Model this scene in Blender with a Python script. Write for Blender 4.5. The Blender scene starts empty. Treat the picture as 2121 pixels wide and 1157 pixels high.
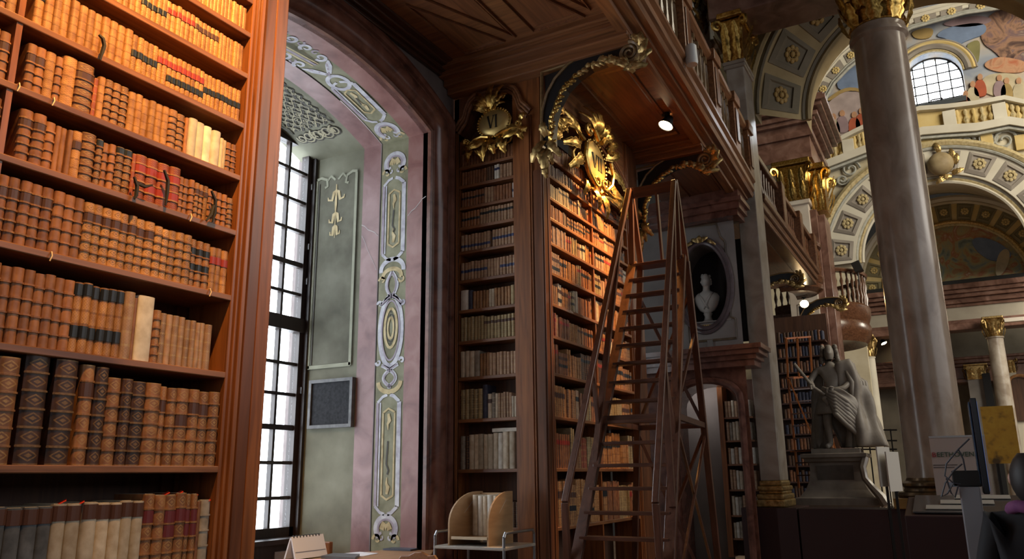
import bpy, math, random
from mathutils import Vector, Matrix
import numpy as np
random.seed(11)
SC = bpy.context.scene
COL = SC.collection
PI = math.pi

# ------------------------------------------------------------------ camera
RES_X, RES_Y = 2121.0, 1157.0
FPX, PITCH, ROLL, HEAD = 1641.6, math.radians(13.906), math.radians(-0.681), math.radians(28.782)
EYE = Vector((0.0, 0.0, 1.6))
_fw = Vector((-math.sin(HEAD) * math.cos(PITCH), math.cos(HEAD) * math.cos(PITCH), math.sin(PITCH)))
_rt = Vector((math.cos(HEAD), math.sin(HEAD), 0.0)); _up = _rt.cross(_fw)
_r2 = _rt * math.cos(ROLL) + _up * math.sin(ROLL); _u2 = -_rt * math.sin(ROLL) + _up * math.cos(ROLL)
cam = bpy.data.cameras.new('camera'); camo = bpy.data.objects.new('camera', cam); COL.objects.link(camo)
cam.sensor_fit = 'HORIZONTAL'; cam.sensor_width = 36.0; cam.lens = FPX / RES_X * 36.0
cam.clip_start = 0.05; cam.clip_end = 200
camo.matrix_world = Matrix(((_r2.x, _u2.x, -_fw.x, EYE.x), (_r2.y, _u2.y, -_fw.y, EYE.y), (_r2.z, _u2.z, -_fw.z, EYE.z), (0, 0, 0, 1)))
SC.camera = camo

# ------------------------------------------------------------------ world, daylight, exposure
SC.view_settings.view_transform = 'Standard'; SC.view_settings.look = 'None'
SC.view_settings.exposure = 0.0; SC.view_settings.gamma = 1.0
SC.view_settings.use_curve_mapping = False
W = bpy.data.worlds.new('world'); SC.world = W; W.use_nodes = True
W.node_tree.nodes['Background'].inputs[0].default_value = (1.0, 0.90, 0.78, 1)
W.node_tree.nodes['Background'].inputs[1].default_value = 0.018
def area(name, loc, target, sx, sy, power, color, spread=PI):
    L = bpy.data.lights.new(name, 'AREA'); L.shape = 'RECTANGLE'; L.size = sx; L.size_y = sy
    L.energy = power; L.color = color; L.spread = spread
    o = bpy.data.objects.new(name, L); COL.objects.link(o); o.location = loc; o.visible_camera = True
    o.rotation_euler = (Vector(target) - Vector(loc)).to_track_quat('-Z', 'Y').to_euler()
    return o
# overcast sky outside the near window, then assumed and added daylight from unseen sides
area('sky_outside_near_window', (-6.1, 4.3, 3.3), (0, 4.3, 3.3), 4.6, 5.2, 620, (0.90, 0.95, 1.0))
area('sky_outside_assumed_windows', (9.5, 8.0, 6.5), (-3, 8.0, 5.5), 12.0, 6.0, 330, (0.92, 0.95, 1.0))  # hall windows along the opposite side are unseen, assumed from the column's sheen
area('added_light_dome_wall', (9.0, 15.0, 13.0), (-1.0, 25.0, 9.0), 7.0, 5.0, 1500, (1.0, 0.90, 0.70))  # added to light the fresco and dome wall; windows on that side unseen

area('added_light_from_behind', (2.5, -6.0, 5.0), (-1.5, 8.0, 3.5), 6.0, 6.0, 65, (0.93, 0.95, 1.0))  # added behind the camera to brighten faces turned towards it; no window seen
area('added_light_second_pier', (8.5, 13.0, 8.5), (-2.6, 18.5, 6.5), 5.0, 4.0, 270, (1.0, 0.93, 0.82))  # added to brighten the second pier's pilaster and capital; unseen source
area('added_light_far_lunette', (5.5, 26.2, 8.5), (0.0, 28.2, 7.0), 3.0, 3.0, 560, (1.0, 0.92, 0.76))  # added to lift the dark lunette and far section; unseen source
# ------------------------------------------------------------------ mesh builder
class MB:
    def __init__(s): s.v = []; s.f = []; s.mi = []; s.uv = []; s.m = 0
    def quadf(s, ids, uv=None):
        s.f.append(tuple(ids)); s.mi.append(s.m); s.uv.append(uv)
    def add(s, pts):
        n = len(s.v); s.v.extend([tuple(p) for p in pts]); return n
    def box(s, x0, x1, y0, y1, z0, z1):
        n = s.add([(x0,y0,z0),(x1,y0,z0),(x1,y1,z0),(x0,y1,z0),(x0,y0,z1),(x1,y0,z1),(x1,y1,z1),(x0,y1,z1)])
        for q in ((0,3,2,1),(4,5,6,7),(0,1,5,4),(1,2,6,5),(2,3,7,6),(3,0,4,7)): s.quadf([n+i for i in q])
        return s
    def obox(s, c, ax, ay, az, hx, hy, hz):
        c = Vector(c); ax, ay, az = Vector(ax).normalized(), Vector(ay).normalized(), Vector(az).normalized()
        P = []
        for sz in (-1, 1):
            for sx, sy in ((-1,-1),(1,-1),(1,1),(-1,1)): P.append(c + ax*hx*sx + ay*hy*sy + az*hz*sz)
        n = s.add(P)
        for q in ((0,3,2,1),(4,5,6,7),(0,1,5,4),(1,2,6,5),(2,3,7,6),(3,0,4,7)): s.quadf([n+i for i in q])
        return s
    def bar(s, a, b, w, d, up=(0,0,1)):
        a, b = Vector(a), Vector(b); z = (b-a); L = z.length; z.normalize()
        u = Vector(up)
        if abs(u.dot(z)) > 0.98: u = Vector((0,1,0))
        x = u.cross(z).normalized(); y = z.cross(x)
        return s.obox((a+b)/2, x, y, z, w/2, d/2, L/2)
    def prism(s, poly, fn, a, b):
        """poly: 2d points, fn(u,v,w)->xyz, extruded from w=a to w=b"""
        k = len(poly); n = s.add([fn(u,v,a) for u,v in poly] + [fn(u,v,b) for u,v in poly])
        s.quadf([n+i for i in range(k)][::-1]); s.quadf([n+k+i for i in range(k)])
        for i in range(k): s.quadf([n+i, n+(i+1)%k, n+k+(i+1)%k, n+k+i])
        return s
    def grid(s, rows, close_u=False, close_v=False, uv=None):
        R = len(rows); Cn = len(rows[0]); n = s.add([p for r in rows for p in r])
        for i in range(R if close_v else R-1):
            for j in range(Cn if close_u else Cn-1):
                i2, j2 = (i+1)%R, (j+1)%Cn
                q = [n+i*Cn+j, n+i*Cn+j2, n+i2*Cn+j2, n+i2*Cn+j]
                u = None
                if uv: u = [uv(i,j), uv(i,j+1), uv(i+1,j+1), uv(i+1,j)]
                s.quadf(q, u)
        return n
    def tube(s, pts, r, n=6, closed=False, cap=True):
        pts = [Vector(p) for p in pts]; k = len(pts)
        rr = r if isinstance(r, (list, tuple)) else [r]*k
        t0 = (pts[1]-pts[0]).normalized(); ref = Vector((0,0,1)) if abs(t0.z) < 0.9 else Vector((1,0,0))
        nn = ref.cross(t0).normalized(); rows = []
        for i in range(k):
            if closed: t = pts[(i+1)%k]-pts[i-1]
            else: t = pts[min(i+1,k-1)]-pts[max(i-1,0)]
            if t.length < 1e-9: t = t0
            t.normalize(); nn = (nn - t*nn.dot(t))
            if nn.length < 1e-6: nn = Vector((1,0,0)).cross(t)
            nn.normalize(); bb = t.cross(nn)
            rows.append([pts[i] + (nn*math.cos(a)+bb*math.sin(a))*rr[i] for a in [2*PI*j/n for j in range(n)]])
        b = s.grid(rows, close_u=True, close_v=closed)
        if cap and not closed:
            s.quadf([b+j for j in range(n)][::-1]); s.quadf([b+(k-1)*n+j for j in range(n)])
        return s
    def lathe(s, prof, n=24, c=(0,0,0), a0=0, a1=2*PI, sx=1, sy=1):
        full = abs(a1-a0-2*PI) < 1e-6; N = n if full else n+1
        rows = [[(c[0]+r*sx*math.cos(a0+(a1-a0)*j/n), c[1]+r*sy*math.sin(a0+(a1-a0)*j/n), c[2]+z) for j in range(N)] for r,z in prof]
        s.grid(rows, close_u=full); return s
    def ell(s, c, rx, ry, rz, n=10, m=7):
        rows = []
        for i in range(m+1):
            t = -PI/2+PI*i/m
            rows.append([(c[0]+rx*math.cos(t)*math.cos(2*PI*j/n), c[1]+ry*math.cos(t)*math.sin(2*PI*j/n), c[2]+rz*math.sin(t)) for j in range(n)])
        s.grid(rows, close_u=True); return s
    def build(s, name, mat, parent=None, smooth=False, origin=None, bevel=0, kind=None, fix=True):
        P = np.array(s.v, dtype=float).reshape(-1, 3)
        if origin is None:
            lo, hi = P.min(0), P.max(0); origin = ((lo[0]+hi[0])/2, (lo[1]+hi[1])/2, lo[2])
        me = bpy.data.meshes.new(name); me.from_pydata((P-np.array(origin)).tolist(), [], s.f)
        for m in (mat if isinstance(mat, (list, tuple)) else [mat]): me.materials.append(m)
        me.polygons.foreach_set('material_index', s.mi)
        if any(u is not None for u in s.uv):
            L = me.uv_layers.new(name='UVMap'); out = []
            for f, u in zip(s.f, s.uv):
                for i in range(len(f)): out.extend(u[i] if u is not None else (-1.0, -1.0))
            L.data.foreach_set('uv', out)
        if fix and len(s.f) < 60000:
            import bmesh
            bm = bmesh.new(); bm.from_mesh(me); bmesh.ops.recalc_face_normals(bm, faces=bm.faces); bm.to_mesh(me); bm.free()
        if smooth:
            me.polygons.foreach_set('use_smooth', [True]*len(me.polygons))
            if smooth != 'all':
                try: me.set_sharp_from_angle(angle=math.radians(40))
                except Exception: pass
        o = bpy.data.objects.new(name, me); COL.objects.link(o); o.location = origin
        if bevel:
            b = o.modifiers.new('bevel', 'BEVEL'); b.width = bevel; b.segments = 2; b.limit_method = 'ANGLE'
        if parent: adopt(o, parent)
        if kind: o['kind'] = kind
        return o
def adopt(o, parent):
    o.parent = parent; o.matrix_parent_inverse = parent.matrix_basis.inverted()
def thing(name, label, cat, loc=(0,0,0), group=None, kind=None):
    o = bpy.data.objects.new(name, None); COL.objects.link(o); o.location = loc; o.empty_display_size = 0.1
    o['label'] = label; o['category'] = cat
    if group: o['group'] = group
    if kind: o['kind'] = kind
    return o
def tag(o, label, cat, group=None):
    o['label'] = label; o['category'] = cat
    if group: o['group'] = group
    return o
def struct(name, mb, mat, label=None, parent=None, **k):
    o = mb.build(name, mat, parent, **k); o['kind'] = 'structure'
    if label: o['label'] = label
    return o
def copy_tree(o, parent=None, xf=None):
    c = o.copy(); COL.objects.link(c)
    if parent: mpi = o.matrix_parent_inverse.copy(); c.parent = parent; c.matrix_parent_inverse = mpi
    for ch in list(o.children): copy_tree(ch, c)
    if xf is not None: c.matrix_basis = xf @ o.matrix_basis
    return c
def ray(px, py): return _fw*FPX + _r2*(px-RES_X/2) - _u2*(py-RES_Y/2)
def at(px, py, ax, v):
    d = ray(px, py); i = 'xyz'.index(ax); return EYE + d*((v-EYE[i])/d[i])
def arc(c, r, a0, a1, n, fn=lambda u,v: (u,v)):
    return [fn(c[0]+r*math.cos(a0+(a1-a0)*i/n), c[1]+r*math.sin(a0+(a1-a0)*i/n)) for i in range(n+1)]
def spiral(c, r0, r1, a0, turns, n, fn):
    return [fn(c[0]+(r0+(r1-r0)*i/n)*math.cos(a0+turns*2*PI*i/n), c[1]+(r0+(r1-r0)*i/n)*math.sin(a0+turns*2*PI*i/n)) for i in range(n+1)]

# ------------------------------------------------------------------ materials
def newmat(name):
    m = bpy.data.materials.new(name); m.use_nodes = True
    nt = m.node_tree; b = nt.nodes['Principled BSDF']; return m, nt, b
def nd(nt, t, **k):
    n = nt.nodes.new(t)
    for a, v in k.items(): setattr(n, a, v)
    return n
def ramp(nt, stops):
    r = nd(nt, 'ShaderNodeValToRGB'); e = r.color_ramp.elements
    while len(e) < len(stops): e.new(0.5)
    for i, (p, c) in enumerate(stops): e[i].position = p; e[i].color = (*c, 1)
    return r
def noise_mat(name, cols, scale=6, stretch=(1,1,1), rough=0.5, metal=0, detail=5, distort=0.0, bump=0.0, spec=0.5, rvar=0.0, coat=0):
    m, nt, b = newmat(name)
    tc = nd(nt, 'ShaderNodeTexCoord'); mp = nd(nt, 'ShaderNodeMapping'); mp.inputs['Scale'].default_value = stretch
    nz = nd(nt, 'ShaderNodeTexNoise'); nz.inputs['Scale'].default_value = scale; nz.inputs['Detail'].default_value = detail
    nz.inputs['Distortion'].default_value = distort
    oi = nd(nt, 'ShaderNodeObjectInfo'); ad = nd(nt, 'ShaderNodeVectorMath', operation='ADD')
    sc = nd(nt, 'ShaderNodeVectorMath', operation='SCALE'); sc.inputs['Scale'].default_value = 7.0
    cx = nd(nt, 'ShaderNodeCombineXYZ'); nt.links.new(oi.outputs['Random'], cx.inputs[0]); nt.links.new(oi.outputs['Random'], cx.inputs[2])
    nt.links.new(cx.outputs[0], sc.inputs[0])
    nt.links.new(tc.outputs['Object'], mp.inputs['Vector']); nt.links.new(mp.outputs[0], ad.inputs[0]); nt.links.new(sc.outputs[0], ad.inputs[1])
    nt.links.new(ad.outputs[0], nz.inputs['Vector'])
    k = len(cols); r = ramp(nt, [(0.3+0.4*i/max(1,k-1), c) for i, c in enumerate(cols)])
    nt.links.new(nz.outputs['Fac'], r.inputs[0]); nt.links.new(r.outputs[0], b.inputs['Base Color'])
    b.inputs['Roughness'].default_value = rough; b.inputs['Metallic'].default_value = metal
    b.inputs['Specular IOR Level'].default_value = spec
    if coat: b.inputs['Coat Weight'].default_value = coat; b.inputs['Coat Roughness'].default_value = 0.12
    if bump:
        bp = nd(nt, 'ShaderNodeBump'); bp.inputs['Strength'].default_value = bump; bp.inputs['Distance'].default_value = 0.01
        nt.links.new(nz.outputs['Fac'], bp.inputs['Height']); nt.links.new(bp.outputs[0], b.inputs['Normal'])
    if rvar:
        mr = nd(nt, 'ShaderNodeMapRange'); mr.inputs['To Min'].default_value = rough-rvar; mr.inputs['To Max'].default_value = rough+rvar
        nt.links.new(nz.outputs['Fac'], mr.inputs['Value']); nt.links.new(mr.outputs[0], b.inputs['Roughness'])
    return m
def wood(name, c1, c2, axis='z', rough=0.38, scale=5.0, coat=0.06):
    st = {'x': (0.25,4,4), 'y': (4,0.25,4), 'z': (4,4,0.25)}[axis]
    mid = tuple((a+b)/2 for a, b in zip(c1, c2))
    return noise_mat(name, [c1, mid, c2], scale=scale, stretch=st, rough=rough, detail=7, distort=1.2, coat=coat)
def flat(name, c, rough=0.5, metal=0, spec=0.5, emit=None, estr=1.0):
    m, nt, b = newmat(name); b.inputs['Base Color'].default_value = (*c, 1); b.inputs['Roughness'].default_value = rough
    b.inputs['Metallic'].default_value = metal; b.inputs['Specular IOR Level'].default_value = spec
    if emit: b.inputs['Emission Color'].default_value = (*emit, 1); b.inputs['Emission Strength'].default_value = estr
    return m
WOODZ = wood('walnut_upright', (0.13,0.043,0.014), (0.32,0.115,0.036), 'z', rough=0.3)
WOODY = wood('walnut_lengthwise', (0.115,0.042,0.016), (0.30,0.125,0.047), 'y')
WOODX = wood('walnut_crosswise', (0.115,0.042,0.016), (0.30,0.125,0.047), 'x')
VENEER = wood('burr_veneer', (0.06,0.022,0.010), (0.19,0.068,0.028), 'z', rough=0.3, scale=3.0)
DARKW = wood('dark_wood', (0.035,0.014,0.008), (0.09,0.034,0.018), 'z', rough=0.35)
DARKX = wood('dark_wood_cross', (0.035,0.014,0.008), (0.09,0.034,0.018), 'y', rough=0.35)
BACKW = wood('bookcase_back', (0.05,0.02,0.01), (0.11,0.045,0.02), 'z', rough=0.6, coat=0)
CEILW = wood('ceiling_wood', (0.12,0.045,0.018), (0.27,0.11,0.042), 'x', rough=0.36)
CEILP = wood('ceiling_panel_wood', (0.10,0.036,0.015), (0.23,0.088,0.035), 'y', rough=0.36)
GOLD = noise_mat('gilding', [(0.30,0.16,0.035), (0.58,0.36,0.095), (0.80,0.56,0.19)], scale=30, rough=0.33, metal=1.0, rvar=0.1)
OLDGOLD = noise_mat('dull_gilding', [(0.25,0.16,0.06), (0.48,0.33,0.13), (0.65,0.48,0.22)], scale=25, rough=0.4, metal=0.85, rvar=0.1)
BLACKP = flat('black_panel', (0.012,0.012,0.013), 0.35)
IRON = flat('dark_iron', (0.03,0.028,0.027), 0.5, 0.6)
# ------------------------------------------------------------------ layout constants
XF = -3.0            # front plane of the bookcases along the hall wall
YL = 2.875           # end of the near bookcase
Y6 = 6.053           # face of the narrow return bookcase
Y7 = 8.60            # far end of the second hall bookcase
ZC = 5.384           # underside of the gallery
XW = -3.96           # window wall face
PINK = noise_mat('rose_marble', [(0.18,0.090,0.090), (0.26,0.14,0.136), (0.32,0.19,0.185)], scale=5, rough=0.38, detail=8, distort=0.6)
PINKRED = noise_mat('rose_marble_red', [(0.18,0.072,0.062), (0.26,0.118,0.104), (0.32,0.17,0.152)], scale=4, rough=0.38, detail=8, distort=0.8)
GREEN = noise_mat('green_plaster', [(0.13,0.127,0.088), (0.185,0.183,0.128), (0.235,0.235,0.172)], scale=3, rough=0.8, detail=7)
GREEND = noise_mat('green_plaster_dark', [(0.075,0.072,0.048), (0.125,0.122,0.085), (0.18,0.178,0.132)], scale=3.5, rough=0.8, detail=8)
OLIVE = noise_mat('olive_paint', [(0.155,0.15,0.085), (0.22,0.215,0.13), (0.27,0.265,0.175)], scale=8, rough=0.7)
LAV = noise_mat('lavender_paint', [(0.36,0.34,0.40), (0.50,0.50,0.55), (0.62,0.63,0.66)], scale=14, rough=0.7)
MAUVE = noise_mat('mauve_paint', [(0.27,0.22,0.27), (0.38,0.33,0.38)], scale=14, rough=0.7)
OCHRE = noise_mat('ochre_paint', [(0.36,0.27,0.13), (0.52,0.42,0.22), (0.6,0.5,0.3)], scale=14, rough=0.7)
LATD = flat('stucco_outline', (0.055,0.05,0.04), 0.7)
STUCCO = noise_mat('pale_stucco', [(0.33,0.33,0.29), (0.46,0.46,0.42)], scale=10, rough=0.8)
BROWNM = noise_mat('brown_marble', [(0.075,0.030,0.021), (0.15,0.062,0.043), (0.21,0.095,0.068)], scale=5, rough=0.22, detail=8, distort=0.8)
GREYW = noise_mat('grey_spandrel_plaster', [(0.15,0.12,0.115), (0.22,0.185,0.18)], scale=5, rough=0.8)
FLOORM = noise_mat('floor_stone', [(0.22,0.14,0.10), (0.34,0.24,0.18)], scale=1.2, rough=0.35)
GLASS, _nt, _b = newmat('window_glass')
_t = nd(_nt, 'ShaderNodeBsdfTransparent'); _t.inputs[0].default_value = (0.97,0.985,1,1)
_g = nd(_nt, 'ShaderNodeBsdfGlossy'); _g.inputs['Roughness'].default_value = 0.05
_mx = nd(_nt, 'ShaderNodeMixShader'); _mx.inputs[0].default_value = 0.06
_nt.links.new(_t.outputs[0], _mx.inputs[1]); _nt.links.new(_g.outputs[0], _mx.inputs[2])
_nt.links.new(_mx.outputs[0], _nt.nodes['Material Output'].inputs[0])

struct('floor', MB().box(-8, 10, -5, 46, -0.1, 0.0), FLOORM, 'brown polished stone floor of the library hall')

# ------------------------------------------------------------------ window wall: arch, reveal, spandrel
ACY, AHS, ASP, ARISE = 4.30, 1.318, 4.71, 0.27
AR = (AHS**2+ARISE**2)/(2*ARISE); AZC = ASP+ARISE-AR
def apath(d=0.0, n=22, z0=0.0):
    """jamb, segmental arch, jamb; offset d outward -> list of (y,z)"""
    y = AHS+d; R = AR+d; zs = AZC+math.sqrt(R*R-y*y); a = math.asin(y/R)
    P = [(ACY+y, z0+(zs-z0)*i/6) for i in range(6)]
    P += [(ACY+R*math.sin(a-2*a*i/n), AZC+R*math.cos(a-2*a*i/n)) for i in range(n+1)]
    P += [(ACY-y, zs-(zs-z0)*(i+1)/6) for i in range(6)]
    return P
ww = MB(); po = apath(0.43)
ww.box(-6.0, XW-0.06, 6.06, 6.4, 0, 5.6)            # solid pier behind the return bookcase
arcp = [p for p in po if p[1] > 4.3]
rows = [[(XW-0.005, p[0], p[1]-0.25) for p in arcp], [(XW-0.005, p[0], 5.62) for p in arcp]]
ww.grid(rows)
wall_w = struct('wall_window', ww, GREYW, 'grey plastered window wall above the arched recess')
def sweep_frame(name, prof, mat, **k):
    m = MB(); m.grid([[(XW+h, p[0], p[1]) for p in apath(d, 26)] for d, h in prof])
    return m.build(name, mat, wall_w, smooth=True, **k)
sweep_frame('architrave', [(0,-0.05),(0,0.035),(0.025,0.045),(0.05,0.03),(0.06,0.05),(0.11,0.085),(0.17,0.10),(0.23,0.085),(0.27,0.05),(0.29,0.05),(0.30,0.075),(0.34,0.08),(0.345,0.03),(0.43,0.025),(0.43,-0.03)], BROWNM)
def reveal(name, x0, x1, mat, d=0.0):
    m = MB(); pts = apath(d, 26)
    S = [0]
    for a, b in zip(pts, pts[1:]): S.append(S[-1]+math.hypot(a[0]-b[0], a[1]-b[1]))
    m.grid([[(x0, p[0], p[1]) for p in pts], [(x1, p[0], p[1]) for p in pts]], uv=lambda i, j: (S[min(j, len(S)-1)], i))
    return m.build(name, mat, wall_w, smooth=True)
reveal('marble_band', XW, -4.18, PINKRED)
reveal('painted_band', -4.18, -4.485, OLIVE)
reveal('groove', -4.485, -4.505, LATD, 0.012)
reveal('marble_band', -4.505, -4.71, PINK)
reveal('plaster_band', -4.71, -5.5, GREEN)
SPL = ASP                                            # height where the arch springs
ALEN = AR*math.asin(AHS/AR)*2
def onrev(s, x, lift=0.004):
    """s: height up the right jamb, then arc length along the arch"""
    if s <= SPL: return (x, ACY+AHS-lift, s)
    a = math.asin(AHS/AR)-(s-SPL)/AR
    return (x, ACY+(AR-lift)*math.sin(a), AZC+(AR-lift)*math.cos(a))
def ribbon(m, pts, w, x0, x1, lift=0.004):
    """pts (s, t in 0..1 across the band from x0 to x1); flat painted stroke of width w"""
    L = []; k = len(pts); W_ = abs(x1-x0)
    P = [(s, t*W_) for s, t in pts]
    for i in range(k):
        a, b = P[max(i-1,0)], P[min(i+1,k-1)]; dx, dy = b[0]-a[0], b[1]-a[1]; n = math.hypot(dx, dy) or 1
        ww_ = w[i] if isinstance(w, list) else w
        L.append((P[i][0]-dy/n*ww_/2, P[i][1]+dx/n*ww_/2, P[i][0]+dy/n*ww_/2, P[i][1]-dx/n*ww_/2))
    sg = 1 if x1 > x0 else -1
    m.grid([[onrev(q[0], x0+sg*q[1], lift) for q in L], [onrev(q[2], x0+sg*q[3], lift) for q in L]])
BX0, BX1 = -4.18, -4.485
pl, pm, po_, pk = MB(), MB(), MB(), MB()             # lavender, mauve, ochre, dark
def R_(m, pts, w, lift=0.004): ribbon(m, pts, [q*1.3 for q in w] if isinstance(w, list) else w*1.3, BX0, BX1, lift)
def frame_motif(s0, s1, inv=False):
    for m, t, w in ((pm, 0.90, 0.022), (pl, 0.80, 0.012), (pl, 0.13, 0.034), (po_, 0.69, 0.012), (po_, 0.28, 0.012)):
        i = 0.0 if t > 0.75 or t < 0.2 else 0.09
        R_(m, [(s0+i, t), (s1-i, t)], w)
    for e, sg in ((s0, 1), (s1, -1)):
        R_(pl, [(e, 0.90), (e-sg*0.05, 0.72), (e-sg*0.065, 0.56)], 0.02); R_(pl, [(e, 0.13), (e-sg*0.05, 0.32), (e-sg*0.065, 0.46)], 0.024)
        R_(po_, [(e+sg*0.09, 0.69), (e+sg*0.055, 0.5), (e+sg*0.09, 0.28)], 0.014)
        R_(po_, [(e+sg*0.10, 0.5), (e+sg*0.16, 0.46), (e+sg*0.19, 0.52), (e+sg*0.24, 0.5)], [0.02,0.03,0.018,0.006])
    R_(pk, [(s0+0.3*(s1-s0), 0.5), (s0+0.34*(s1-s0), 0.46), (s0+0.4*(s1-s0), 0.54), (s0+0.62*(s1-s0), 0.5)], 0.012)
def curl(m, s, t, r, a0, turns, w, n=18, asp=3.28):
    R_(m, [(s+(r*(1-0.75*i/n))*math.sin(a0+turns*2*PI*i/n), t+(r*(1-0.75*i/n))*asp*math.cos(a0+turns*2*PI*i/n)) for i in range(n+1)], [w*(1-0.5*i/n) for i in range(n+1)])
def scroll_head(s, up=1):
    for sd in (-1, 1):
        R_(pl, [(s+up*(0.10*math.sin(a)-0.02), 0.5+sd*0.36*math.cos(a)) for a in [PI*0.5-i*PI*0.75/10 for i in range(11)]], 0.03)
        R_(pm, [(s+up*(0.075*math.sin(a)-0.02), 0.5+sd*0.27*math.cos(a)) for a in [PI*0.5-i*PI*0.75/10 for i in range(11)]], 0.016)
        curl(po_, s-up*0.11, 0.5+sd*0.30, 0.045, 0 if sd > 0 else PI, sd*0.9, 0.02)
        curl(pl, s-up*0.09, 0.5+sd*0.14, 0.035, PI/2, -sd*0.9, 0.018)
    R_(po_, [(s-up*0.03, 0.36), (s+up*0.015, 0.42), (s-up*0.01, 0.5), (s+up*0.02, 0.58), (s-up*0.03, 0.64)], 0.04)
def twist(s0, s1, wd):
    n = 28
    for ph in (0, 1):
        pts = []
        for i in range(n+1):
            u = i/n; t = 0.5+(1 if ph else -1)*wd*math.sin(u*PI*1.0)*(1 if u < 1 else 1)
            pts.append((s0+(s1-s0)*u, t))
        R_(pl, pts, 0.028, 0.004); R_(pm, [(a+0.0, b+(0.05 if ph else -0.05)) for a, b in pts], 0.010, 0.006)
scroll_head(4.50); frame_motif(3.60, 4.27)
for sd in (-1, 1):                                   # arched hood, crossing ribbons, oval, lower twist
    R_(pl, [(3.44+0.10*math.cos(a), 0.5+sd*0.42*math.sin(a)) for a in [i*PI*0.55/8 for i in range(9)]], 0.034)
    R_(po_, [(3.38+0.07*math.cos(a), 0.5+sd*0.34*math.sin(a)) for a in [i*PI*0.6/8 for i in range(9)]], 0.03)
    curl(po_, 3.35, 0.5+sd*0.36, 0.04, 0, sd*0.8, 0.018)
    R_(pl, [(3.42-0.30*u, 0.5+sd*(0.20*math.sin(u*PI*1.25) if u < 0.8 else -0.14-(u-0.8)*1.3)) for u in [i/16 for i in range(17)]], 0.026)
    R_(pm, [(3.42-0.30*u, 0.5+sd*(0.15*math.sin(u*PI*1.25) if u < 0.8 else -0.11-(u-0.8)*1.3)) for u in [i/16 for i in range(17)]], 0.009, 0.006)
    R_(pl, [(2.88+0.32*math.cos(a), 0.5+sd*0.40*math.sin(a)) for a in [i*PI/18 for i in range(19)]], 0.034)
    R_(pm, [(2.88+0.27*math.cos(a), 0.5+sd*0.32*math.sin(a)) for a in [i*PI/18 for i in range(19)]], 0.012, 0.006)
    curl(pl, 3.13, 0.5+sd*0.42, 0.03, 0, sd*0.9, 0.02); curl(pl, 2.60, 0.5+sd*0.42, 0.03, 0, -sd*0.9, 0.02)
    R_(pl, [(2.57-0.20*u, 0.5+sd*(-0.30+0.52*math.sin(u*PI*0.85))) for u in [i/14 for i in range(15)]], 0.026)
    R_(pm, [(2.57-0.20*u, 0.5+sd*(-0.26+0.46*math.sin(u*PI*0.85))) for u in [i/14 for i in range(15)]], 0.009, 0.006)
    R_(po_, [(2.42-0.09*math.sin(a), 0.5+sd*0.40*math.cos(a)) for a in [i*PI/16 for i in range(9)]], 0.032)
for r, m in ((0.17, po_), (0.12, pk), (0.09, po_)):
    R_(m, [(2.90+r*1.05*math.cos(a), 0.5+r*1.3*math.sin(a)) for a in [i*2*PI/20 for i in range(21)]], 0.02 if m is po_ else 0.008, 0.005)
for i in range(8): curl(pk, 2.90+0.145*math.cos(i*PI/4), 0.5+0.19*math.sin(i*PI/4), 0.012, 0, 0.9, 0.006, 8)
frame_motif(1.36, 2.24); scroll_head(1.20, 1)
s0 = SPL                                             # ornament continuing over the arch
scroll_head(s0+0.16, 1); frame_motif(s0+0.34, s0+0.80)
for sd in (-1, 1):
    R_(pl, [(s0+0.86+0.10*math.cos(a), 0.5+sd*0.30*math.sin(a)) for a in [i*PI/10 for i in range(11)]], 0.03)
    R_(pl, [(s0+1.0+0.16*u, 0.5+sd*(0.05+0.42*u)) for u in (0, .3, .6, 1)], [0.03,0.04,0.045,0.012])
    R_(pm, [(s0+0.98+0.16*u, 0.5+sd*(0.0+0.36*u)) for u in (0, .3, .6, 1)], 0.012)
    for i in range(5):
        curl(pl, s0+1.22+i*0.17, 0.5+sd*0.38, 0.055, 0, sd*1.1*(-1)**i, 0.026)
        curl(pm, s0+1.30+i*0.17, 0.5+sd*0.42, 0.035, PI, sd*0.9*(-1)**i, 0.016)
    for q in (0.10, 0.02): R_(po_ if q > .05 else pm, [(s0+1.15, 0.5+sd*q), (s0+2.0, 0.5+sd*q)], 0.01)
for m, nm, mt in ((pl, 'painted_scrollwork', LAV), (pm, 'painted_shading', MAUVE), (po_, 'painted_gilt_ornament', OCHRE), (pk, 'painted_detail', LATD)):
    m.build(nm, mt, wall_w, fix=False)
# stucco trellis on the green soffit
GX0, GX1 = -4.76, -5.30
lt, lo2 = MB(), MB()
TL0, TL1 = s0+0.42, s0+1.75
for k in range(-6, 16):
    for dr in (1, -1):
        pts = []
        for i in range(25):
            u = i/24; s = TL0+k*0.105+dr*u*0.55; wv = 0.012*math.sin(u*PI*10)
            t = 0.04+0.9*u
            if TL0 <= s <= TL1: pts.append((s+wv, t))
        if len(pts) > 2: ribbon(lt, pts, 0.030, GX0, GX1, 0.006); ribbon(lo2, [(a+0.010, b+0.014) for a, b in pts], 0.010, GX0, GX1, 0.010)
for i in range(7):
    for j in range(13):
        s = TL0+0.06+j*0.105+(0.052 if i % 2 else 0)
        if s < TL1: ribbon(lo2, [(s+0.016*math.cos(a), 0.10+i*0.125+0.03*math.sin(a)) for a in [q*2*PI/8 for q in range(9)]], 0.009, GX0, GX1, 0.011)
for t in (0.03, 0.96): ribbon(lt, [(TL0-0.02, t), (TL1, t)], 0.016, GX0, GX1, 0.006)
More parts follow.
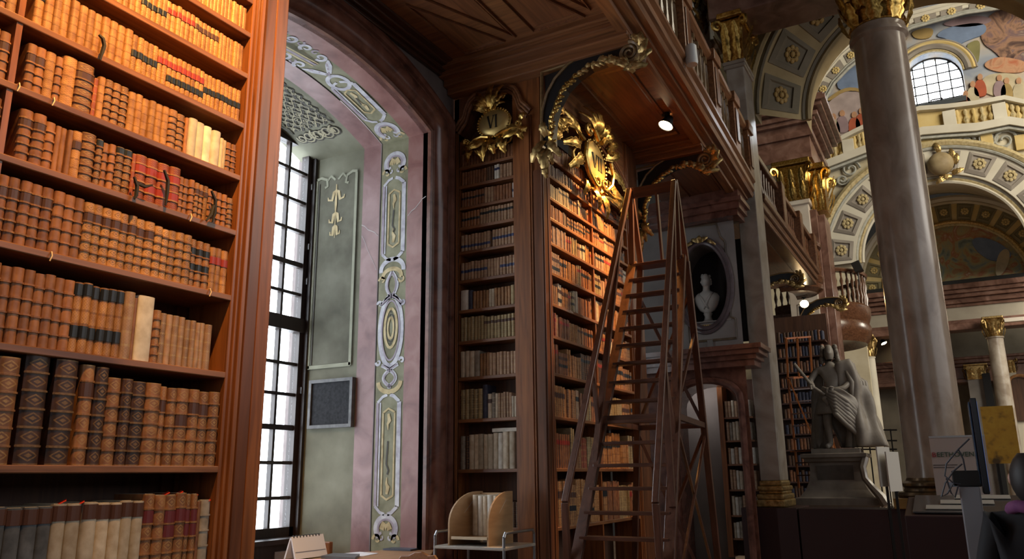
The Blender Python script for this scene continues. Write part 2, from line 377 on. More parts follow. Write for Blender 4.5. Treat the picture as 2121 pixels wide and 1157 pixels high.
for t, r, a in ((0.12, 0.07, 0), (0.3, 0.09, 1.5), (0.52, 0.085, 0.4), (0.72, 0.075, 2.2), (0.88, 0.06, 1), (0.2, 0.05, 4), (0.42, 0.05, 3), (0.62, 0.05, 5)):
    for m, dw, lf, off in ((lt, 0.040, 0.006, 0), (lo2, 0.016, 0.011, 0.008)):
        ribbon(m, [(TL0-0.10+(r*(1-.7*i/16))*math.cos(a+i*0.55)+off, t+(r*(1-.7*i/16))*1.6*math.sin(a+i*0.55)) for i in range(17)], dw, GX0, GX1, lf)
lt.build('stucco_trellis_outline', LATD, wall_w, fix=False); lo2.build('stucco_trellis', noise_mat('trellis_stucco', [(0.30,0.28,0.2),(0.42,0.38,0.25)], 12, rough=.8), wall_w, fix=False)  # dark outline strokes beneath the paler trellis strokes
# sunk field on the green jamb with a gilt pendant
gp = MB(); yb = ACY+AHS
gp.box(-5.28, -4.80, yb-0.012, yb+0.01, 2.63, 4.48); gp.build('painted_field', GREEND, wall_w)
g2, g3, g4 = MB(), MB(), MB()
GB0, GB1 = -4.74, -5.32
for t in (0.075, 0.945): ribbon(g2, [(2.60, t), (4.48, t)], 0.03, GB0, GB1, 0.016)
ribbon(g2, [(2.61, 0.06), (2.61, 0.96)], 0.035, GB0, GB1, 0.016)
ribbon(g4, [(2.63, 0.88), (4.44, 0.88)], 0.012, GB0, GB1, 0.018)
for sd in (-1, 1):
    ribbon(g2, [(4.49, 0.5+sd*0.44), (4.50, 0.5+sd*0.34), (4.47, 0.5+sd*0.22), (4.40, 0.5+sd*0.20), (4.39, 0.5+sd*0.26)], 0.028, GB0, GB1, 0.016)
    ribbon(g2, [(4.46, 0.5+sd*0.20), (4.50, 0.5+sd*0.13), (4.45, 0.5+sd*0.03)], 0.022, GB0, GB1, 0.016)
    for zz, ww_ in ((4.28, 0.17), (4.05, 0.13), (3.92, 0.10)):
        ribbon(g3, [(zz+0.05, 0.5), (zz+0.04, 0.5+sd*ww_*0.3), (zz-0.04, 0.5+sd*ww_*0.5), (zz-0.03, 0.5+sd*ww_), (zz, 0.5+sd*ww_*1.05)], [0.03,0.035,0.03,0.02,0.01], GB0, GB1, 0.016)
ribbon(g3, [(4.40, 0.5), (4.2, 0.5), (4.1, 0.5), (3.85, 0.5)], [0.012,0.03,0.012,0.006], GB0, GB1, 0.017)
g2.build('painted_moulding', noise_mat('pale_green_moulding', [(0.27,0.275,0.2),(0.36,0.37,0.28)], 6, rough=.8), wall_w, fix=False)
g3.build('painted_pendant', OCHRE, wall_w, fix=False); g4.build('painted_line', LATD, wall_w, fix=False)
ck = MB()                                            # pale cracks / veins across the marble
for (x, z), (x2, z2) in (((-4.71,3.93),(-4.51,3.80)), ((-4.70,3.82),(-4.52,3.47)), ((-4.17,3.93),(-3.97,4.09))):
    n = 5; ck.grid([[(x+(x2-x)*i/n, yb-0.003, z+(z2-z)*i/n+0.008*math.sin(i*2.1)+d) for i in range(n+1)] for d in (-0.004, 0.004)])
ck.build('pale_vein', flat('pale_vein', (0.5,0.46,0.45), .5), wall_w, fix=False)
# dark framed square hung on the green jamb
fx0, fx1, fz0, fz1 = at(645,830,'y',yb).x, at(735,830,'y',yb).x, at(690,886,'y',yb).z, at(690,785,'y',yb).z
fp = thing('framed_panel', 'square charcoal panel in a thin grey frame beside the tall window', 'panel', ((fx0+fx1)/2, yb, fz0))
MB().box(fx0+0.03, fx1-0.03, yb-0.03, yb-0.012, fz0+0.03, fz1-0.03).build('felt', noise_mat('charcoal_felt', [(0.012,0.013,0.016),(0.03,0.032,0.038)], 40, rough=.95), fp)
q = MB()
for a in ((fx0, fx1, fz0, fz0+0.03), (fx0, fx1, fz1-0.03, fz1), (fx0, fx0+0.03, fz0+0.03, fz1-0.03), (fx1-0.03, fx1, fz0+0.03, fz1-0.03)):
    q.box(a[0], a[1], yb-0.045, yb-0.001, a[2], a[3])
q.build('frame', noise_mat('grey_frame', [(0.07,0.07,0.075),(0.15,0.15,0.15)], 15, rough=.5), fp)

# ------------------------------------------------------------------ tall window
WX = -5.40
WF = wood('window_frame_wood', (0.018,0.011,0.009), (0.04,0.024,0.02), 'z', rough=0.4)
win = MB(); y0w, y1w = ACY-AHS-0.02, ACY+AHS+0.02
win.box(WX-0.04, WX+0.05, 5.535, y1w, 0.9, 5.0).box(WX-0.04, WX+0.05, y0w, 3.07, 0.9, 5.0)
win.box(WX-0.04, WX+0.05, y0w, y1w, 4.80, 5.1).box(WX-0.04, WX+0.07, y0w, y1w, 2.945, 3.075).box(WX-0.04, WX+0.05, y0w, y1w, 1.02, 1.18)
win.box(WX+0.05, WX+0.10, 5.585, y1w, 0.9, 5.0)
window1 = struct('window_1', win, WF, 'tall dark-framed many-paned window glowing white in the arched recess')
MU = [4.544, 4.239, 3.939, 3.604, 3.313, 2.639, 2.355, 2.053, 1.739, 1.432]
colsY = [5.535-0.231*i for i in range(12)]
vb = MB(); hb = MB()
for i, y in enumerate(colsY[1:-1]):
    w = 0.03 if (i+1) % 4 == 0 else 0.014; vb.box(WX-0.02, WX+0.03, y-w, y+w, 1.18, 4.80)
for z in MU:
    w = 0.024 if z in (3.604, 2.053) else 0.015; hb.box(WX-0.022, WX+0.032, 3.07, 5.535, z-w, z+w)
vb.build('upright_muntins', WF, window1); hb.build('cross_muntins', WF, window1)
zs = sorted(MU+[1.18, 2.945, 3.075, 4.80]); pane0 = None
for a, b in zip(zs, zs[1:]):
    if abs(a-2.945) < 1e-6: continue
    for y in range(11):
        m = MB().box(WX-0.006, WX-0.001, colsY[y+1], colsY[y], a, b)
        if y == 0: pane0 = m.build('pane', GLASS, window1)
        else:
            c = pane0.copy(); COL.objects.link(c); c.location.y -= 0.231*y
lk = MB()
for z in (4.42, 3.80, 3.45, 2.40): lk.box(WX+0.05, WX+0.075, 5.57, 5.585, z-0.03, z+0.03)
for z in (4.42, 3.80, 3.33): lk.box(WX+0.05, WX+0.09, 5.60, 5.612, z, z+0.045)
lk.build('latch', flat('latch_metal', (0.5,0.5,0.5), .3, 1), window1)
sl = MB(); sl.box(-5.5, -5.12, y0w+0.02, y1w-0.03, 1.06, 1.10); sl.box(-5.5, -5.18, y0w+0.02, y1w-0.03, 0.0, 1.06)
sill = struct('trim_1', sl, WF, 'dark window sill with panelled apron under the tall window')
MB().box(-5.185, -5.172, 5.20, 5.46, 0.72, 1.0).build('grey_panel', flat('sill_panel', (0.28,0.24,0.23), .5), sill)
# ------------------------------------------------------------------ gallery underside
def xe(y): return -1.885-0.0452*(y-5.67)             # front edge of the gallery
ce = MB()
def slab(m, xa, y0, y1, z0, z1, inset=0.0, n=6):
    for i in range(n):
        a, b = y0+(y1-y0)*i/n, y0+(y1-y0)*(i+1)/n
        P = [(xa,a,z0),(xe(a)-inset,a,z0),(xe(b)-inset,b,z0),(xa,b,z0)]
        k = m.add(P+[(p[0],p[1],z1) for p in P])
        for q in ((0,3,2,1),(4,5,6,7),(0,1,5,4),(1,2,6,5),(2,3,7,6),(3,0,4,7)): m.quadf([k+i_ for i_ in q])
slab(ce, XW-0.1, -1.0, 5.75, 5.46, 5.7, 0.1); slab(ce, -3.3, 5.75, 11.0, ZC+0.012, 5.7, 0.1)
ceil = struct('ceiling', ce, CEILW, 'wood-panelled underside of the gallery over the window recess and bookcases')
def panel(poly, z, mat=CEILP, fr=0.018, nm='panel'):
    """raised field with a moulded edge on a soffit, polygon in plan"""
    c = (sum(p[0] for p in poly)/len(poly), sum(p[1] for p in poly)/len(poly))
    def shr(d): return [(c[0]+(p[0]-c[0])*(1-d), c[1]+(p[1]-c[1])*(1-d)) for p in poly]
    m = MB(); seq = [(0, 0.0), (0.02, -fr), (0.06, -fr), (0.085, 0.012), (0.12, 0.012), (0.2, -0.004)]
    rows = [[(p[0], p[1], z+dz) for p in shr(d)] for d, dz in seq]
    k = m.grid(rows, close_u=True); n = len(poly); m.quadf([k+(len(seq)-1)*n+i for i in range(n)])
    return m.build(nm, mat, ceil)
zc = 5.458
panel([(-3.60,5.70),(-3.16,5.69),(-3.60,4.75)], zc); panel([(-3.04,5.68),(-3.04,4.42),(-3.58,4.42)], zc)
panel([(-2.87,5.685),(-2.36,5.685),(-2.87,4.45)], zc); panel([(-2.28,5.62),(-2.26,4.42),(-2.80,4.42)], zc)
panel([(-3.58,4.18),(-3.04,4.18),(-3.04,3.0)], zc); panel([(-3.60,3.9),(-3.16,2.95),(-3.60,2.95)], zc)
panel([(-2.87,4.18),(-2.30,4.18),(-2.87,3.0)], zc); panel([(-2.28,4.0),(-2.28,3.0),(-2.75,3.0)], zc)
panel([(-2.84,6.42),(-2.30,6.42),(-2.36,8.35),(-2.90,8.35)], ZC+0.01); panel([(-2.84,9.0),(-2.34,9.0),(-2.40,10.7),(-2.90,10.7)], ZC+0.01)
tr = MB()                                            # moulded beams under the gallery
for y0, y1, z0 in ((5.93, 6.07, ZC-0.16), (5.86, 6.07, ZC-0.10), (5.78, 6.07, ZC-0.04), (5.72, 6.07, ZC+0.02)):
    tr.box(XW, xe(6)-0.16, y0, y1, z0, 5.5)
tr.build('beam', CEILW, ceil, bevel=0.012)
t2 = MB()
for y0, y1, z0 in ((8.62, 8.80, ZC-0.14), (8.57, 8.86, ZC-0.08), (8.50, 8.92, ZC-0.03)): t2.box(-3.05, xe(8.7)-0.16, y0, y1, z0, 5.5)
t2.build('beam', CEILW, ceil, bevel=0.012)
t3 = MB()
for x1, z0 in ((XW+0.04, 5.36), (XW+0.08, 5.39), (XW+0.14, 5.42), (XW+0.20, 5.44)): t3.box(XW, x1, YL, 5.93, z0, 5.5)
struct('trim_2', t3, DARKX, 'dark wooden cornice between the window arch and panelled ceiling', bevel=0.012)

# ------------------------------------------------------------------ gallery front: fascia and balustrade
gal = thing('gallery', 'carved walnut gallery front with pierced gilded balustrade above the bookcases', 'gallery', (xe(6), 6, ZC))
def along(m, prof, y0, y1, n=8, dx=0.0):
    rows = []
    for i in range(n+1):
        y = y0+(y1-y0)*i/n; rows.append([(xe(y)+dx+a, y, z) for a, z in prof])
    m.grid(rows, close_u=True); k = len(prof)
    b = len(m.v)-len(rows)*k; m.quadf([b+i for i in range(k)]); m.quadf([b+(len(rows)-1)*k+i for i in range(k)])
GY0, GY1 = 0.5, 11.0
fa = MB(); along(fa, [(-0.26,5.40),(-0.26,5.33),(-0.16,5.33),(-0.15,5.36),(-0.07,5.375),(-0.06,5.40),(0.0,5.40),(0.02,5.44),(0.0,5.47),(0.035,5.49),(0.035,5.56),(0.01,5.58),(0.06,5.62),(0.06,5.66),(-0.26,5.66)], GY0, GY1)
fa.build('fascia', WOODY, gal)
ra = MB(); along(ra, [(-0.14,6.38),(-0.10,6.34),(-0.02,6.34),(0.03,6.38),(0.04,6.42),(0.02,6.45),(-0.12,6.45)], GY0, GY1); ra.build('handrail', WOODY, gal)
rb = MB(); along(rb, [(-0.12,5.66),(0.03,5.66),(0.03,5.72),(0.0,5.76),(-0.10,5.76),(-0.12,5.72)], GY0, GY1); rb.build('bottom_rail', WOODY, gal)
yp = [1.6, 3.2, 4.8, 6.05, 7.3, 8.7, 9.9, 10.9]
for y in yp:
    p = MB(); p.box(xe(y)-0.13, xe(y)+0.05, y-0.12, y+0.12, 5.66, 6.36); p.box(xe(y)-0.15, xe(y)+0.08, y-0.15, y+0.15, 6.34, 6.48)
    o = p.build('post', WOODY, gal, bevel=0.01)
    MB().box(xe(y)+0.05, xe(y)+0.065, y-0.075, y+0.075, 5.80, 6.27).build('post_panel', VENEER, o, bevel=0.008)
def oval_ring(m, c, ry, rz, r, n=14, fn=None):
    m.tube([(c[0], c[1]+ry*math.cos(2*PI*i/n), c[2]+rz*math.sin(2*PI*i/n)) for i in range(n)], r, 5, closed=True)
bal0 = None
for a, b in zip(yp, yp[1:]):
    n = int((b-a-0.24)/0.19)
    for i in range(n):
        y = a+0.12+(b-a-0.24)*(i+0.5)/n; x = xe(y)-0.045
        if bal0 is None:
            m = MB(); oval_ring(m, (0,0,0.29), 0.075, 0.24, 0.024); oval_ring(m, (0,0,0.29), 0.04, 0.10, 0.016)
            m.tube([(0,0,0.0),(0,0,0.08)], 0.035, 6).tube([(0,0,0.50),(0,0,0.59)], 0.035, 6)
            bal0 = m.build('baluster', wood('baluster_wood', (0.10,0.055,0.025), (0.20,0.12,0.055), 'z', rough=.3), gal, smooth=True, origin=(0,0,0)); bal0.location = (x, y, 5.755)
        else:
            c = bal0.copy(); COL.objects.link(c); c.location = (x, y, 5.755)
# small round white speaker clamped on the rail
sp = at(1432,115,'x',xe(7.0)+0.10)
w_ = MB(); w_.lathe([(0.0,0),(0.055,0.0),(0.062,0.03),(0.055,0.20),(0.04,0.215),(0,0.215)], 16, tuple(sp-Vector((0,0,0.1))))
lampw = thing('speaker', 'small white cylindrical speaker clipped to the gallery balustrade', 'speaker', sp)
w_.build('housing', flat('white_plastic', (0.62,0.62,0.60), .5), lampw, smooth=True)
MB().box(sp.x-0.16, sp.x-0.03, sp.y-0.015, sp.y+0.015, sp.z-0.02, sp.z+0.02).build('clamp', IRON, lampw)

# ------------------------------------------------------------------ bookcases
SH = [0.10, 0.62, 1.15, 1.63, 2.065, 2.44, 2.77, 3.06, 3.345, 3.625, 3.862, 4.063, 4.28, 4.474]   # underside of each shelf
TH = 0.030
def shelf_set(parent, mk, upto=99):
    for z in SH:
        if z < upto: mk(z)
def hall_case(name, label, ya, yb, oa, ob, div, label_top=True):
    """case in the hall-wall plane; opening oa..ob, outer ya..yb"""
    t = thing(name, label, 'bookcase', (XF-0.2, (ya+yb)/2, 0), 'tall walnut bookcases')
    m = MB(); m.box(XF-0.36, XF-0.33, oa-0.02, ob+0.02, 0, 5.0); m.build('back', BACKW, t)
    for (a, b) in ((ya, oa), (ob, yb)):
        s = MB(); s.box(XF-0.30, XF-0.012, a, b, 0, ZC); so = s.build('stile', WOODZ, t)
        inner = oa if b == oa else ob; sg = -1 if b == oa else 1; wd = b-a
        mo = MB()
        for (u0, u1, h) in ((0.0, 0.022, 0.006), (0.022, 0.034, 0.018), (0.034, 0.05, 0.008), (0.05, 0.075, 0.022), (0.075, 0.088, 0.01)):
            p, q = inner+sg*u0, inner+sg*u1; mo.box(XF-0.02, XF-0.012+h, min(p,q), max(p,q), 0, ZC)
        mo.build('moulding', WOODZ, so, bevel=0.004)
        p, q = inner+sg*0.088, inner+sg*(wd-0.004)
        MB().box(XF-0.012, XF+0.006, min(p,q), max(p,q), 0, ZC).build('veneer_strip', VENEER, so, bevel=0.004)
    def mk(z): MB().box(XF-0.33, XF-0.008, oa-0.01, ob+0.01, z, z+TH).build('shelf', WOODY, t, bevel=0.004)
    shelf_set(t, mk)
    MB().box(XF-0.33, XF-0.014, div-0.012, div+0.012, 0.1, 4.47).build('divider', WOODZ, t)
    return t
near_case = hall_case('bookcase', 'huge warmly lit walnut bookcase packed with leather volumes, nearest on the left', -0.3, YL, 0.43, 2.635, 1.505)
MB().box(XF-0.33, XF-0.012, 0.43, 2.635, 4.62, ZC).build('header', WOODY, near_case)
ne = MB(); ne.box(XW, XF-0.31, YL-0.30, YL-0.003, 0, 5.5); ne.build('side_panel', VENEER, near_case)
MB().box(XF-0.01, XF+0.012, YL-0.085, YL-0.003, 0, ZC).build('corner_strip', WOODZ, near_case, bevel=0.004)
case7 = hall_case('bookcase', 'walnut bookcase number VII behind the tall ladder, lit by a spotlight', Y6, Y7, 6.215, 8.2, 7.21)
tops7 = [(6.215,4.74),(6.26,4.80),(6.40,4.88),(6.60,4.96),(6.85,5.03),(7.10,5.065),(7.30,5.065),(7.55,5.03),(7.80,4.96),(8.0,4.88),(8.15,4.80),(8.2,4.74)]
hd = MB()
hd.grid([[(XF-0.012, y, z) for y, z in tops7], [(XF-0.012, y, ZC) for y, z in tops7]]); hd.grid([[(XF-0.012, y, z) for y, z in tops7], [(XF-0.3, y, z) for y, z in tops7]])
hd.build('header', WOODY, case7)
for dz, r, dx in ((0, 0.022, 0.0), (0.04, 0.016, 0.01), (0.075, 0.026, 0.01)):
    MB().tube([(XF+dx, y, z+dz) for y, z in tops7], r, 8).build('top_moulding', WOODY, case7, smooth=True)
# narrow return case VI
case6 = thing('bookcase', 'narrow walnut bookcase number VI facing the window recess', 'bookcase', (-3.5, Y6+0.08, 0), 'tall walnut bookcases')
VX0, VX1 = -3.90, -3.143
top6 = [(-3.90,4.78),(-3.90,4.85),(-3.86,4.90),(-3.81,4.96),(-3.785,5.05),(-3.75,5.12),(-3.69,5.165),(-3.60,5.185),(-3.52,5.19),(-3.44,5.185),(-3.35,5.165),(-3.29,5.12),(-3.255,5.05),(-3.23,4.96),(-3.18,4.90),(-3.143,4.85),(-3.143,4.78)]
MB().box(VX0-0.02, VX1+0.02, Y6+0.205, Y6+0.225, 0, 5.25).build('back', BACKW, case6)
for a, b in ((XW+0.005, VX0), (VX1, XF-0.02)):
    so = MB().box(a, b, Y6+0.004, Y6+0.20, 0, ZC).build('stile', WOODZ, case6)
    inner = VX0 if b == VX0 else VX1; sg = -1 if b == VX0 else 1; mo = MB()
    for (u0, u1, h) in ((0.0, 0.012, 0.006), (0.012, 0.022, 0.02), (0.022, 0.034, 0.01), (0.034, 0.046, 0.024)):
        p, q = inner+sg*u0, inner+sg*u1; mo.box(min(p,q), max(p,q), Y6+0.004-h, Y6+0.02, 0, 4.86)
    mo.build('moulding', WOODZ, so, bevel=0.004)
MB().box(VX1+0.055, XF-0.006, Y6-0.012, Y6+0.01, 0, 4.3).build('veneer_strip', VENEER, case6, bevel=0.004)
h6 = MB(); h6.grid([[(x, Y6+0.004, z) for x, z in top6], [(x, Y6+0.004, ZC+0.08) for x, z in top6]]); h6.grid([[(x, Y6+0.004, z) for x, z in top6], [(x, Y6+0.2, z) for x, z in top6]])
h6.box(XW, VX0, Y6+0.004, Y6+0.2, 4.8, ZC).box(VX1, XF-0.02, Y6+0.004, Y6+0.2, 4.8, ZC)
h6.build('header', VENEER, case6)
for o_, r, dy in ((0.0, 0.018, 0.0), (0.028, 0.014, -0.012), (0.055, 0.022, -0.006)):
    cx, cz = -3.52, 4.75
    MB().tube([(cx+(x-cx)*(1+o_*2.2), Y6+dy, z+o_*(1 if z > 4.8 else 0)) for x, z in top6[1:-1]], r, 8).build('top_moulding', WOODX, case6, smooth=True)
for z in SH: MB().box(VX0-0.005, VX1+0.005, Y6+0.012, Y6+0.205, z, z+TH).build('shelf', WOODX, case6, bevel=0.004)

# ------------------------------------------------------------------ leather, vellum and gilt for the books
def leather(name, c1, c2, pat=0, gilt=(0.62,0.40,0.14), rough=0.45):
    m, nt, b = newmat(name); L = nt.links
    tc = nd(nt, 'ShaderNodeTexCoord'); nz = nd(nt, 'ShaderNodeTexNoise'); nz.inputs['Scale'].default_value = 22; nz.inputs['Detail'].default_value = 6
    oi = nd(nt, 'ShaderNodeObjectInfo'); sc = nd(nt, 'ShaderNodeVectorMath', operation='SCALE'); sc.inputs['Scale'].default_value = 9
    cx = nd(nt, 'ShaderNodeCombineXYZ'); L.new(oi.outputs['Random'], cx.inputs[0]); L.new(oi.outputs['Random'], cx.inputs[1]); L.new(cx.outputs[0], sc.inputs[0])
    ad = nd(nt, 'ShaderNodeVectorMath', operation='ADD'); L.new(tc.outputs['Object'], ad.inputs[0]); L.new(sc.outputs[0], ad.inputs[1]); L.new(ad.outputs[0], nz.inputs['Vector'])
    r = ramp(nt, [(0.32, c1), (0.68, c2)]); L.new(nz.outputs['Fac'], r.inputs[0])
    hv = nd(nt, 'ShaderNodeHueSaturation'); mr = nd(nt, 'ShaderNodeMapRange'); mr.inputs['To Min'].default_value = 0.72; mr.inputs['To Max'].default_value = 1.25
    L.new(oi.outputs['Random'], mr.inputs['Value']); L.new(mr.outputs[0], hv.inputs['Value']); L.new(r.outputs[0], hv.inputs['Color'])
    col = hv.outputs[0]
    b.inputs['Roughness'].default_value = rough
    if pat:
        sp_ = nd(nt, 'ShaderNodeSeparateXYZ'); L.new(tc.outputs['UV'], sp_.inputs[0])
        def M(op, a, b_=None, c_=None):
            n = nd(nt, 'ShaderNodeMath', operation=op)
            for i, x in enumerate((a, b_, c_)):
                if x is None: continue
                if hasattr(x, 'links') or hasattr(x, 'is_linked'): L.new(x, n.inputs[i])
                else: n.inputs[i].default_value = x
            return n.outputs[0]
        u = sp_.outputs[0]; v = M('FRACT', sp_.outputs[1])
        du = M('ABSOLUTE', M('SUBTRACT', u, 0.5)); dv = M('ABSOLUTE', M('SUBTRACT', v, 0.5))
        line = M('GREATER_THAN', dv, 0.42)
        if pat == 1:
            d = M('ADD', M('MULTIPLY', du, 1.1), dv); ring = M('MULTIPLY', M('GREATER_THAN', d, 0.24), M('LESS_THAN', d, 0.33)); dot = M('LESS_THAN', d, 0.12)
        elif pat == 2:
            d = M('SQRT', M('ADD', M('MULTIPLY', du, du), M('MULTIPLY', dv, dv))); ring = M('MULTIPLY', M('GREATER_THAN', d, 0.20), M('LESS_THAN', d, 0.30)); dot = M('LESS_THAN', d, 0.09)
        else:
            d = M('ABSOLUTE', M('SINE', M('MULTIPLY', M('ADD', u, v), 14.0))); e = M('ABSOLUTE', M('SINE', M('MULTIPLY', M('SUBTRACT', u, v), 14.0)))
            ring = M('LESS_THAN', M('MULTIPLY', d, e), 0.10); dot = M('LESS_THAN', dv, 0.0)
        g = M('MAXIMUM', M('MAXIMUM', ring, dot), line)
        wn = nd(nt, 'ShaderNodeTexNoise'); wn.inputs['Scale'].default_value = 90; L.new(ad.outputs[0], wn.inputs['Vector'])
        g = M('MULTIPLY', M('MULTIPLY', g, M('GREATER_THAN', u, -0.5)), M('MULTIPLY', wn.outputs['Fac'], 1.1))
        mx = nd(nt, 'ShaderNodeMix', data_type='RGBA'); L.new(g, mx.inputs['Factor']); L.new(col, mx.inputs[6])
        mx.inputs[7].default_value = (*gilt, 1); col = mx.outputs[2]
        L.new(M('MULTIPLY', g, 0.5 if gilt[0] > 0.25 else 0.0), b.inputs['Metallic'])
    L.new(col, b.inputs['Base Color'])
    bp = nd(nt, 'ShaderNodeBump'); bp.inputs['Strength'].default_value = 0.25; bp.inputs['Distance'].default_value = 0.004
    L.new(nz.outputs['Fac'], bp.inputs['Height']); L.new(bp.outputs[0], b.inputs['Normal'])
    return m
LM = {
 'tan': leather('tan_calf', (0.28,0.12,0.04), (0.50,0.26,0.095), 3, (0.13,0.045,0.015)),
 'gilt': leather('gilt_tan_calf', (0.30,0.13,0.042), (0.54,0.29,0.105), 2, (0.14,0.05,0.016)),
 'brown': leather('brown_calf', (0.15,0.055,0.022), (0.30,0.125,0.05), 0),
 'orn': leather('tooled_brown_calf', (0.16,0.065,0.028), (0.33,0.15,0.06), 1, (0.46,0.28,0.11)),
 'diamond': leather('diamond_tooled_calf', (0.33,0.16,0.06), (0.52,0.29,0.12), 1, (0.10,0.035,0.015)),
 'rbrown': leather('red_brown_calf', (0.22,0.085,0.032), (0.37,0.16,0.062), 0),
 'dark': leather('dark_morocco', (0.03,0.014,0.01), (0.085,0.036,0.022), 1, (0.30,0.17,0.07)),
 'red': leather('red_morocco', (0.20,0.03,0.02), (0.36,0.07,0.035), 3, (0.5,0.28,0.1)),
 'vel': leather('cream_vellum', (0.44,0.35,0.24), (0.62,0.54,0.42), 0, rough=0.55),
 'white': leather('white_vellum', (0.55,0.50,0.42), (0.74,0.70,0.62), 0, rough=0.55),
 'rose': leather('rose_tan_calf', (0.26,0.14,0.085), (0.44,0.27,0.17), 3, (0.5,0.35,0.18)),
 'olive': leather('olive_gilt_calf', (0.20,0.14,0.07), (0.36,0.27,0.14), 1, (0.55,0.42,0.20)),
 'blue': leather('blue_grey_paper', (0.06,0.066,0.075), (0.12,0.13,0.145), 0, rough=0.7),
 'grey': leather('grey_parchment', (0.21,0.175,0.135), (0.36,0.31,0.25), 0, rough=0.6),
 'ink': leather('ink_blue_cloth', (0.02,0.022,0.045), (0.05,0.055,0.09), 0, rough=0.6),
}
LB_BLACK = flat('black_title_label', (0.012,0.014,0.018), .35); LB_RED = flat('red_title_label', (0.30,0.03,0.02), .4); LB_DK = flat('brown_title_label', (0.075,0.03,0.018), .4)
LB_BLUE = flat('blue_title_label', (0.03,0.04,0.12), .4); LB_MAR = flat('maroon_title_label', (0.13,0.02,0.025), .4)
PAGES = noise_mat('page_edges', [(0.32,0.26,0.18),(0.5,0.43,0.32)], 60, (1,30,1), rough=.8)
LBN = {'k': (LB_BLACK, 'black'), 'r': (LB_RED, 'red'), 'd': (LB_DK, 'dark brown'), 'b': (LB_BLUE, 'blue'), 'm': (LB_MAR, 'maroon')}
LOOK = {'tan': 'tan calf', 'gilt': 'gilt-tooled tan', 'brown': 'brown calf', 'orn': 'tooled brown', 'diamond': 'diamond-tooled tan', 'rbrown': 'red-brown leather', 'dark': 'dark leather', 'red': 'red morocco', 'vel': 'cream vellum', 'white': 'white vellum', 'rose': 'rosy tan', 'olive': 'olive gilt', 'blue': 'blue-grey', 'grey': 'grey parchment', 'ink': 'ink-blue'}
NS = 6
def section(w, d):
    b = min(0.014, 0.28*w)
    return [(-w/2*math.cos(PI*i/NS), b*math.sin(PI*i/NS)) for i in range(NS+1)]
def put_book(m, O, U, N, w, h, d, nc, lean=0.0):
    O, U, N = Vector(O), Vector(U), Vector(N); s = section(w, d); Z = Vector((0,0,1))+U*lean
    ring = s+[(w/2, -d), (-w/2, -d)]; k = len(ring)
    n = m.add([O+U*a+N*b for a, b in ring]+[O+U*a+N*b+Z*h for a, b in ring])
    for i in range(k):
        j = (i+1) % k
        uv = [(i/NS, 0), ((i+1)/NS, 0), ((i+1)/NS, nc), (i/NS, nc)] if i < NS else None
        m.quadf([n+i, n+j, n+k+j, n+k+i], uv)
    m.quadf([n+i for i in range(k)][::-1]); m.quadf([n+k+i for i in range(k)])
def put_patch(m, O, U, N, w, d, z0, z1, lift, lean=0.0):
    O, U, N = Vector(O), Vector(U), Vector(N); Z = Vector((0,0,1))+U*lean
    s = [(a*(1+2*lift/w), b+lift) for a, b in section(w, d)]
    m.grid([[O+U*a+N*b+Z*z for a, b in s] for z in (z0, z1)])
    for z in (z0, z1):                               # closing ledges
        t = section(w, d); m.grid([[O+U*a+N*b+Z*z for a, b in s], [O+U*a+N*b+Z*z for a, b in t]])
BOOKS = []
STUFF = MB(); SM = list(LM.values())+[LB_BLACK, LB_RED, LB_DK, LB_BLUE, LB_MAR]; SIDX = {k: i for i, k in enumerate(LM)}
SIDX.update({'k': len(LM), 'r': len(LM)+1, 'd': len(LM)+2, 'b': len(LM)+3, 'm': len(LM)+4})
def one_book(O, U, N, w, h, d, st, lab, single, label=None, group=None, pages=False):
    """st: leather key; lab: string of 'k1 r3' label codes with compartment index from the top"""
    nc = 6 if st in ('orn', 'brown', 'dark', 'olive', 'diamond') else 5
    banded = st in ('orn', 'brown', 'dark', 'diamond', 'red', 'rbrown', 'olive', 'grey') and w > 0.024
    lean = random.uniform(-0.006, 0.006)
    if not single:
        STUFF.m = SIDX[st]; put_book(STUFF, O, U, N, w, h, d, nc, lean)
        for c, i in lab: STUFF.m = SIDX[c]; put_patch(STUFF, O, U, N, w, d, h*(1-(i+0.9)/nc), h*(1-(i+0.12)/nc), 0.0015, lean)
        return
    m = MB(); put_book(m, O, U, N, w, h, d, nc, lean)
    o = m.build('book', LM[st], origin=tuple(O), smooth=True); tag(o, label, 'book', group)
    if banded:
        b = MB()
        for k in range(1, nc): put_patch(b, O, U, N, w, d, h*k/nc-0.0035, h*k/nc+0.0035, 0.003, lean)
        b.build('raised_bands', LM['tan'] if st in ('orn', 'diamond', 'brown') else LM[st], o, kind='stuff')
    for c, i in lab:
        b = MB(); put_patch(b, O, U, N, w, d, h*(1-(i+0.93)/nc), h*(1-(i+0.10)/nc), 0.002, lean)
        q = b.build('title_label', LBN[c][0], o); q['label'] = LBN[c][1]+' title label'
    if pages:
        b = MB(); Uv, Nv, Ov = Vector(U), Vector(N), Vector(O)
        k = b.add([Ov+Uv*sx*(w/2-0.004)+Nv*n_+Vector((0,0,h+dz)) for dz in (-0.004, 0.0015) for sx, n_ in ((-1,-0.004),(1,-0.004),(1,-d+0.004),(-1,-d+0.004))])
        for q in ((0,3,2,1),(4,5,6,7),(0,1,5,4),(1,2,6,5),(2,3,7,6),(3,0,4,7)): b.quadf([k+i for i in q])
        b.build('page_block', PAGES, o)
    BOOKS.append(o); return o
def ordinal(n):
    return {1: 'first', 2: 'second', 3: 'third', 4: 'fourth', 5: 'fifth', 6: 'sixth', 7: 'seventh', 8: 'eighth', 9: 'ninth', 10: 'tenth'}.get(n, '%d%s' % (n, 'th' if 10 <= n % 100 <= 20 else {1: 'st', 2: 'nd', 3: 'rd'}.get(n % 10, 'th')))
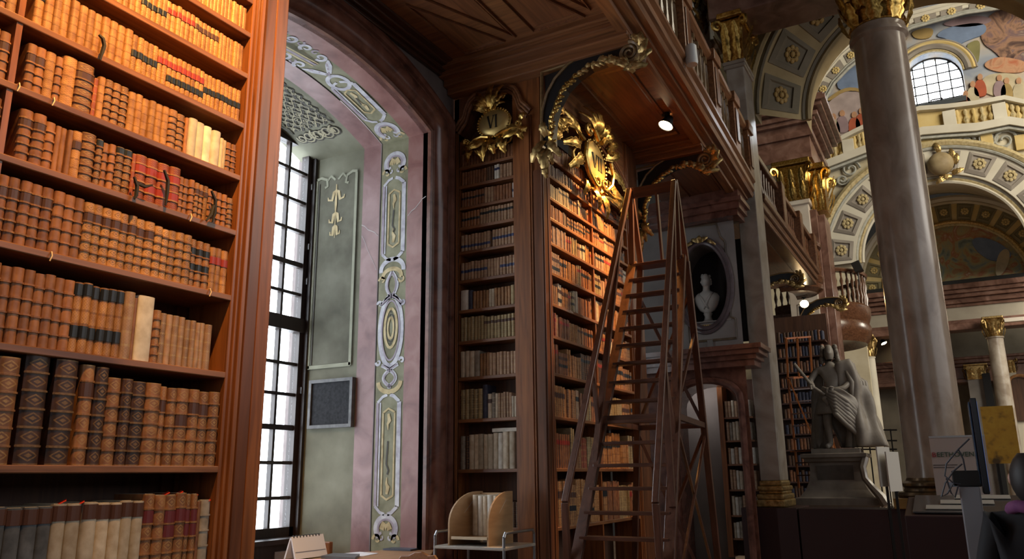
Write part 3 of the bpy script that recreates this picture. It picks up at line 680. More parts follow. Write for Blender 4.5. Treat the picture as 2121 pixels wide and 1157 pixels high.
# rows of the near case, listed from the right-hand post leftwards: (style, labels, count, width, height)
Lx = lambda s: [(a[0], int(a[1])) for a in s.split()]
NEAR = {
 2: [('grey','',1,.058,.33),('brown','',1,.022,.325),('orn','m1 m2',2,.030,.355),('orn','m1',1,.050,.36),('orn','m1 m2',1,.062,.362),('orn','',1,.055,.36),('orn','m1',1,.05,.36),('vel','d0',3,.05,.335),('vel','d0',4,.059,.335),('blue','d0',3,.06,.33),('blue','d0',2,.06,.33)],
 3: [('orn','',1,.055,.335),('orn','d1',2,.06,.335),('orn','d2',1,.065,.34),('orn','',1,.05,.335),('orn','d1',1,.036,.34),('orn','',1,.075,.345),('dark','',1,.065,.345),('dark','',1,.05,.35),('orn','',1,.06,.352),('dark','',1,.062,.385),('orn','d1',1,.06,.39),('_','',1,.018,0),('dark','',1,.095,.40),('_','',1,.02,0),('dark','',1,.095,.405),('_','',1,.02,0),('orn','',2,.08,.39)],
 4: [('_','',1,.075,0),('rose','',1,.038,.215),('rose','',4,.028,.215),('rose','',4,.033,.225),('orn','',1,.035,.235),('white','',1,.088,.285),('rbrown','',1,.022,.27),('rose','',1,.048,.285),('tan','k0 k3',6,.038,.285),('rbrown','',4,.041,.285),('rbrown','',5,.041,.29),('brown','',2,.04,.29)],
 5: [('_','',1,.012,0),('tan','r1',3,.037,.215),('orn','k1 k3',3,.036,.225),('diamond','',5,.039,.235),('diamond','d1',2,.044,.242),('diamond','d1',6,.041,.25),('rbrown','',3,.043,.252),('brown','d1',5,.042,.256),('brown','d1',4,.042,.256)],
 6: [('_','',1,.012,0),('orn','',1,.035,.155),('rbrown','',4,.030,.168),('orn','d1',3,.026,.172),('rbrown','',3,.028,.178),('red','r1 r3',3,.062,.205),('red','r1',1,.06,.205),('red','',1,.02,.20),('orn','k0',2,.042,.205),('rbrown','',2,.028,.20),('orn','k0',1,.03,.205),('orn','',1,.068,.212),('tan','d1',1,.042,.20),('rbrown','',3,.024,.195),('rbrown','',1,.04,.20),('brown','d1',3,.05,.21),('brown','',4,.045,.21)],
 7: [('_','',1,.012,0),('rbrown','',2,.030,.155),('vel','',2,.022,.16),('white','',1,.05,.185),('white','',3,.046,.19),('rbrown','',1,.02,.185),('orn','',2,.046,.19),('tan','',6,.035,.19),('orn','',3,.038,.198),('tan','',1,.03,.195),('red','',1,.022,.18),('orn','d1',1,.075,.215),('tan','',1,.062,.215),('rbrown','',1,.03,.20),('tan','',1,.042,.20),('rbrown','d1',3,.04,.20),('tan','',1,.04,.20),('brown','',4,.045,.20)],
 8: [('_','',1,.012,0),('gilt','k2',9,.0255,.172),('gilt','r1 k3',8,.0265,.175),('gilt','r1',2,.026,.175),('gilt','k2',5,.028,.18),('tan','',11,.036,.188),('tan','k1',3,.04,.192),('rbrown','',4,.025,.185),('tan','',3,.045,.19)],
 9: [('_','',1,.012,0),('gilt','',7,.0235,.150),('gilt','d1',6,.026,.155),('tan','r1',6,.0265,.158),('gilt','k2',5,.027,.160),('tan','',5,.030,.162),('gilt','',14,.025,.162)],
 10: [('_','',1,.012,0),('gilt','',30,.0235,.135)],
}
ROWN = {2: 'bottom row', 3: 'second row up', 4: 'third row up', 5: 'fourth row up', 6: 'fifth row up', 7: 'sixth row up', 8: 'seventh row up', 9: 'eighth row up', 10: 'ninth row up'}
LIM = {2: 1.52, 3: 1.52, 4: 1.45, 5: 1.40, 6: 1.35, 7: 1.32, 8: 1.42, 9: 1.72, 10: 2.05}
for r, spec in NEAR.items():
    y = 2.628; k = 0; skipped = False
    for st, lab, cnt, w, h in spec:
        for i in range(cnt):
            if st == '_': y -= w; continue
            ww_ = w*random.uniform(0.93, 1.05)
            if y-ww_ < 1.52 and not skipped: y = 1.49; skipped = True
            if y-ww_ < LIM[r]: break
            k += 1; hh = h*random.uniform(0.985, 1.012)
            nm = LOOK[st]+' book'
            if lab: nm += ' with '+LBN[lab[0]][1]+' label'
            one_book((XF-0.025-random.uniform(0, 0.012), y-ww_/2, SH[r]+TH), (0,1,0), (1,0,0), ww_-0.0015, hh, 0.20 if r < 6 else 0.14, st, Lx(lab), True,
                     '%s, %s from the post, %s, near bookcase' % (nm, ordinal(k), ROWN[r]), 'leather books in the near bookcase', pages=(r == 2))
            y -= ww_
# return case VI: spec left to right
CASE6 = {
 2: [('dark','',20,.037,.21)],
 3: [('grey','',1,.052,.29),('dark','',1,.036,.29),('vel','',6,.05,.30),('white','',1,.05,.305),('vel','',2,.062,.31),('_','',1,.02,0),('dark','',1,.05,.305),('grey','',2,.03,.255)],
 4: [('olive','',5,.047,.265),('ink','',1,.055,.295),('_','',1,.006,0),('vel','d1',1,.04,.215),('grey','',1,.035,.22),('vel','',1,.03,.215),('rose','',5,.028,.215),('vel','',2,.026,.18),('white','d2',3,.046,.275)],
 5: [('vel','',3,.05,.235),('grey','',1,.06,.235),('orn','',3,.034,.205),('rose','',12,.036,.20),('rose','b2',8,.034,.195)],
 6: [('olive','',7,.036,.22),('olive','d1',18,.036,.205)],
 7: [('white','',1,.08,.19),('ink','',1,.045,.185),('orn','',5,.034,.165),('vel','',2,.03,.17),('orn','',5,.036,.17),('olive','',7,.042,.175)],
 8: [('rose','b2',8,.036,.17),('rose','',4,.034,.172),('rose','b2',5,.035,.172),('grey','',4,.04,.175),('rose','b2',4,.034,.17)],
 9: [('rose','b3',9,.036,.16),('_','',1,.02,0),('rose','b2',14,.035,.165)],
 10: [('rbrown','k2',6,.034,.15),('rose','k1',18,.033,.155)],
 11: [('brown','k2',8,.032,.15),('rose','',3,.034,.155),('brown','',6,.033,.15),('white','b2',1,.03,.15),('rose','',5,.04,.155)],
 12: [('brown','',9,.032,.14),('dark','',3,.03,.14),('white','b1',2,.03,.145),('rose','',4,.034,.14),('dark','',2,.03,.14),('white','b1',1,.03,.15),('brown','',5,.035,.145)],
 13: [('brown','',26,.034,.135)],
}
for r, spec in CASE6.items():
    x = VX0+0.012; k = 0
    for st, lab, cnt, w, h in spec:
        for i in range(cnt):
            if st == '_': x += w; continue
            ww_ = w*random.uniform(0.92, 1.06)
            if x+ww_ > VX1-0.006: break
            k += 1; nm = LOOK[st]+' book'
            if lab: nm += ' with '+LBN[lab[0]][1]+' label'
            one_book((x+ww_/2, Y6+0.03+random.uniform(0, 0.012), SH[r]+TH), (1,0,0), (0,-1,0), ww_-0.0015, h*random.uniform(0.98, 1.02), 0.15, st, Lx(lab), r in (3, 4),
                     '%s, %s from left, %s, bookcase VI' % (nm, ordinal(k), 'row above the book rack' if r == 3 else 'two rows above rack'), 'books in the narrow bookcase', pages=False)
            x += ww_
m = MB(); m.box(-3.56, -3.26, Y6+0.03, Y6+0.18, SH[3]+TH+0.312, SH[3]+TH+0.345)
tag(m.build('book', LM['white'], bevel=0.004), 'white vellum book lying flat across the tops of vellum books in bookcase VI', 'book', 'books in the narrow bookcase')
# hall case VII, mostly one mass of small volumes
KEYS = ['rbrown','brown','orn','tan','gilt','rose','vel','dark','olive','red']
WTS = [5,5,6,5,5,4,2,2,2,1]
for r in range(2, 14):
    room = (SH[r+1] if r+1 < len(SH) else 4.70)-SH[r]-TH
    for a, b in ((6.225, 7.195), (7.225, 8.19)):
        y = a
        while y < b-0.02:
            st = random.choices(KEYS, WTS)[0]; n = random.randint(2, 8)
            w = random.uniform(0.024, 0.042)+(0.012 if r < 5 else 0); h = room*random.uniform(0.66, 0.9); lab = Lx(random.choice(['', '', '', 'd1', 'r1', 'k1', 'd1 k3']))
            if st in ('red', 'vel'): n = min(n, 3)
            for i in range(n):
                ww_ = w*random.uniform(0.93, 1.07)
                if y+ww_ > b-0.003: y = b; break
                one_book((XF-0.03-random.uniform(0, 0.012), y+ww_/2, SH[r]+TH), (0,1,0), (1,0,0), ww_-0.002, h*random.uniform(0.985, 1.01), 0.16, st, lab, False); y += ww_
            if random.random() < 0.08: y += random.uniform(0.01, 0.05)
for r in NEAR:                                       # the near case goes on to the left, outside the photograph
    room = SH[r+1]-SH[r]-TH; y = LIM[r]-0.03 if LIM[r] < 1.49 else 1.47
    while y > 0.5:
        st = random.choices(KEYS, WTS)[0]; w = random.uniform(0.028, 0.05); h = room*random.uniform(0.7, 0.88)
        for i in range(random.randint(2, 6)):
            if y-w < 0.46: y = 0; break
            one_book((XF-0.03-random.uniform(0, 0.012), y-w/2, SH[r]+TH), (0,1,0), (1,0,0), w-0.002, h*random.uniform(0.985, 1.01), 0.16, st, [], False); y -= w
# red and pale paper slips among the near books
SLR = flat('red_paper_slip', (0.75,0.05,0.02), .6); SLW = flat('pale_paper_slip', (0.7,0.55,0.35), .7)
def slip(px, py, z, name, lab, mat, sz=0.016, tilt=0.5):
    p = at(px, py, 'x', XF-0.05); m = MB(); p.z = max(p.z, z)
    m.obox((p.x, p.y, p.z), (0.5,0.86,tilt), (-0.8,0.5,0.1), (0,-0.4,1), sz, 0.03, 0.0012); tag(m.build(name, mat), lab, 'bookmark', 'bookmarks in the near bookcase')
for i, (px, py) in enumerate(((343,1022), (371,1020), (402,1026), (428,1037), (128,1039), (166,1041))):
    slip(px, py, 1.5, 'paper_slip', '%s red paper slip from left sticking up from the bottom row, near bookcase' % ordinal([3,4,5,6,1,2][i]), SLR)
for i, (px, py) in enumerate(((41,180), (113,210), (397,450), (437,605), (108,530))):
    p = at(px, py, 'x', XF+0.002); m = MB(); m.tube([(XF-0.06, p.y+0.004, p.z+0.02), (XF-0.004, p.y, p.z+0.018), (XF+0.006, p.y-0.002, p.z), (XF+0.004, p.y-0.008, p.z-0.022)], 0.0028, 5)
    tag(m.build('ribbon_marker', SLW, smooth=True), ['pale ribbon end hanging over shelf edge at far left, near bookcase', 'pale ribbon end hanging under tan books, sixth row, near bookcase', 'pale ribbon end under small red-brown books, fifth row, near bookcase', 'pale frayed cord end under red-labelled tan books, fourth row, near bookcase', 'pale cord end under brown banded books, fourth row, near bookcase'][i], 'bookmark', 'bookmarks in the near bookcase')
TIE = flat('dark_tie', (0.02,0.016,0.01), .6)
for i, pts in enumerate((((205,72),(213,80),(216,95),(212,108),(207,124)), ((278,366),(284,385),(282,405),(278,412)), ((284,380),(300,386),(316,383)), ((340,352),(348,375),(346,400),(343,425)), ((438,395),(446,415),(445,440),(440,458)), ((443,425),(437,445),(427,457)))):
    P = [at(a, b, 'x', XF+0.012) for a, b in pts]
    m = MB(); m.tube(P, [0.006]+[0.009]*(len(P)-2)+[0.004], 5)
    tag(m.build('book_tie', TIE, smooth=True), ['dark leather tie hanging from a tan book, seventh row, near bookcase', 'dark cloth tie on the leftmost red-labelled book, near bookcase', 'short dark tie stretched between two red-labelled books, near bookcase', 'dark tie over the red-labelled books, third from left, near bookcase', 'long dark tie hanging from small book right of red-labelled ones', 'short slanting dark tie beside the long hanging tie'][i], 'tie', 'ties hanging from books')
_so = STUFF.build('old_books', SM, smooth=True, fix=False); _so['kind'] = 'stuff'
_so['label'] = 'closely packed small leather books filling the shelves of bookcases VI and VII'; _so['category'] = 'books'
# ------------------------------------------------------------------ gallery spotlights (each carries its own light)
BULB = flat('lamp_glow', (1,0.9,0.7), .5, emit=(1.0,0.78,0.45), estr=40.0)
HOUS = flat('lamp_housing', (0.03,0.03,0.03), .4, 0.5)
def spot(loc, target, power, label, size=1.25, scale=1.0, blend=0.6):
    p = Vector(loc); d = (Vector(target)-p).normalized()
    t = thing('spotlight', label, 'lamp', (p.x, p.y, p.z), 'gallery spotlights')
    x = d.cross(Vector((0,0,1))).normalized(); y = x.cross(d)
    def ring(r, k): return [p+d*k+(x*math.cos(a)+y*math.sin(a))*r for a in [2*PI*i/16 for i in range(16)]]
    s_ = scale
    m = MB(); m.grid([ring(0.012*s_, -0.10*s_), ring(0.045*s_, -0.09*s_), ring(0.06*s_, -0.03*s_), ring(0.085*s_, 0.03*s_), ring(0.08*s_, 0.03*s_), ring(0.05*s_, -0.02*s_)], close_u=True)
    m.build('reflector', HOUS, t, smooth=True)
    m = MB(); k = m.grid([ring(0.076*s_, 0.022*s_), ring(0.05*s_, 0.034*s_), ring(0.015*s_, 0.04*s_)], close_u=True); m.quadf([k+32+i for i in range(16)])
    m.build('bulb', BULB, t, smooth=True)
    m = MB(); m.bar(p+Vector((0,0,0.02)), (p.x, p.y, p.z+0.11*s_), 0.02, 0.02); m.lathe([(0,0),(0.045*s_,0),(0.045*s_,0.02),(0,0.02)], 12, (p.x, p.y, p.z+0.10*s_)); m.build('mount', HOUS, t)
    L = bpy.data.lights.new('spot_beam', 'SPOT'); L.energy = power; L.color = (1.0, 0.50, 0.14); L.spot_size = size; L.spot_blend = blend; L.shadow_soft_size = 0.06
    o = bpy.data.objects.new('spot_beam', L); COL.objects.link(o); o.location = p+d*0.06; o.rotation_euler = d.to_track_quat('-Z', 'Y').to_euler(); adopt(o, t)
    return t
spot((-2.33, 7.75, 5.27), (-3.05, 6.9, 3.15), 980, 'glowing round spotlight under the gallery aimed at bookcase VII', 1.16, 1.0, 0.8)
spot((-1.85, 1.65, 5.25), (-3.05, 2.0, 3.95), 900, 'assumed spotlight under the gallery aimed at the near bookcase', 1.30, 1.0, 0.95)  # lamp out of view, assumed from the warm light on the near shelves

# ------------------------------------------------------------------ carved ornament helpers
def leaf(fn, base, ang, L, Wd, curl=0.05, bend=0.0, lobes=4, c0=0.0, nt=11, nq=6):
    m = MB(); rows = []; ca, sa = math.cos(ang), math.sin(ang)
    for i in range(nt+1):
        t = i/nt; w = Wd*(math.sin(PI*(t*0.80+0.12))**0.6)*(0.68+0.32*abs(math.cos(lobes*PI*t)))*(1-0.15*t)
        r = []
        for j in range(nq+1):
            q = -1+2*j/nq; al = L*t-abs(q)*w*0.25; ac = bend*L*t*t+q*w
            out = c0+curl*math.sin(PI*t*0.9)*(1.0 if t < 0.7 else 1.1)+(1-abs(q))*w*0.5*(0.6+0.4*math.cos(j*PI))+0.006
            r.append(fn(base[0]+ca*al-sa*ac, base[1]+sa*al+ca*ac, out))
        rows.append(r)
    m.grid(rows); return m
def c_scroll(fn, pts, r0, r1, c=0.03, end=1, rad=0.04):
    """tapering tube along pts ending in a spiral"""
    P = [(a, b) for a, b in pts]; (ax, ay), (bx, by) = P[-2], P[-1]; th = math.atan2(by-ay, bx-ax)
    cx, cy = bx-math.sin(th)*rad*end, by+math.cos(th)*rad*end; a0 = math.atan2(by-cy, bx-cx)
    for i in range(1, 15): P.append((cx+rad*(1-i/17)*math.cos(a0+end*i*0.62), cy+rad*(1-i/17)*math.sin(a0+end*i*0.62)))
    k = len(P); m = MB(); m.tube([fn(a, b, c) for a, b in P], [r0+(r1-r0)*i/(k-1) for i in range(k)], 7); return m
def put_numeral(text, fn, h, parent, c):
    """roman numeral built of straight strokes"""
    m = MB(); w = {'V': 0.62, 'I': 0.30}; tot = sum(w[ch] for ch in text); x = -tot*h/2
    def stroke(x0, y0, x1, y1, t):
        d = math.hypot(x1-x0, y1-y0); nx, ny = -(y1-y0)/d*t/2, (x1-x0)/d*t/2
        m.prism([(x0+nx,y0+ny),(x0-nx,y0-ny),(x1-nx,y1-ny),(x1+nx,y1+ny)], lambda u,v,z: fn(u,v,z), c, c+0.006)
    for ch in text:
        if ch == 'V':
            stroke(x+0.06*h, h/2, x+0.30*h, -h/2, 0.13*h); stroke(x+0.55*h, h/2, x+0.32*h, -h/2, 0.05*h)
            stroke(x, h/2, x+0.16*h, h/2, 0.035*h); stroke(x+0.47*h, h/2, x+0.62*h, h/2, 0.035*h)
        else:
            stroke(x+0.15*h, h/2, x+0.15*h, -h/2, 0.12*h); stroke(x+0.04*h, h/2, x+0.26*h, h/2, 0.035*h); stroke(x+0.04*h, -h/2, x+0.26*h, -h/2, 0.035*h)
        x += w[ch]*h
    return m.build('numeral', flat('numeral_black', (0.01,0.009,0.007), .4), parent)
PLQ = noise_mat('gilt_plaque', [(0.48,0.33,0.11),(0.62,0.45,0.17),(0.72,0.55,0.24)], scale=6, rough=0.35, metal=0.75)
def cartouche(label, fn, loc, rx, rz, num, nh, leaves, scrolls, k=1.0):
    t = thing('cartouche', label, 'cartouche', loc, 'gilded number cartouches')
    m = MB(); n = 28; rows = []
    for f, c in ((1.0, 0.0), (1.0, 0.02), (0.85, 0.035), (0.5, 0.042), (0.02, 0.044)): rows.append([fn(rx*f*math.cos(2*PI*i/n), rz*f*math.sin(2*PI*i/n), c) for i in range(n)])
    m.grid(rows, close_u=True); m.build('plaque', PLQ, t, smooth=True)
    put_numeral(num, fn, nh, t, 0.042)
    b = MB(); nb = 34
    for i in range(nb):
        a = 2*PI*i/nb; p = fn(rx*1.05*math.cos(a), rz*1.05*math.sin(a), 0.022); b.ell(p, 0.013*k, 0.013*k, 0.013*k, 6, 4)
    o = b.build('beaded_rim', GOLD, t, smooth=True); o['kind'] = 'stuff'
    for L in leaves: leaf(fn, *L).build('leaf', GOLD, t, smooth='all')
    for S in scrolls: c_scroll(fn, *S).build('scroll', GOLD, t, smooth=True)
    return t
c6 = at(1023, 254, 'y', Y6-0.05)
fn6 = lambda a, b, c: (c6.x+a, Y6-0.035-c, c6.z+b)
D = math.radians
lv = []
for a, L_, w in ((90,.27,.05),(70,.26,.045),(112,.25,.045),(50,.20,.04),(133,.21,.042),(30,.13,.03),(152,.15,.035)): lv.append(((-0.035+0.05*math.cos(D(a)), 0.13), D(a), L_, w, 0.07, 0.15*(1 if a > 90 else -1)))
for b_, a, L_, w, bd in (((-0.05,-0.15),205,.30,.055,-0.25),((-0.10,-0.14),190,.22,.05,0.3),((-0.02,-0.16),225,.22,.05,0.3),((0.05,-0.15),-12,.30,.055,0.25),((0.12,-0.12),8,.22,.05,-0.3),((0.02,-0.16),-40,.20,.05,-0.3),((-0.22,-0.20),230,.16,.05,.2),((0.24,-0.12),-45,.14,.045,-.2),((0.0,-0.17),-90,.15,.05,0),((-0.13,-0.2),255,.15,.045,.3),((0.12,-0.18),-75,.14,.045,-.3),((-0.27,-0.15),170,.09,.035,0),((0.28,-0.05),40,.10,.035,0)):
    lv.append((b_, D(a), L_, w, 0.05, bd))
sc6 = [([(-0.04,-0.15),(-0.12,-0.13),(-0.19,-0.14),(-0.26,-0.19)], .016, .007, .05, -1, .035), ([(0.04,-0.15),(0.12,-0.12),(0.19,-0.11),(0.27,-0.12)], .016, .007, .05, 1, .035),
       ([(-0.20,-0.25),(-0.16,-0.30),(-0.10,-0.29),(-0.06,-0.24)], .011, .006, .03, 1, .025), ([(-0.06,-0.23),(-0.02,-0.28),(0.04,-0.27),(0.07,-0.22)], .011, .006, .03, 1, .025), ([(0.08,-0.21),(0.12,-0.25),(0.18,-0.23),(0.21,-0.18)], .011, .006, .03, 1, .025),
       ([(-0.05,0.14),(-0.10,0.18),(-0.13,0.24)], .014, .007, .04, 1, .03), ([(0.0,0.14),(0.05,0.18),(0.08,0.25)], .014, .007, .04, -1, .03), ([(0.17,0.04),(0.19,0.0),(0.17,-0.08)], .012, .007, .03, 1, .03)]
cartouche('gilded rococo cartouche reading VI on the narrow bookcase', fn6, tuple(c6), 0.165, 0.135, 'VI', 0.125, lv, sc6)
c7 = at(1233, 338, 'x', XF+0.05)
fn7 = lambda a, b, c: (XF+0.03+c, c7.y+a*1.45, c7.z+b)
lv = []
for a, L_, w in ((95,.36,.06),(75,.32,.055),(118,.34,.06),(55,.28,.05),(140,.32,.055)): lv.append(((0.02+0.05*math.cos(D(a)), 0.24), D(a), L_, w, 0.12, 0.2*(1 if a > 90 else -1)))
for b_, a, L_, w, bd in (((-0.20,0.10),160,.40,.08,-.2),((-0.22,0.05),190,.38,.08,.2),((-0.18,-0.02),215,.42,.08,.15),((-0.30,0.16),175,.36,.07,.3),((-0.40,0.10),200,.36,.07,-.3),((-0.45,0.22),180,.30,.06,0),((-0.52,0.05),235,.28,.06,0),((-0.62,0.12),250,.26,.06,.2),((-0.55,0.20),150,.22,.05,.2),
    ((0.20,0.16),20,.34,.07,.25),((0.24,0.05),-15,.36,.08,-.2),((0.20,-0.08),-40,.40,.08,-.2),((0.10,-0.22),-25,.40,.08,.25),((-0.05,-0.26),-75,.26,.07,.1),((0.05,-0.26),-55,.32,.08,-.2),((0.30,-0.16),-10,.36,.07,-.3),((0.36,-0.26),-35,.30,.07,.2),((0.46,-0.20),0,.26,.06,.2),((-0.15,-0.24),235,.22,.06,.2),((0.40,-0.02),-30,.30,.06,.2),((0.5,-.1),-50,.24,.06,.2),((0.24,0.26),60,.26,.06,-.3)):
    lv.append(((b_[0]*1.12, b_[1]*1.12), D(a), L_*.85, w*.8, 0.06, bd))
sc7 = [([(0.02,0.22),(0.08,0.30),(0.16,0.32),(0.22,0.28)], .026, .012, .09, -1, .06), ([(-0.04,0.22),(-0.12,0.30),(-0.20,0.30)], .026, .012, .09, 1, .06), ([(-0.22,0.10),(-0.25,-0.05),(-0.20,-0.20),(-0.10,-0.28)], .022, .012, .07, 1, .06),
       ([(0.22,0.10),(0.26,-0.02),(0.22,-0.16),(0.12,-0.26)], .022, .012, .07, -1, .06), ([(-0.25,0.12),(-0.40,0.16),(-0.52,0.12),(-0.60,0.02)], .02, .01, .06, -1, .05), ([(0.10,-0.26),(0.24,-0.28),(0.38,-0.24),(0.50,-0.28)], .02, .01, .07, -1, .05), ([(-0.55,0.25),(-0.62,0.18),(-0.70,0.08),(-0.70,-0.02)], .016, .008, .04, 1, .04), ([(-.36,0.0),(-.42,-.10),(-.40,-.2)], .016, .008, .04, 1, .04)]
cartouche('gilded rococo cartouche reading VII on the spotlit bookcase', fn7, tuple(c7), 0.185, 0.235, 'VII', 0.15, lv, sc7, 1.2)

# ------------------------------------------------------------------ scrolled console brackets carrying the gallery
BRW = wood('bracket_frame_wood', (0.13,0.075,0.03), (0.27,0.17,0.07), 'x', rough=.35)
def bracket(label):
    yb0 = 5.96
    A = lambda px, py: at(px, py, 'y', yb0)
    t = thing('bracket', label, 'bracket', (XF, yb0+0.06, 4.45), 'console brackets under the gallery')
    P = lambda L: [(A(*q).x, A(*q).z) for q in L]
    outer = P([(1124,300),(1122,265),(1124,230),(1133,195),(1150,163),(1175,135),(1207,112),(1245,96),(1280,87),(1305,85)])
    inner = P([(1141,312),(1141,275),(1143,245),(1152,212),(1168,182),(1192,156),(1220,137),(1250,126),(1275,121),(1298,121)])
    b = MB(); b.grid([[(x, yb0, z) for x, z in outer], [(x, yb0, z) for x, z in inner], [(x, yb0+0.13, z) for x, z in inner], [(x, yb0+0.13, z) for x, z in outer]], close_v=True)
    b.build('black_arm', BLACKP, t)
    for L, r in ((outer, 0.014), (inner, 0.012)): MB().tube([(x, yb0-0.006, z) for x, z in L], r, 6).build('edge_moulding', BRW, t, smooth=True)
    tri = P([(1126,155),(1166,140),(1143,170),(1128,200)])
    MB().prism(tri, lambda u, v, w: (u, w, v), yb0+0.02, yb0+0.10).build('black_spandrel', BLACKP, t)
    MB().tube([(x, yb0+0.012, z) for x, z in P([(1121,300),(1121,149),(1178,130)])], 0.015, 6).build('edge_moulding', BRW, t)
    sc = A(1305, 111); fn = lambda a, b_, c=0: (sc.x+a, yb0-0.02-c, sc.z+b_)
    m = MB(); pts = [(0.105*(1-i/46)*math.cos(PI*0.5-i*0.36), 0.105*(1-i/46)*math.sin(PI*0.5-i*0.36)) for i in range(40)]
    m.tube([fn(a, b_) for a, b_ in pts], [0.022*(1-i/70) for i in range(40)], 6); m.build('volute', BRW, t, smooth=True)
    m = MB(); m.prism([(0.10*math.cos(i*PI/10), 0.10*math.sin(i*PI/10)) for i in range(20)], lambda u, v, w: (sc.x+u, w, sc.z+v), yb0-0.01, yb0+0.14); m.build('volute_core', wood('volute_wood', (0.06,0.028,0.012), (0.13,0.06,0.025), 'x'), t)
    for b_, a, L, w, bd in (((-0.13,-0.02),-62,.20,.05,.35),((-0.05,-0.12),-35,.20,.055,.4),((0.02,-0.13),0,.19,.055,.5),((0.10,-0.08),45,.17,.05,.4),((0.12,0.0),75,.16,.045,.3),((-0.22,0.0),-20,.16,.045,-.3),((-0.30,0.02),-35,.14,.04,.2),((0.10,0.06),110,.12,.04,.2),((-0.02,-0.10),-60,.12,.05,0)):
        leaf(lambda u, v, c: fn(u, v, c-0.02), b_, math.radians(a), L, w, 0.06, bd).build('leaf', OLDGOLD, t, smooth='all')
    # garland of small gilt leaves along the inner curve
    for i in range(len(inner)-1):
        for q in (0.15, 0.45, 0.75):
            x, z = inner[i][0]+(inner[i+1][0]-inner[i][0])*q, inner[i][1]+(inner[i+1][1]-inner[i][1])*q
            th = math.atan2(inner[i+1][1]-inner[i][1], inner[i+1][0]-inner[i][0])
            f2 = lambda u, v, c, x=x, z=z: (x+u, yb0-0.012-c, z+v)
            leaf(f2, (0,0), th-0.9+random.uniform(-.3,.3), 0.085, 0.028, 0.035, 0.2, nt=6, nq=4).build('garland_leaf', GOLD if i < 5 else OLDGOLD, t, smooth='all')
            if q == 0.45:
                leaf(f2, (0,0), th-2.3+random.uniform(-.3,.3), 0.06, 0.025, 0.03, 0.2, nt=6, nq=4).build('garland_leaf', GOLD if i < 5 else OLDGOLD, t, smooth='all')
    bx, bz = inner[0]
    fb = lambda u, v, c: (bx-0.03+u, yb0-0.01-c, bz+v)
    for b_, a, L, w, bd in (((0,0.02),-90,.26,.06,0),((-0.03,0.10),-110,.22,.05,-.2),((0.03,0.10),-70,.22,.05,.2),((0,0.14),95,.14,.05,.1),((-0.02,0.02),-125,.14,.04,.3),((0.03,0.0),-60,.15,.04,-.3),((0,-0.14),-90,.13,.04,0)):
        leaf(fb, b_, math.radians(a), L, w, 0.06, bd).build('leaf', OLDGOLD, t, smooth='all')
    return t
br1 = bracket('large scrolled bracket with gilt garland between bookcases VI and VII')
def bracket_at(dx, dy, dz, label, s=1.0):
    c = copy_tree(br1, xf=Matrix.Translation((dx, dy, dz))); c['label'] = label; return c
bracket_at(-0.10, 2.72, 0.0, 'scrolled bracket with gilt garland past the far end of bookcase VII')

# ------------------------------------------------------------------ tall library ladder
LW = wood('ladder_wood', (0.06,0.024,0.015), (0.125,0.054,0.034), 'z', rough=0.28)
LWX = wood('ladder_tread_wood', (0.05,0.02,0.012), (0.11,0.046,0.028), 'x', rough=0.28)
KY = 0.88
yt, ybm = 8.3*KY, 6.55*KY
lad = thing('library_ladder', 'tall brown wooden library steps with handrails in front of bookcase VII', 'ladder', (-2.4, 6.4, 0))
TL_, TR_ = at(1311,548,'y',yt), at(1412,538,'y',yt); BL_, BR_ = at(1203,1109,'y',ybm), at(1388,1112,'y',ybm)
TR_.z = TL_.z; BR_.z = BL_.z
dz_ = (TL_.z-BL_.z)
def onl(z, side):
    a, b = (BL_, TL_) if side == 0 else (BR_, TR_); u = (z-BL_.z)/dz_; return a+(b-a)*u
for s in (0, 1):
    MB().bar(onl(0.0, s), onl(TL_.z+0.02, s), 0.045, 0.085, (1,0,0)).build('stile', LW, lad, bevel=0.005)
nt_ = 14
for k in range(-5, nt_+1):
    z = BL_.z+dz_*k/nt_
    if z < 0.1: continue
    a, b = onl(z, 0), onl(z, 1); dp = 0.20 if k == nt_ else 0.11
    m = MB(); m.box(a.x, b.x, a.y-0.04, a.y-0.04+dp, z-0.028, z); m.build('tread', LWX, lad, bevel=0.004)
# rear frame
RT0, RT1 = Vector((TL_.x+0.02, yt+0.16, TL_.z)), Vector((TR_.x, yt+0.16, TR_.z))
r1b = at(1487,1157,'y',yt+0.75); r1t = RT1
dirn = (r1b-r1t); RB1 = r1t+dirn*((0-r1t.z)/dirn.z)
RB0 = Vector((RB1.x-0.95, RB1.y, 0))
for a, b in ((RT0, RB0), (RT1, RB1)): MB().bar(b, a, 0.045, 0.06, (1,0,0)).build('rear_leg', LW, lad, bevel=0.004)
def onr(z, s):
    a, b = (RB0, RT0) if s == 0 else (RB1, RT1); return a+(b-a)*(z/a.lerp(b,1).z)
zm = BL_.z+dz_*5.1/14
m = MB(); a, b, c_, d_ = onl(zm,0), onl(zm,1), onr(zm,1), onr(zm,0)
for p, q in ((a,b),(b,c_),(c_,d_),(d_,a)): m.bar(p, q, 0.035, 0.05)
m.build('middle_frame', LWX, lad)
m = MB(); m.bar(onr(zm,0), onr(TL_.z-0.3,1), 0.02, 0.03).bar(onr(zm,1), onr(TL_.z-0.3,0), 0.02, 0.03); m.build('cross_brace', LW, lad)
m = MB(); m.bar(onr(0.15,0), onr(zm-0.05,1), 0.02, 0.03).bar(onr(0.15,1), onr(zm-0.05,0), 0.02, 0.03); m.build('cross_brace', LW, lad)
m = MB(); m.bar(onl(zm-0.02,1), onr(0.3,1), 0.02, 0.03).bar(onl(0.4,1), onr(zm-0.1,1), 0.02, 0.03).bar(onl(zm,1), onr(TL_.z-0.7,1), 0.02, 0.03); m.build('side_brace', LW, lad)
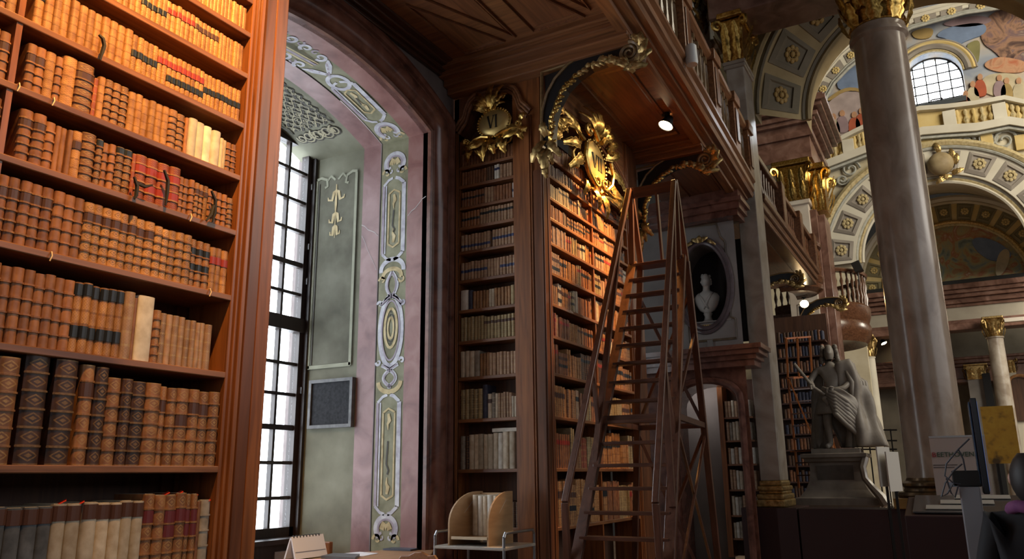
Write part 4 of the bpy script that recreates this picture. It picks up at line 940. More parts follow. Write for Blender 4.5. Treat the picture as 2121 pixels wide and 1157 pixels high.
# platform guard at the top: two posts each side, top boards
pt = [at(1303,388,'y',yt), at(1395,368,'y',yt)]
gl = [Vector((TL_.x, yt-0.02, TL_.z)), Vector((TR_.x-0.02, yt-0.02, TR_.z))]; gr = [Vector((TL_.x+0.03, yt+0.16, TL_.z)), Vector((TR_.x, yt+0.16, TR_.z))]
topz = pt[0].z
for s in (0, 1):
    q = Vector((pt[s].x, yt+0.04, topz))
    MB().bar(gr[s], q, 0.035, 0.05, (1,0,0)).build('guard_post', LW, lad); MB().bar(gl[s], q, 0.035, 0.05, (1,0,0)).build('guard_post', LW, lad)
MB().box(pt[0].x, pt[1].x, yt+0.02, yt+0.045, topz-0.115, topz-0.005).build('top_board', wood('top_board_wood', (0.05,0.02,0.012), (0.10,0.04,0.022), 'x'), lad)
m = MB(); x_ = (pt[0].x+pt[1].x)/2+0.04; m.bar((x_, yt+0.10, TL_.z), (x_, yt+0.04, topz-0.1), 0.05, 0.02, (1,0,0)); m.build('guard_slat', LW, lad)
# handrails standing proud of the stiles
for s, (px, py) in enumerate(((1170,1040), (1358,1042))):
    lo = at(px, py, 'y', ybm-0.15); top = Vector((pt[s].x, yt+0.0, topz-0.02))
    MB().bar(lo, top, 0.04, 0.05, (1,0,0)).build('handrail', LW, lad, bevel=0.006)
    e = onl(0.15, s); MB().bar((lo.x-0.005+(0.02 if s else 0), lo.y+0.06, 0.02), lo, 0.04, 0.05, (1,0,0)).build('handrail_foot', LW, lad, bevel=0.006)
    zz = BL_.z+dz_*4.2/14; MB().bar(onl(zz, s), lo.lerp(top, 0.36), 0.03, 0.04).build('rail_tie', LW, lad)
    if s == 0:
        pa = at(1265,655,'y',yt-0.4); MB().bar(at(1222,1040,'y',ybm+0.2), lo.lerp(top, 0.82), 0.03, 0.05, (1,0,0)).build('rail_strut', LW, lad)
    else:
        MB().bar(at(1393,1050,'y',ybm+0.1), lo.lerp(top, 0.36), 0.03, 0.05, (1,0,0)).build('rail_strut', LW, lad)
        MB().bar(onl(BL_.z+dz_*6/14, 1), lo.lerp(top, 0.95), 0.03, 0.04, (1,0,0)).build('rail_strut', LW, lad)
# ------------------------------------------------------------------ hall beyond: materials
GREYM = noise_mat('grey_marble', [(0.26,0.21,0.165), (0.38,0.325,0.27), (0.47,0.43,0.38)], scale=3.0, rough=0.28, detail=8, distort=0.8)
COLM = noise_mat('column_marble', [(0.22,0.16,0.115), (0.31,0.24,0.185), (0.40,0.33,0.265)], scale=3.5, stretch=(1,1,0.5), rough=0.2, detail=8, distort=0.8)
BRNM = noise_mat('red_brown_marble', [(0.10,0.048,0.035), (0.19,0.10,0.075), (0.28,0.165,0.13)], scale=3, rough=0.25, detail=8, distort=0.8)
PEDM = noise_mat('pedestal_stone', [(0.16,0.13,0.105), (0.27,0.23,0.19)], scale=4, rough=0.25, detail=8)
REDP = flat('dark_red_panel', (0.030,0.006,0.005), .6)
STONE = noise_mat('statue_marble', [(0.20,0.168,0.135), (0.32,0.28,0.23)], scale=6, rough=0.5)
BUSTM = noise_mat('white_bust_marble', [(0.42,0.40,0.37), (0.56,0.54,0.50)], scale=6, rough=0.45)
NICHEW = noise_mat('pale_wall_marble', [(0.19,0.17,0.16), (0.27,0.25,0.235)], scale=2.5, rough=0.45, detail=8)
CREAM = noise_mat('cream_plaster', [(0.50,0.43,0.29), (0.62,0.55,0.40), (0.70,0.64,0.50)], scale=1.5, rough=0.8)
PALEP = noise_mat('pale_plaster', [(0.58,0.53,0.43), (0.70,0.66,0.56)], scale=1.5, rough=0.8)
GREYC = noise_mat('grey_coffer', [(0.24,0.21,0.18), (0.34,0.30,0.26)], scale=2, rough=0.8)
YELC = noise_mat('yellow_plaster', [(0.50,0.36,0.12), (0.64,0.48,0.20), (0.70,0.56,0.28)], scale=1.6, rough=0.8)
FRS = noise_mat('fresco_sky', [(0.20,0.25,0.36), (0.36,0.38,0.42), (0.50,0.42,0.34), (0.46,0.30,0.20)], scale=0.5, rough=0.85, detail=6, distort=1.6)
FRL = noise_mat('fresco_lunette', [(0.13,0.17,0.17), (0.26,0.31,0.27), (0.42,0.36,0.19), (0.40,0.17,0.09), (0.55,0.47,0.36)], scale=1.5, rough=0.85, detail=6, distort=2.0)

def pxpoly(pts, y, mat, th, name, parent, **k):
    P = [at(a, b, 'y', y) for a, b in pts]
    m = MB(); m.prism([(p.x, p.z) for p in P], lambda u, v, w: (u, w, v), y-th, y+0.02)
    return m.build(name, mat, parent, **k)
def band(px_a, px_b, y, mat, th, name, parent):
    """strip between two pixel polylines of equal length on the plane y"""
    m = MB(); A = [at(*q, 'y', y) for q in px_a]; B = [at(*q, 'y', y) for q in px_b]
    f = lambda L, w: [(p.x, w, p.z) for p in L]
    m.grid([f(A, y), f(A, y-th), f(B, y-th), f(B, y)]); return m.build(name, mat, parent)
# ------------------------------------------------------------------ Corinthian orders
def capital(c, r, z0, h, parent, square=False, mat=GOLD, n=8, ry=None):
    cap = MB()
    if square: cap.box(c[0]-r, c[0]+r, c[1]-(ry or r), c[1]+(ry or r), z0, z0+h*0.86)
    else: cap.lathe([(r*0.97,0),(r*1.06,0.02*h),(r*0.97,0.06*h),(r*0.95,0.5*h),(r*1.1,0.8*h),(r*1.25,0.88*h),(0,0.88*h)], 24, (c[0], c[1], z0))
    co = cap.build('capital', mat, parent, smooth=not square)
    def ringleaf(zb, L, w, ph, k, out, cl):
        for i in range(k):
            if square:
                per = [(1,0),(0,-1),(-1,0),(0,1)]; side = per[i*4//k]; q = ((i % (k//4))+0.5)/(k//4)*2-1
                if ph: q = q if abs(q) > 0 else 0
                ryy = ry or r
                if side[0]: base = (c[0]+side[0]*r, c[1]+q*ryy); tn = (0,1)
                else: base = (c[0]+q*r, c[1]+side[1]*ryy); tn = (1,0)
                nrm = side
            else:
                a = 2*PI*(i+ph)/k; nrm = (math.cos(a), math.sin(a)); tn = (-nrm[1], nrm[0]); base = (c[0]+nrm[0]*r, c[1]+nrm[1]*r)
            fn = lambda u, v, o, base=base, nrm=nrm, tn=tn: (base[0]+tn[0]*u+nrm[0]*(o+out*(max(0,(v-zb))/L)**2), base[1]+tn[1]*u+nrm[1]*(o+out*(max(0,(v-zb))/L)**2), z0+v)
            leaf(fn, (0, zb), PI/2, L, w, cl, 0, 3, nt=8, nq=4).build('leaf', mat, co, smooth='all')
    wl = (2*r/(n/4) if square else 2*PI*r/n)*0.46
    ringleaf(0.02*h, 0.40*h, wl, 0.0, n, 0.10*h, 0.05*h); ringleaf(0.30*h, 0.42*h, wl*0.95, 0.5, n, 0.16*h, 0.05*h)
    e = r*1.28
    for sx, sy in ((1,1),(1,-1),(-1,1),(-1,-1)):
        d = Vector((sx, sy, 0)).normalized(); ct = Vector((c[0]+sx*r*0.98, c[1]+sy*(ry or r)*0.98, z0+0.74*h)); rad = 0.12*h
        pts = [ct-d*0.05*h+Vector((0,0,-0.30*h)), ct-d*0.02*h+Vector((0,0,-0.05*h))]+[ct+d*(0.10*h)+d*rad*(1-i/16)*math.cos(PI-i*0.6)+Vector((0,0,rad*(1-i/16)*math.sin(PI-i*0.6))) for i in range(14)]
        MB().tube(pts, [0.05*h]*2+[0.05*h*(1-i/24) for i in range(14)], 6).build('volute', mat, co, smooth=True)
    ab = MB(); e2 = (ry or r)*1.28 if square else e
    ab.box(c[0]-e, c[0]+e, c[1]-e2, c[1]+e2, z0+0.88*h, z0+h); ab.build('abacus', mat, co, bevel=0.02)
    return co
def colbase(c, r, z0, h, parent, square=False, ry=None):
    if square:
        ry = ry or r; m = MB()
        for f, a, b in ((1.32,0.0,0.30),(1.28,0.30,0.50),(1.12,0.50,0.62),(1.2,0.62,0.80),(1.05,0.80,1.0)): m.box(c[0]-r*f, c[0]+r*f, c[1]-ry*f, c[1]+ry*f, z0+a*h, z0+b*h)
        m.build('base', OLDGOLD, parent, bevel=0.03)
    else:
        MB().lathe([(r*1.30,0.34*h),(r*1.36,0.42*h),(r*1.30,0.52*h),(r*1.14,0.56*h),(r*1.10,0.66*h),(r*1.22,0.74*h),(r*1.22,0.82*h),(r*1.04,0.9*h),(r,h)], 28, (c[0], c[1], z0)).build('base', noise_mat('dark_gilt_base', [(0.08,0.05,0.03),(0.2,0.13,0.06)], 20, rough=.3, metal=.6), parent, smooth=True)
        MB().box(c[0]-r*1.4, c[0]+r*1.4, c[1]-r*1.4, c[1]+r*1.4, z0, z0+0.34*h).build('plinth', noise_mat('gilt_plinth', [(0.22,0.11,0.03),(0.33,0.18,0.05)], 4, rough=.4, metal=.5), parent, bevel=0.01)
# free-standing column
CC = (-0.275, 11.4)
colm = thing('column', 'massive grey-brown marble column with gilded capital, right of the statue', 'column', (CC[0], CC[1], 0))
MB().lathe([(0.36,1.50),(0.352,1.7),(0.35,3.5),(0.345,5.5),(0.335,7.45),(0.34,7.5),(0.385,7.53),(0.385,7.58),(0.36,7.61),(0.36,7.68)], 40, (CC[0], CC[1], 0)).build('shaft', COLM, colm, smooth=True)
colbase(CC, 0.36, 1.16, 0.36, colm); capital(CC, 0.36, 7.68, 0.86, colm)
MB().box(CC[0]-0.56, CC[0]+0.62, 11.0, 11.95, 0, 1.16).build('pedestal', REDP, colm, bevel=0.01)
# pilaster beside it against the niche pier
pil = thing('pilaster', 'grey marble pilaster with gilded capital beside the bust niche', 'pilaster', (-2.24, 11.4, 0))
MB().box(-2.37, -2.11, 11.1, 11.66, 1.5, 7.62).build('shaft', GREYM, pil, bevel=0.01)
m = MB(); m.box(-2.41, -2.07, 11.06, 11.70, 7.56, 7.62).box(-2.40, -2.08, 11.07, 11.69, 7.50, 7.56); m.build('necking', GREYM, pil, bevel=0.015)
capital((-2.24, 11.38), 0.15, 7.62, 0.80, pil, True, GOLD, 8, 0.30); colbase((-2.24, 11.38), 0.14, 1.16, 0.34, pil, True, 0.29)
MB().box(-2.62, -1.92, 10.95, 11.95, 0, 1.16).build('pedestal', REDP, pil, bevel=0.01)
arc_ = MB(); arc_.box(-2.55, 0.4, 11.0, 11.85, 8.36, 8.75).box(-2.62, 0.5, 10.92, 11.92, 8.75, 9.3)
struct('trim_3', arc_, BRNM, 'marble architrave spanning from the pilaster to the column', bevel=0.02)
m = MB(); m.box(-1.90, -0.86, 10.98, 11.6, 0, 1.15)
tag(m.build('barrier', REDP), 'dark red low exhibition wall in front of the statue pedestal', 'barrier')

# ------------------------------------------------------------------ wall with bust niche and arched doorway
NY = 10.72
OC, ORX, ORZ = (-2.84, 4.15), 0.355, 0.61
nw = MB(); N = 40
ell = [(OC[0]+ORX*math.cos(2*PI*i/N), OC[1]+ORZ*math.sin(2*PI*i/N)) for i in range(N)]
def torect(i):
    a = 2*PI*i/N; dx, dz = math.cos(a), math.sin(a); x0, x1, z0, z1 = -4.3-OC[0], -2.36-OC[0], 3.2-OC[1], 5.4-OC[1]
    k = min((x1/dx if dx > 1e-6 else (x0/dx if dx < -1e-6 else 1e9)), (z1/dz if dz > 1e-6 else (z0/dz if dz < -1e-6 else 1e9))); return (OC[0]+dx*k, OC[1]+dz*k)
re = [torect(i) for i in range(N)]
nw.grid([[(x, NY, z) for x, z in ell], [(x, NY, z) for x, z in re]], close_u=True)
nw.grid([[(x, NY, z) for x, z in ell], [(x, NY+0.55, z) for x, z in ell]], close_u=True)
wn = struct('wall_niche', nw, NICHEW, 'pale marble wall with a dark oval niche holding a bust')
MB().box(OC[0]-0.5, OC[0]+0.5, NY+0.54, NY+0.56, 3.4, 4.9).build('niche_back', flat('niche_dark', (0.012,0.008,0.006), .7), wn)
m = MB(); 
for f, y_, r in ((1.0, 0.0, 0.035), (1.10, -0.01, 0.03)): m.tube([(OC[0]+ORX*f*math.cos(2*PI*i/48), NY+y_, OC[1]+ORZ*f*math.sin(2*PI*i/48)) for i in range(48)], r, 8, closed=True)
m.build('oval_frame', noise_mat('violet_marble', [(0.07,0.05,0.055),(0.14,0.105,0.11)], 5, rough=.25), wn, smooth=True)
m = MB()
R0 = [(-2.44,3.36),(-2.44,3.62),(-2.50,3.66),(-2.50,4.72),(-2.56,4.80),(-2.60,5.0),(-3.05,5.02),(-3.09,4.80),(-3.14,4.72),(-3.14,3.66),(-3.09,3.60),(-3.09,3.36)]
for d in (0.0, 0.03): m.tube([(x+(d if x < -2.8 else -d)*-0.0, NY-0.008, z+d*0.5) for x, z in R0], 0.010, 5, closed=True)
m.build('panel_moulding', noise_mat('brown_line', [(0.10,0.075,0.05),(0.2,0.15,0.1)], 8, rough=.4), wn)
for b_, a, L, w, bd in (((0,0),0,.12,.04,.3),((0,0),180,.12,.04,-.3),((0,0),90,.08,.04,0),((0.1,-0.01),-15,.14,.03,-.3),((-0.1,-0.01),195,.14,.03,.3)):
    leaf(lambda u, v, c: (OC[0]+u, NY-0.03-c, OC[1]+ORZ+0.02+v), b_, math.radians(a), L, w, .04, bd).build('gilt_crest_leaf', OLDGOLD, wn, smooth='all')
MB().box(-2.835, -2.765, NY-0.04, NY, 3.26, 3.37).build('keystone', NICHEW, wn)
# cornices, convex like the wall
def cornice(zs, x0, x1, name, lab, mat):
    m = MB()
    for k, (d, za, zb) in enumerate(zs):
        n = 12; row = lambda z: [(x0-0.2+(x1+d*0.7-x0+0.2)*i/n, NY-d-0.18*math.sin(PI*0.5*i/n), z) for i in range(n+1)]
        bk = lambda z: [(x0-0.2+(x1+d*0.7-x0+0.2)*i/n, NY+0.2, z) for i in range(n+1)]
        m.grid([bk(za), row(za), row(zb), bk(zb)], close_v=True); a = len(m.v)-4*(n+1); m.quadf([a+n, a+2*n+1, a+3*n+2, a+4*n+3])
    return struct(name, m, mat, lab)
cornice([(0.05,5.02,5.10),(0.11,5.10,5.19),(0.17,5.19,5.25),(0.10,5.25,5.40)], -4.0, -2.28, 'trim_4', 'dark brown cornice above the bust niche', BROWNM)
cornice([(0.04,2.96,3.04),(0.10,3.04,3.10),(0.18,3.10,3.16),(0.24,3.16,3.22)], -4.0, -2.22, 'trim_5', 'dark brown cornice between the bust niche and the doorway', BROWNM)
dw = MB()                                            # lower wall with arched opening
DX0, DX1, DSP = -3.34, -2.50, 2.50
ar = [(DX1, 0.0), (DX1, DSP)]+[((DX0+DX1)/2+(DX1-DX0)/2*math.cos(PI*i/12), DSP+0.28*math.sin(PI*i/12)) for i in range(1, 12)]+[(DX0, DSP), (DX0, 0.0)]
top = [(-2.36, 0.0), (-2.36, 3.2)]+[(-2.36-1.9*i/12, 3.2) for i in range(1, 12)]+[(-4.3, 3.2), (-4.3, 0.0)]
dw.grid([[(x, NY, z) for x, z in ar], [(x, NY, z) for x, z in top]]); dw.grid([[(x, NY, z) for x, z in ar], [(x, NY+0.5, z) for x, z in ar]])
dwo = struct('wall_doorway', dw, BROWNM, 'dark brown marble wall with an arched doorway below the bust niche')
MB().tube([(x+(0.05 if x > -2.9 else -0.05), NY-0.02, z+(0.05 if z > 2.5 else 0)) for x, z in ar], 0.045, 8).build('door_moulding', BROWNM, dwo, smooth=True)
bk_ = MB(); bk_.box(-3.75, -2.92, NY+0.9, NY+0.95, 0, 3.1); bk_.box(-3.8, -3.75, NY+0.5, NY+1.2, 0, 3.1)
area('added_light_in_passage', (-3.2, NY+0.42, 3.02), (-3.15, NY+0.60, 1.0), 0.6, 0.3, 6, (0.95,0.95,1.0))  # unseen light added above the lintel to brighten the passage; no window there
struct('wall_passage', bk_, noise_mat('passage_plaster', [(0.16,0.13,0.11),(0.24,0.2,0.17)], 2, rough=.8), 'pale plaster wall inside the small doorway')
pc = thing('bookcase', 'small bookcase of pale vellum books seen through the doorway', 'bookcase', (-2.68, NY+0.8, 0), 'tall walnut bookcases')
MB().box(-2.92, -2.45, NY+0.86, NY+0.9, 0.5, 2.9).build('back', BACKW, pc); MB().box(-2.92, -2.85, NY+0.6, NY+0.86, 0.5, 2.9).build('stile', WOODZ, pc)
STUFF2 = MB()
for z in (0.72, 1.02, 1.36, 1.70, 2.02, 2.34): MB().box(-2.86, -2.45, NY+0.62, NY+0.86, z, z+0.025).build('shelf', WOODX, pc)
for z, h in ((0.745,.22),(1.045,.26),(1.385,.27),(1.725,.23),(2.045,.26),(2.365,.24)):
    x = -2.84
    while x < -2.48:
        w = random.uniform(.04,.055); STUFF2.m = SIDX[random.choice(['vel','white','grey','rose'])]; put_book(STUFF2, (x+w/2, NY+0.65, z), (1,0,0), (0,-1,0), w-.003, h*random.uniform(.9,1), .16, 5); x += w
# bust
bt = thing('bust', 'white marble bust in a dark oval wall niche', 'bust', (-2.79, NY+0.25, 3.62))
bx, by_ = -2.80, NY+0.22
MB().lathe([(0.0,0),(0.115,0),(0.115,0.03),(0.07,0.06),(0.055,0.12),(0.075,0.17),(0.06,0.19),(0,0.19)], 20, (bx, by_, 3.64)).build('socle', BUSTM, bt, smooth=True)
tor = MB(); rows = []
for z, rx, ry, dx in ((3.82,.05,.05,0),(3.87,.13,.085,0),(3.94,.175,.105,0),(4.02,.205,.115,0),(4.09,.215,.11,0),(4.145,.18,.095,0),(4.18,.10,.075,0),(4.205,.062,.06,0),(4.25,.056,.056,.004),(4.28,.06,.065,.006)):
    rows.append([(bx+dx+rx*math.cos(2*PI*i/20), by_+ry*math.sin(2*PI*i/20), z) for i in range(20)])
for k in range(9):                                   # head with brow, nose and chin
    u = k/8; z = 4.28+0.215*u; prof = math.sin(PI*(0.2+0.75*u))**0.6
    r = []
    for i in range(20):
        a = 2*PI*i/20; rx, ry = 0.078*prof, 0.092*prof
        x, y = rx*math.cos(a), ry*math.sin(a); fr = max(0, -math.sin(a))**6
        nose = 0.028*fr*math.exp(-((u-0.42)/0.12)**2)+0.010*fr*math.exp(-((u-0.16)/0.08)**2)-0.010*fr*math.exp(-((u-0.56)/0.06)**2)+0.008*fr*math.exp(-((u-0.66)/0.08)**2)
        r.append((bx+0.006+x, by_-0.008+y-nose, z))
    rows.append(r)
k = tor.grid(rows, close_u=True); tor.quadf([k+(len(rows)-1)*20+i for i in range(20)]); tor.build('figure', BUSTM, bt, smooth='all')
hair = MB()
for i in range(26):
    a = random.uniform(0, PI); u = random.uniform(0, 1); hair.ell((bx+0.082*math.cos(a)*(1-.35*u*u), by_+0.012+0.085*math.sin(a)*(1-.35*u*u), 4.30+0.19*u), .026, .026, .03, 6, 4)
hair.build('curled_hair', BUSTM, bt, smooth='all'); 
fo = MB()
for s in (-1, 1):
    fo.tube([(bx+s*0.12, by_-0.06, 4.15), (bx+s*0.06, by_-0.11, 4.06), (bx+s*0.01, by_-0.118, 3.96), (bx-s*0.04, by_-0.09, 3.88)], [.02,.024,.022,.012], 7)
fo.build('drapery_folds', BUSTM, bt, smooth='all')
for _o in bt.children: _o.scale = (0.84, 0.84, 0.84); _o.location = Vector((-2.865, by_, 3.64))+(_o.location-Vector((bx, by_, 3.64)))*0.84
m = MB(); m.box(OC[0]-0.34, OC[0]+0.33, NY+0.02, NY+0.5, 3.50, 3.62); m.box(OC[0]-0.36, OC[0]+0.35, NY-0.01, NY+0.5, 3.62, 3.64)
tag(m.build('ledge', NICHEW, bevel=0.006), 'pale marble ledge carrying the white bust', 'ledge')
m = MB()
for i in range(9): m.box(-2.90+i*0.027, -2.88+i*0.027, NY-0.005, NY+0.02, 3.52, 3.59)
tag(m.build('gilt_plaque', OLDGOLD), 'small fluted gilt plaque under the white bust', 'plaque')
# ------------------------------------------------------------------ statue on its pedestal
SX, SY, SZ = -1.62, 13.5, 1.95
ped = thing('pedestal', 'carved grey stone pedestal with concave sides under the marble statue', 'pedestal', (-1.70, 13.5, 0))
rows = []
for hw, z in ((0.58,0),(0.58,1.10),(0.60,1.12),(0.60,1.22),(0.52,1.24),(0.44,1.34),(0.385,1.46),(0.36,1.60),(0.36,1.74),(0.42,1.76),(0.43,1.80),(0.47,1.82),(0.47,1.87),(0.42,1.88)):
    rows.append([(-1.70-hw, 13.5-hw*.8, z), (-1.70+hw, 13.5-hw*.8, z), (-1.70+hw, 13.5+hw*.8, z), (-1.70-hw, 13.5+hw*.8, z)])
m = MB(); k = m.grid(rows, close_u=True); m.quadf([k+(len(rows)-1)*4+i for i in range(4)]); m.build('body', PEDM, ped)
MB().box(-1.96, -1.44, 13.195, 13.215, 1.42, 1.70).build('inset_panel', noise_mat('inset', [(0.07,0.06,0.05),(0.12,0.1,0.085)], 5, rough=.2), ped)
m = MB()
m.tube([(-1.26, 13.2, 1.80), (-1.30, 13.12, 1.66), (-1.28, 13.1, 1.50), (-1.18, 13.05, 1.36), (-1.08, 13.0, 1.24), (-1.02, 12.98, 1.12)], [.06,.055,.05,.055,.07,.08], 8); m.build('corner_scroll', PEDM, ped, smooth=True)
MB().box(SX-0.40, SX+0.30, SY-0.26, SY+0.26, 1.88, SZ).build('statue_plinth', STONE, ped)
st = thing('statue', 'marble statue of a draped long-haired figure holding a baton', 'statue', (SX, SY, SZ))
def skin(name, verts, edges, radii, mat, parent, sub=2, root=0):
    me = bpy.data.meshes.new(name); me.from_pydata(verts, edges, []); o = bpy.data.objects.new(name, me); COL.objects.link(o); me.materials.append(mat)
    s = o.modifiers.new('skin', 'SKIN'); s.use_smooth_shade = True
    for i, r in enumerate(radii):
        v = me.skin_vertices[0].data[i]; v.radius = (r, r) if not isinstance(r, tuple) else r; v.use_root = (i == root)
    if sub: q = o.modifiers.new('sub', 'SUBSURF'); q.levels = sub; q.render_levels = sub
    adopt(o, parent); return o
def S_(x, y, z): return (SX+1.15*x, SY+y, SZ+0.915*z)
H = 1.0
V = [S_(0.02,0,0.90), S_(0.0,0.0,1.10), S_(-0.02,-0.01,1.28), S_(-0.02,0,1.42), S_(-0.01,-0.01,1.50),                # pelvis .. neck
     S_(0.16,0.0,1.36), S_(0.24,-0.04,1.14), S_(0.14,-0.18,1.00), S_(0.02,-0.24,0.98),                           # left arm bent to the hip
     S_(-0.20,0.0,1.36), S_(-0.30,-0.06,1.16), S_(-0.24,-0.24,1.04),                                              # right arm holding baton
     S_(0.11,0.0,0.84), S_(0.15,-0.02,0.46), S_(0.15,0.04,0.08), S_(0.17,-0.10,0.03),
     S_(-0.09,-0.02,0.84), S_(-0.12,-0.12,0.47), S_(-0.11,-0.06,0.08), S_(-0.15,-0.22,0.03)]
E_ = [(0,1),(1,2),(2,3),(3,4),(2,5),(5,6),(6,7),(7,8),(2,9),(9,10),(10,11),(0,12),(12,13),(13,14),(14,15),(0,16),(16,17),(17,18),(18,19)]
R_s = [(.15,.12),(.13,.105),(.155,.115),(.075,.07),(.058,.058),.065,.052,.042,.032,.065,.052,.036,.092,.068,.045,.038,.092,.068,.045,.038]
skin('body', V, E_, R_s, STONE, st)
hd_ = MB(); rows = []
hx, hy, hz = SX-0.02, SY-0.02, SZ+1.39
for k in range(10):
    u = k/9; z = hz+0.235*u; pf = math.sin(PI*(0.14+0.80*u))**0.55; r = []
    for i in range(20):
        a = 2*PI*i/20; fr = max(0, -math.sin(a))**6
        nose = 0.030*fr*math.exp(-((u-0.42)/0.12)**2)+0.012*fr*math.exp(-((u-0.12)/0.08)**2)-0.010*fr*math.exp(-((u-0.55)/0.06)**2)
        r.append((hx+0.078*pf*math.cos(a), hy+0.095*pf*math.sin(a)-nose, z))
    rows.append(r)
k = hd_.grid(rows, close_u=True); hd_.quadf([k+180+i for i in range(20)]); hd_.build('head', STONE, st, smooth='all')
hr = MB()
for i in range(70):
    a = random.uniform(-0.15, PI+0.15); u = random.uniform(-1.0, 0.62); rr = 0.092+0.035*(1-u)*0.5
    hr.ell((hx+rr*math.cos(a), hy+0.02+rr*math.sin(a), hz+0.12+0.15*u), .035, .035, .05, 6, 4)
hr.build('long_curled_wig', STONE, st, smooth='all')
def cloth(rows_, name):
    m = MB(); m.grid(rows_); o = m.build(name, STONE, st, smooth='all'); s = o.modifiers.new('solid', 'SOLIDIFY'); s.thickness = 0.03; q = o.modifiers.new('sub', 'SUBSURF'); q.levels = 1; q.render_levels = 1; return o
rws = []                                             # cloak sweeping from the shoulder down behind to the plinth
for i in range(15):
    t = i/14; r = []
    for j in range(25):
        q = j/24; ang = PI*(-0.62+1.50*q)
        rad = 0.19+0.11*t+0.05*math.sin(q*30+t*6)*(0.4+0.8*t)+0.03*math.sin(q*13-t*8)
        cx_ = 0.10+0.10*t; x = cx_+rad*1.0*math.cos(ang)+0.10*t*(q < .6); y = 0.06+rad*0.85*math.sin(ang); z = 1.42-1.40*t+0.10*math.sin(q*6)*(1-t)
        r.append(S_(x, y, max(z, 0.01)))
    rws.append(r)
cloth(rws, 'cloak')
rws = []                                             # sash of folds across the hips falling to the right
for i in range(9):
    t = i/8; r = []
    for j in range(19):
        q = j/18; x = -0.12+0.46*q+0.03*math.sin(t*9+q*5); y = -0.20-0.05*math.sin(PI*q)+0.13*q*q+0.03*math.sin(t*22+q*8); z = 0.99-0.30*t-0.62*q*q*(0.35+t)+0.05*math.sin(PI*q)
        r.append(S_(x, y, max(z, 0.02)))
    rws.append(r)
cloth(rws, 'sash')
rws = []                                             # tunic skirt to the knee
for i in range(6):
    t = i/5; r = []
    for j in range(29):
        a = 2*PI*j/28; rad = 0.165+0.075*t+0.014*t*math.sin(a*9); r.append(S_(0.0+rad*1.15*math.cos(a), -0.02+rad*math.sin(a), 0.98-0.40*t))
    rws.append(r)
cloth(rws, 'tunic'); 
tr_ = MB(); tr_.tube([S_(-0.28,0.14,0.0), S_(-0.26,0.10,0.3), S_(-0.22,0.08,0.6), S_(-0.20,0.08,0.85)], [.10,.085,.09,.05], 9); tr_.build('tree_stump_support', STONE, st, smooth=True)
MB().tube([S_(-0.10,-0.26,0.90), S_(-0.24,-0.26,1.04), S_(-0.46,-0.24,1.46)], [.022,.024,.026], 8).build('baton', STONE, st, smooth=True)
for i in range(7):                                   # carved folds sweeping from the hip to the plinth
    o_ = i*0.055; MB().tube([S_(-0.13+o_*.3,-0.22,1.02-o_), S_(0.02,-0.25-.01*i,0.92-o_*1.1), S_(0.16,-0.22,0.78-o_*1.3), S_(0.28,-0.12,0.58-o_*1.2), S_(0.36,0.0,max(.06,0.36-o_*.9))], [.03,.042,.045,.04,.025], 7).build('drapery_fold', STONE, st, smooth='all')
for i in range(6):
    x_ = 0.10+0.055*i; MB().tube([S_(0.16+.02*i,-0.06+.03*i,1.38-.03*i), S_(0.24+.03*i,-0.10+.03*i,1.1), S_(0.22+.04*i,-0.06+.03*i,0.7), S_(x_+.06,-0.08+.03*i,0.32), S_(x_+.02,-0.10+.04*i,0.02)], [.035,.05,.045,.05,.06], 7).build('drapery_fold', STONE, st, smooth='all')
for i in range(4): MB().tube([S_(-0.22+.02*i,0.10,1.34), S_(-0.28+.03*i,0.13,0.9), S_(-0.30+.04*i,0.12,0.45), S_(-0.34+.05*i,0.10,0.02)], [.04,.055,.06,.07], 7).build('drapery_fold', STONE, st, smooth='all')
hn = MB()
for (cx_, cy_, cz_, dx, dy) in ((0.02,-0.24,0.98,-1,-.2), (-0.24,-0.24,1.04,-.2,-1)):
    hn.ell(S_(cx_+dx*0.03, cy_+dy*0.02, cz_), .042, .038, .045, 8, 6)
    for f in range(4): hn.tube([S_(cx_+dx*.04, cy_+dy*.03, cz_+.03-.02*f), S_(cx_+dx*.08, cy_+dy*.05-.01, cz_+.025-.02*f), S_(cx_+dx*.085-.01, cy_+dy*.06-.03, cz_+.015-.02*f)], [.012,.011,.008], 6)
    hn.tube([S_(cx_, cy_-.02, cz_+.03), S_(cx_+dx*.03, cy_-.05, cz_+.045), S_(cx_+dx*.06, cy_-.06, cz_+.03)], [.013,.012,.009], 6)
hn.build('hands', STONE, st, smooth='all')

# ------------------------------------------------------------------ second pier: lit pilaster, capital, entablature
P2Y = 19.0
PLIT = noise_mat('lit_pilaster_marble', [(0.46,0.38,0.30),(0.58,0.50,0.42),(0.66,0.60,0.52)], scale=2, rough=0.3)  # strong light on the shaft is put into this pale colour
p2 = thing('pilaster', 'pale pilaster with gilded capital under the brown entablature behind the gallery', 'pilaster', (-2.7, 19.2, 0))
MB().box(-3.04, -2.41, P2Y, P2Y+0.5, 0, 7.87).build('shaft', PLIT, p2, bevel=0.01)
m = MB(); m.box(-2.41, -2.26, P2Y+0.12, P2Y+0.9, 0, 7.65).box(-2.26, -2.11, P2Y+0.3, P2Y+1.2, 0, 7.55); m.build('side_strip', BRNM, p2, bevel=0.01)
m = MB(); m.box(-3.09, -2.36, P2Y-0.04, P2Y+0.5, 7.78, 7.90); m.build('necking', PLIT, p2, bevel=0.02)
capital((-2.71, P2Y+0.30), 0.345, 7.89, 1.02, p2, True, GOLD, 12, 0.34); capital((-2.21, P2Y+0.66), 0.165, 7.66, 1.19, p2, True, GOLD, 8, 0.34)
en = MB()
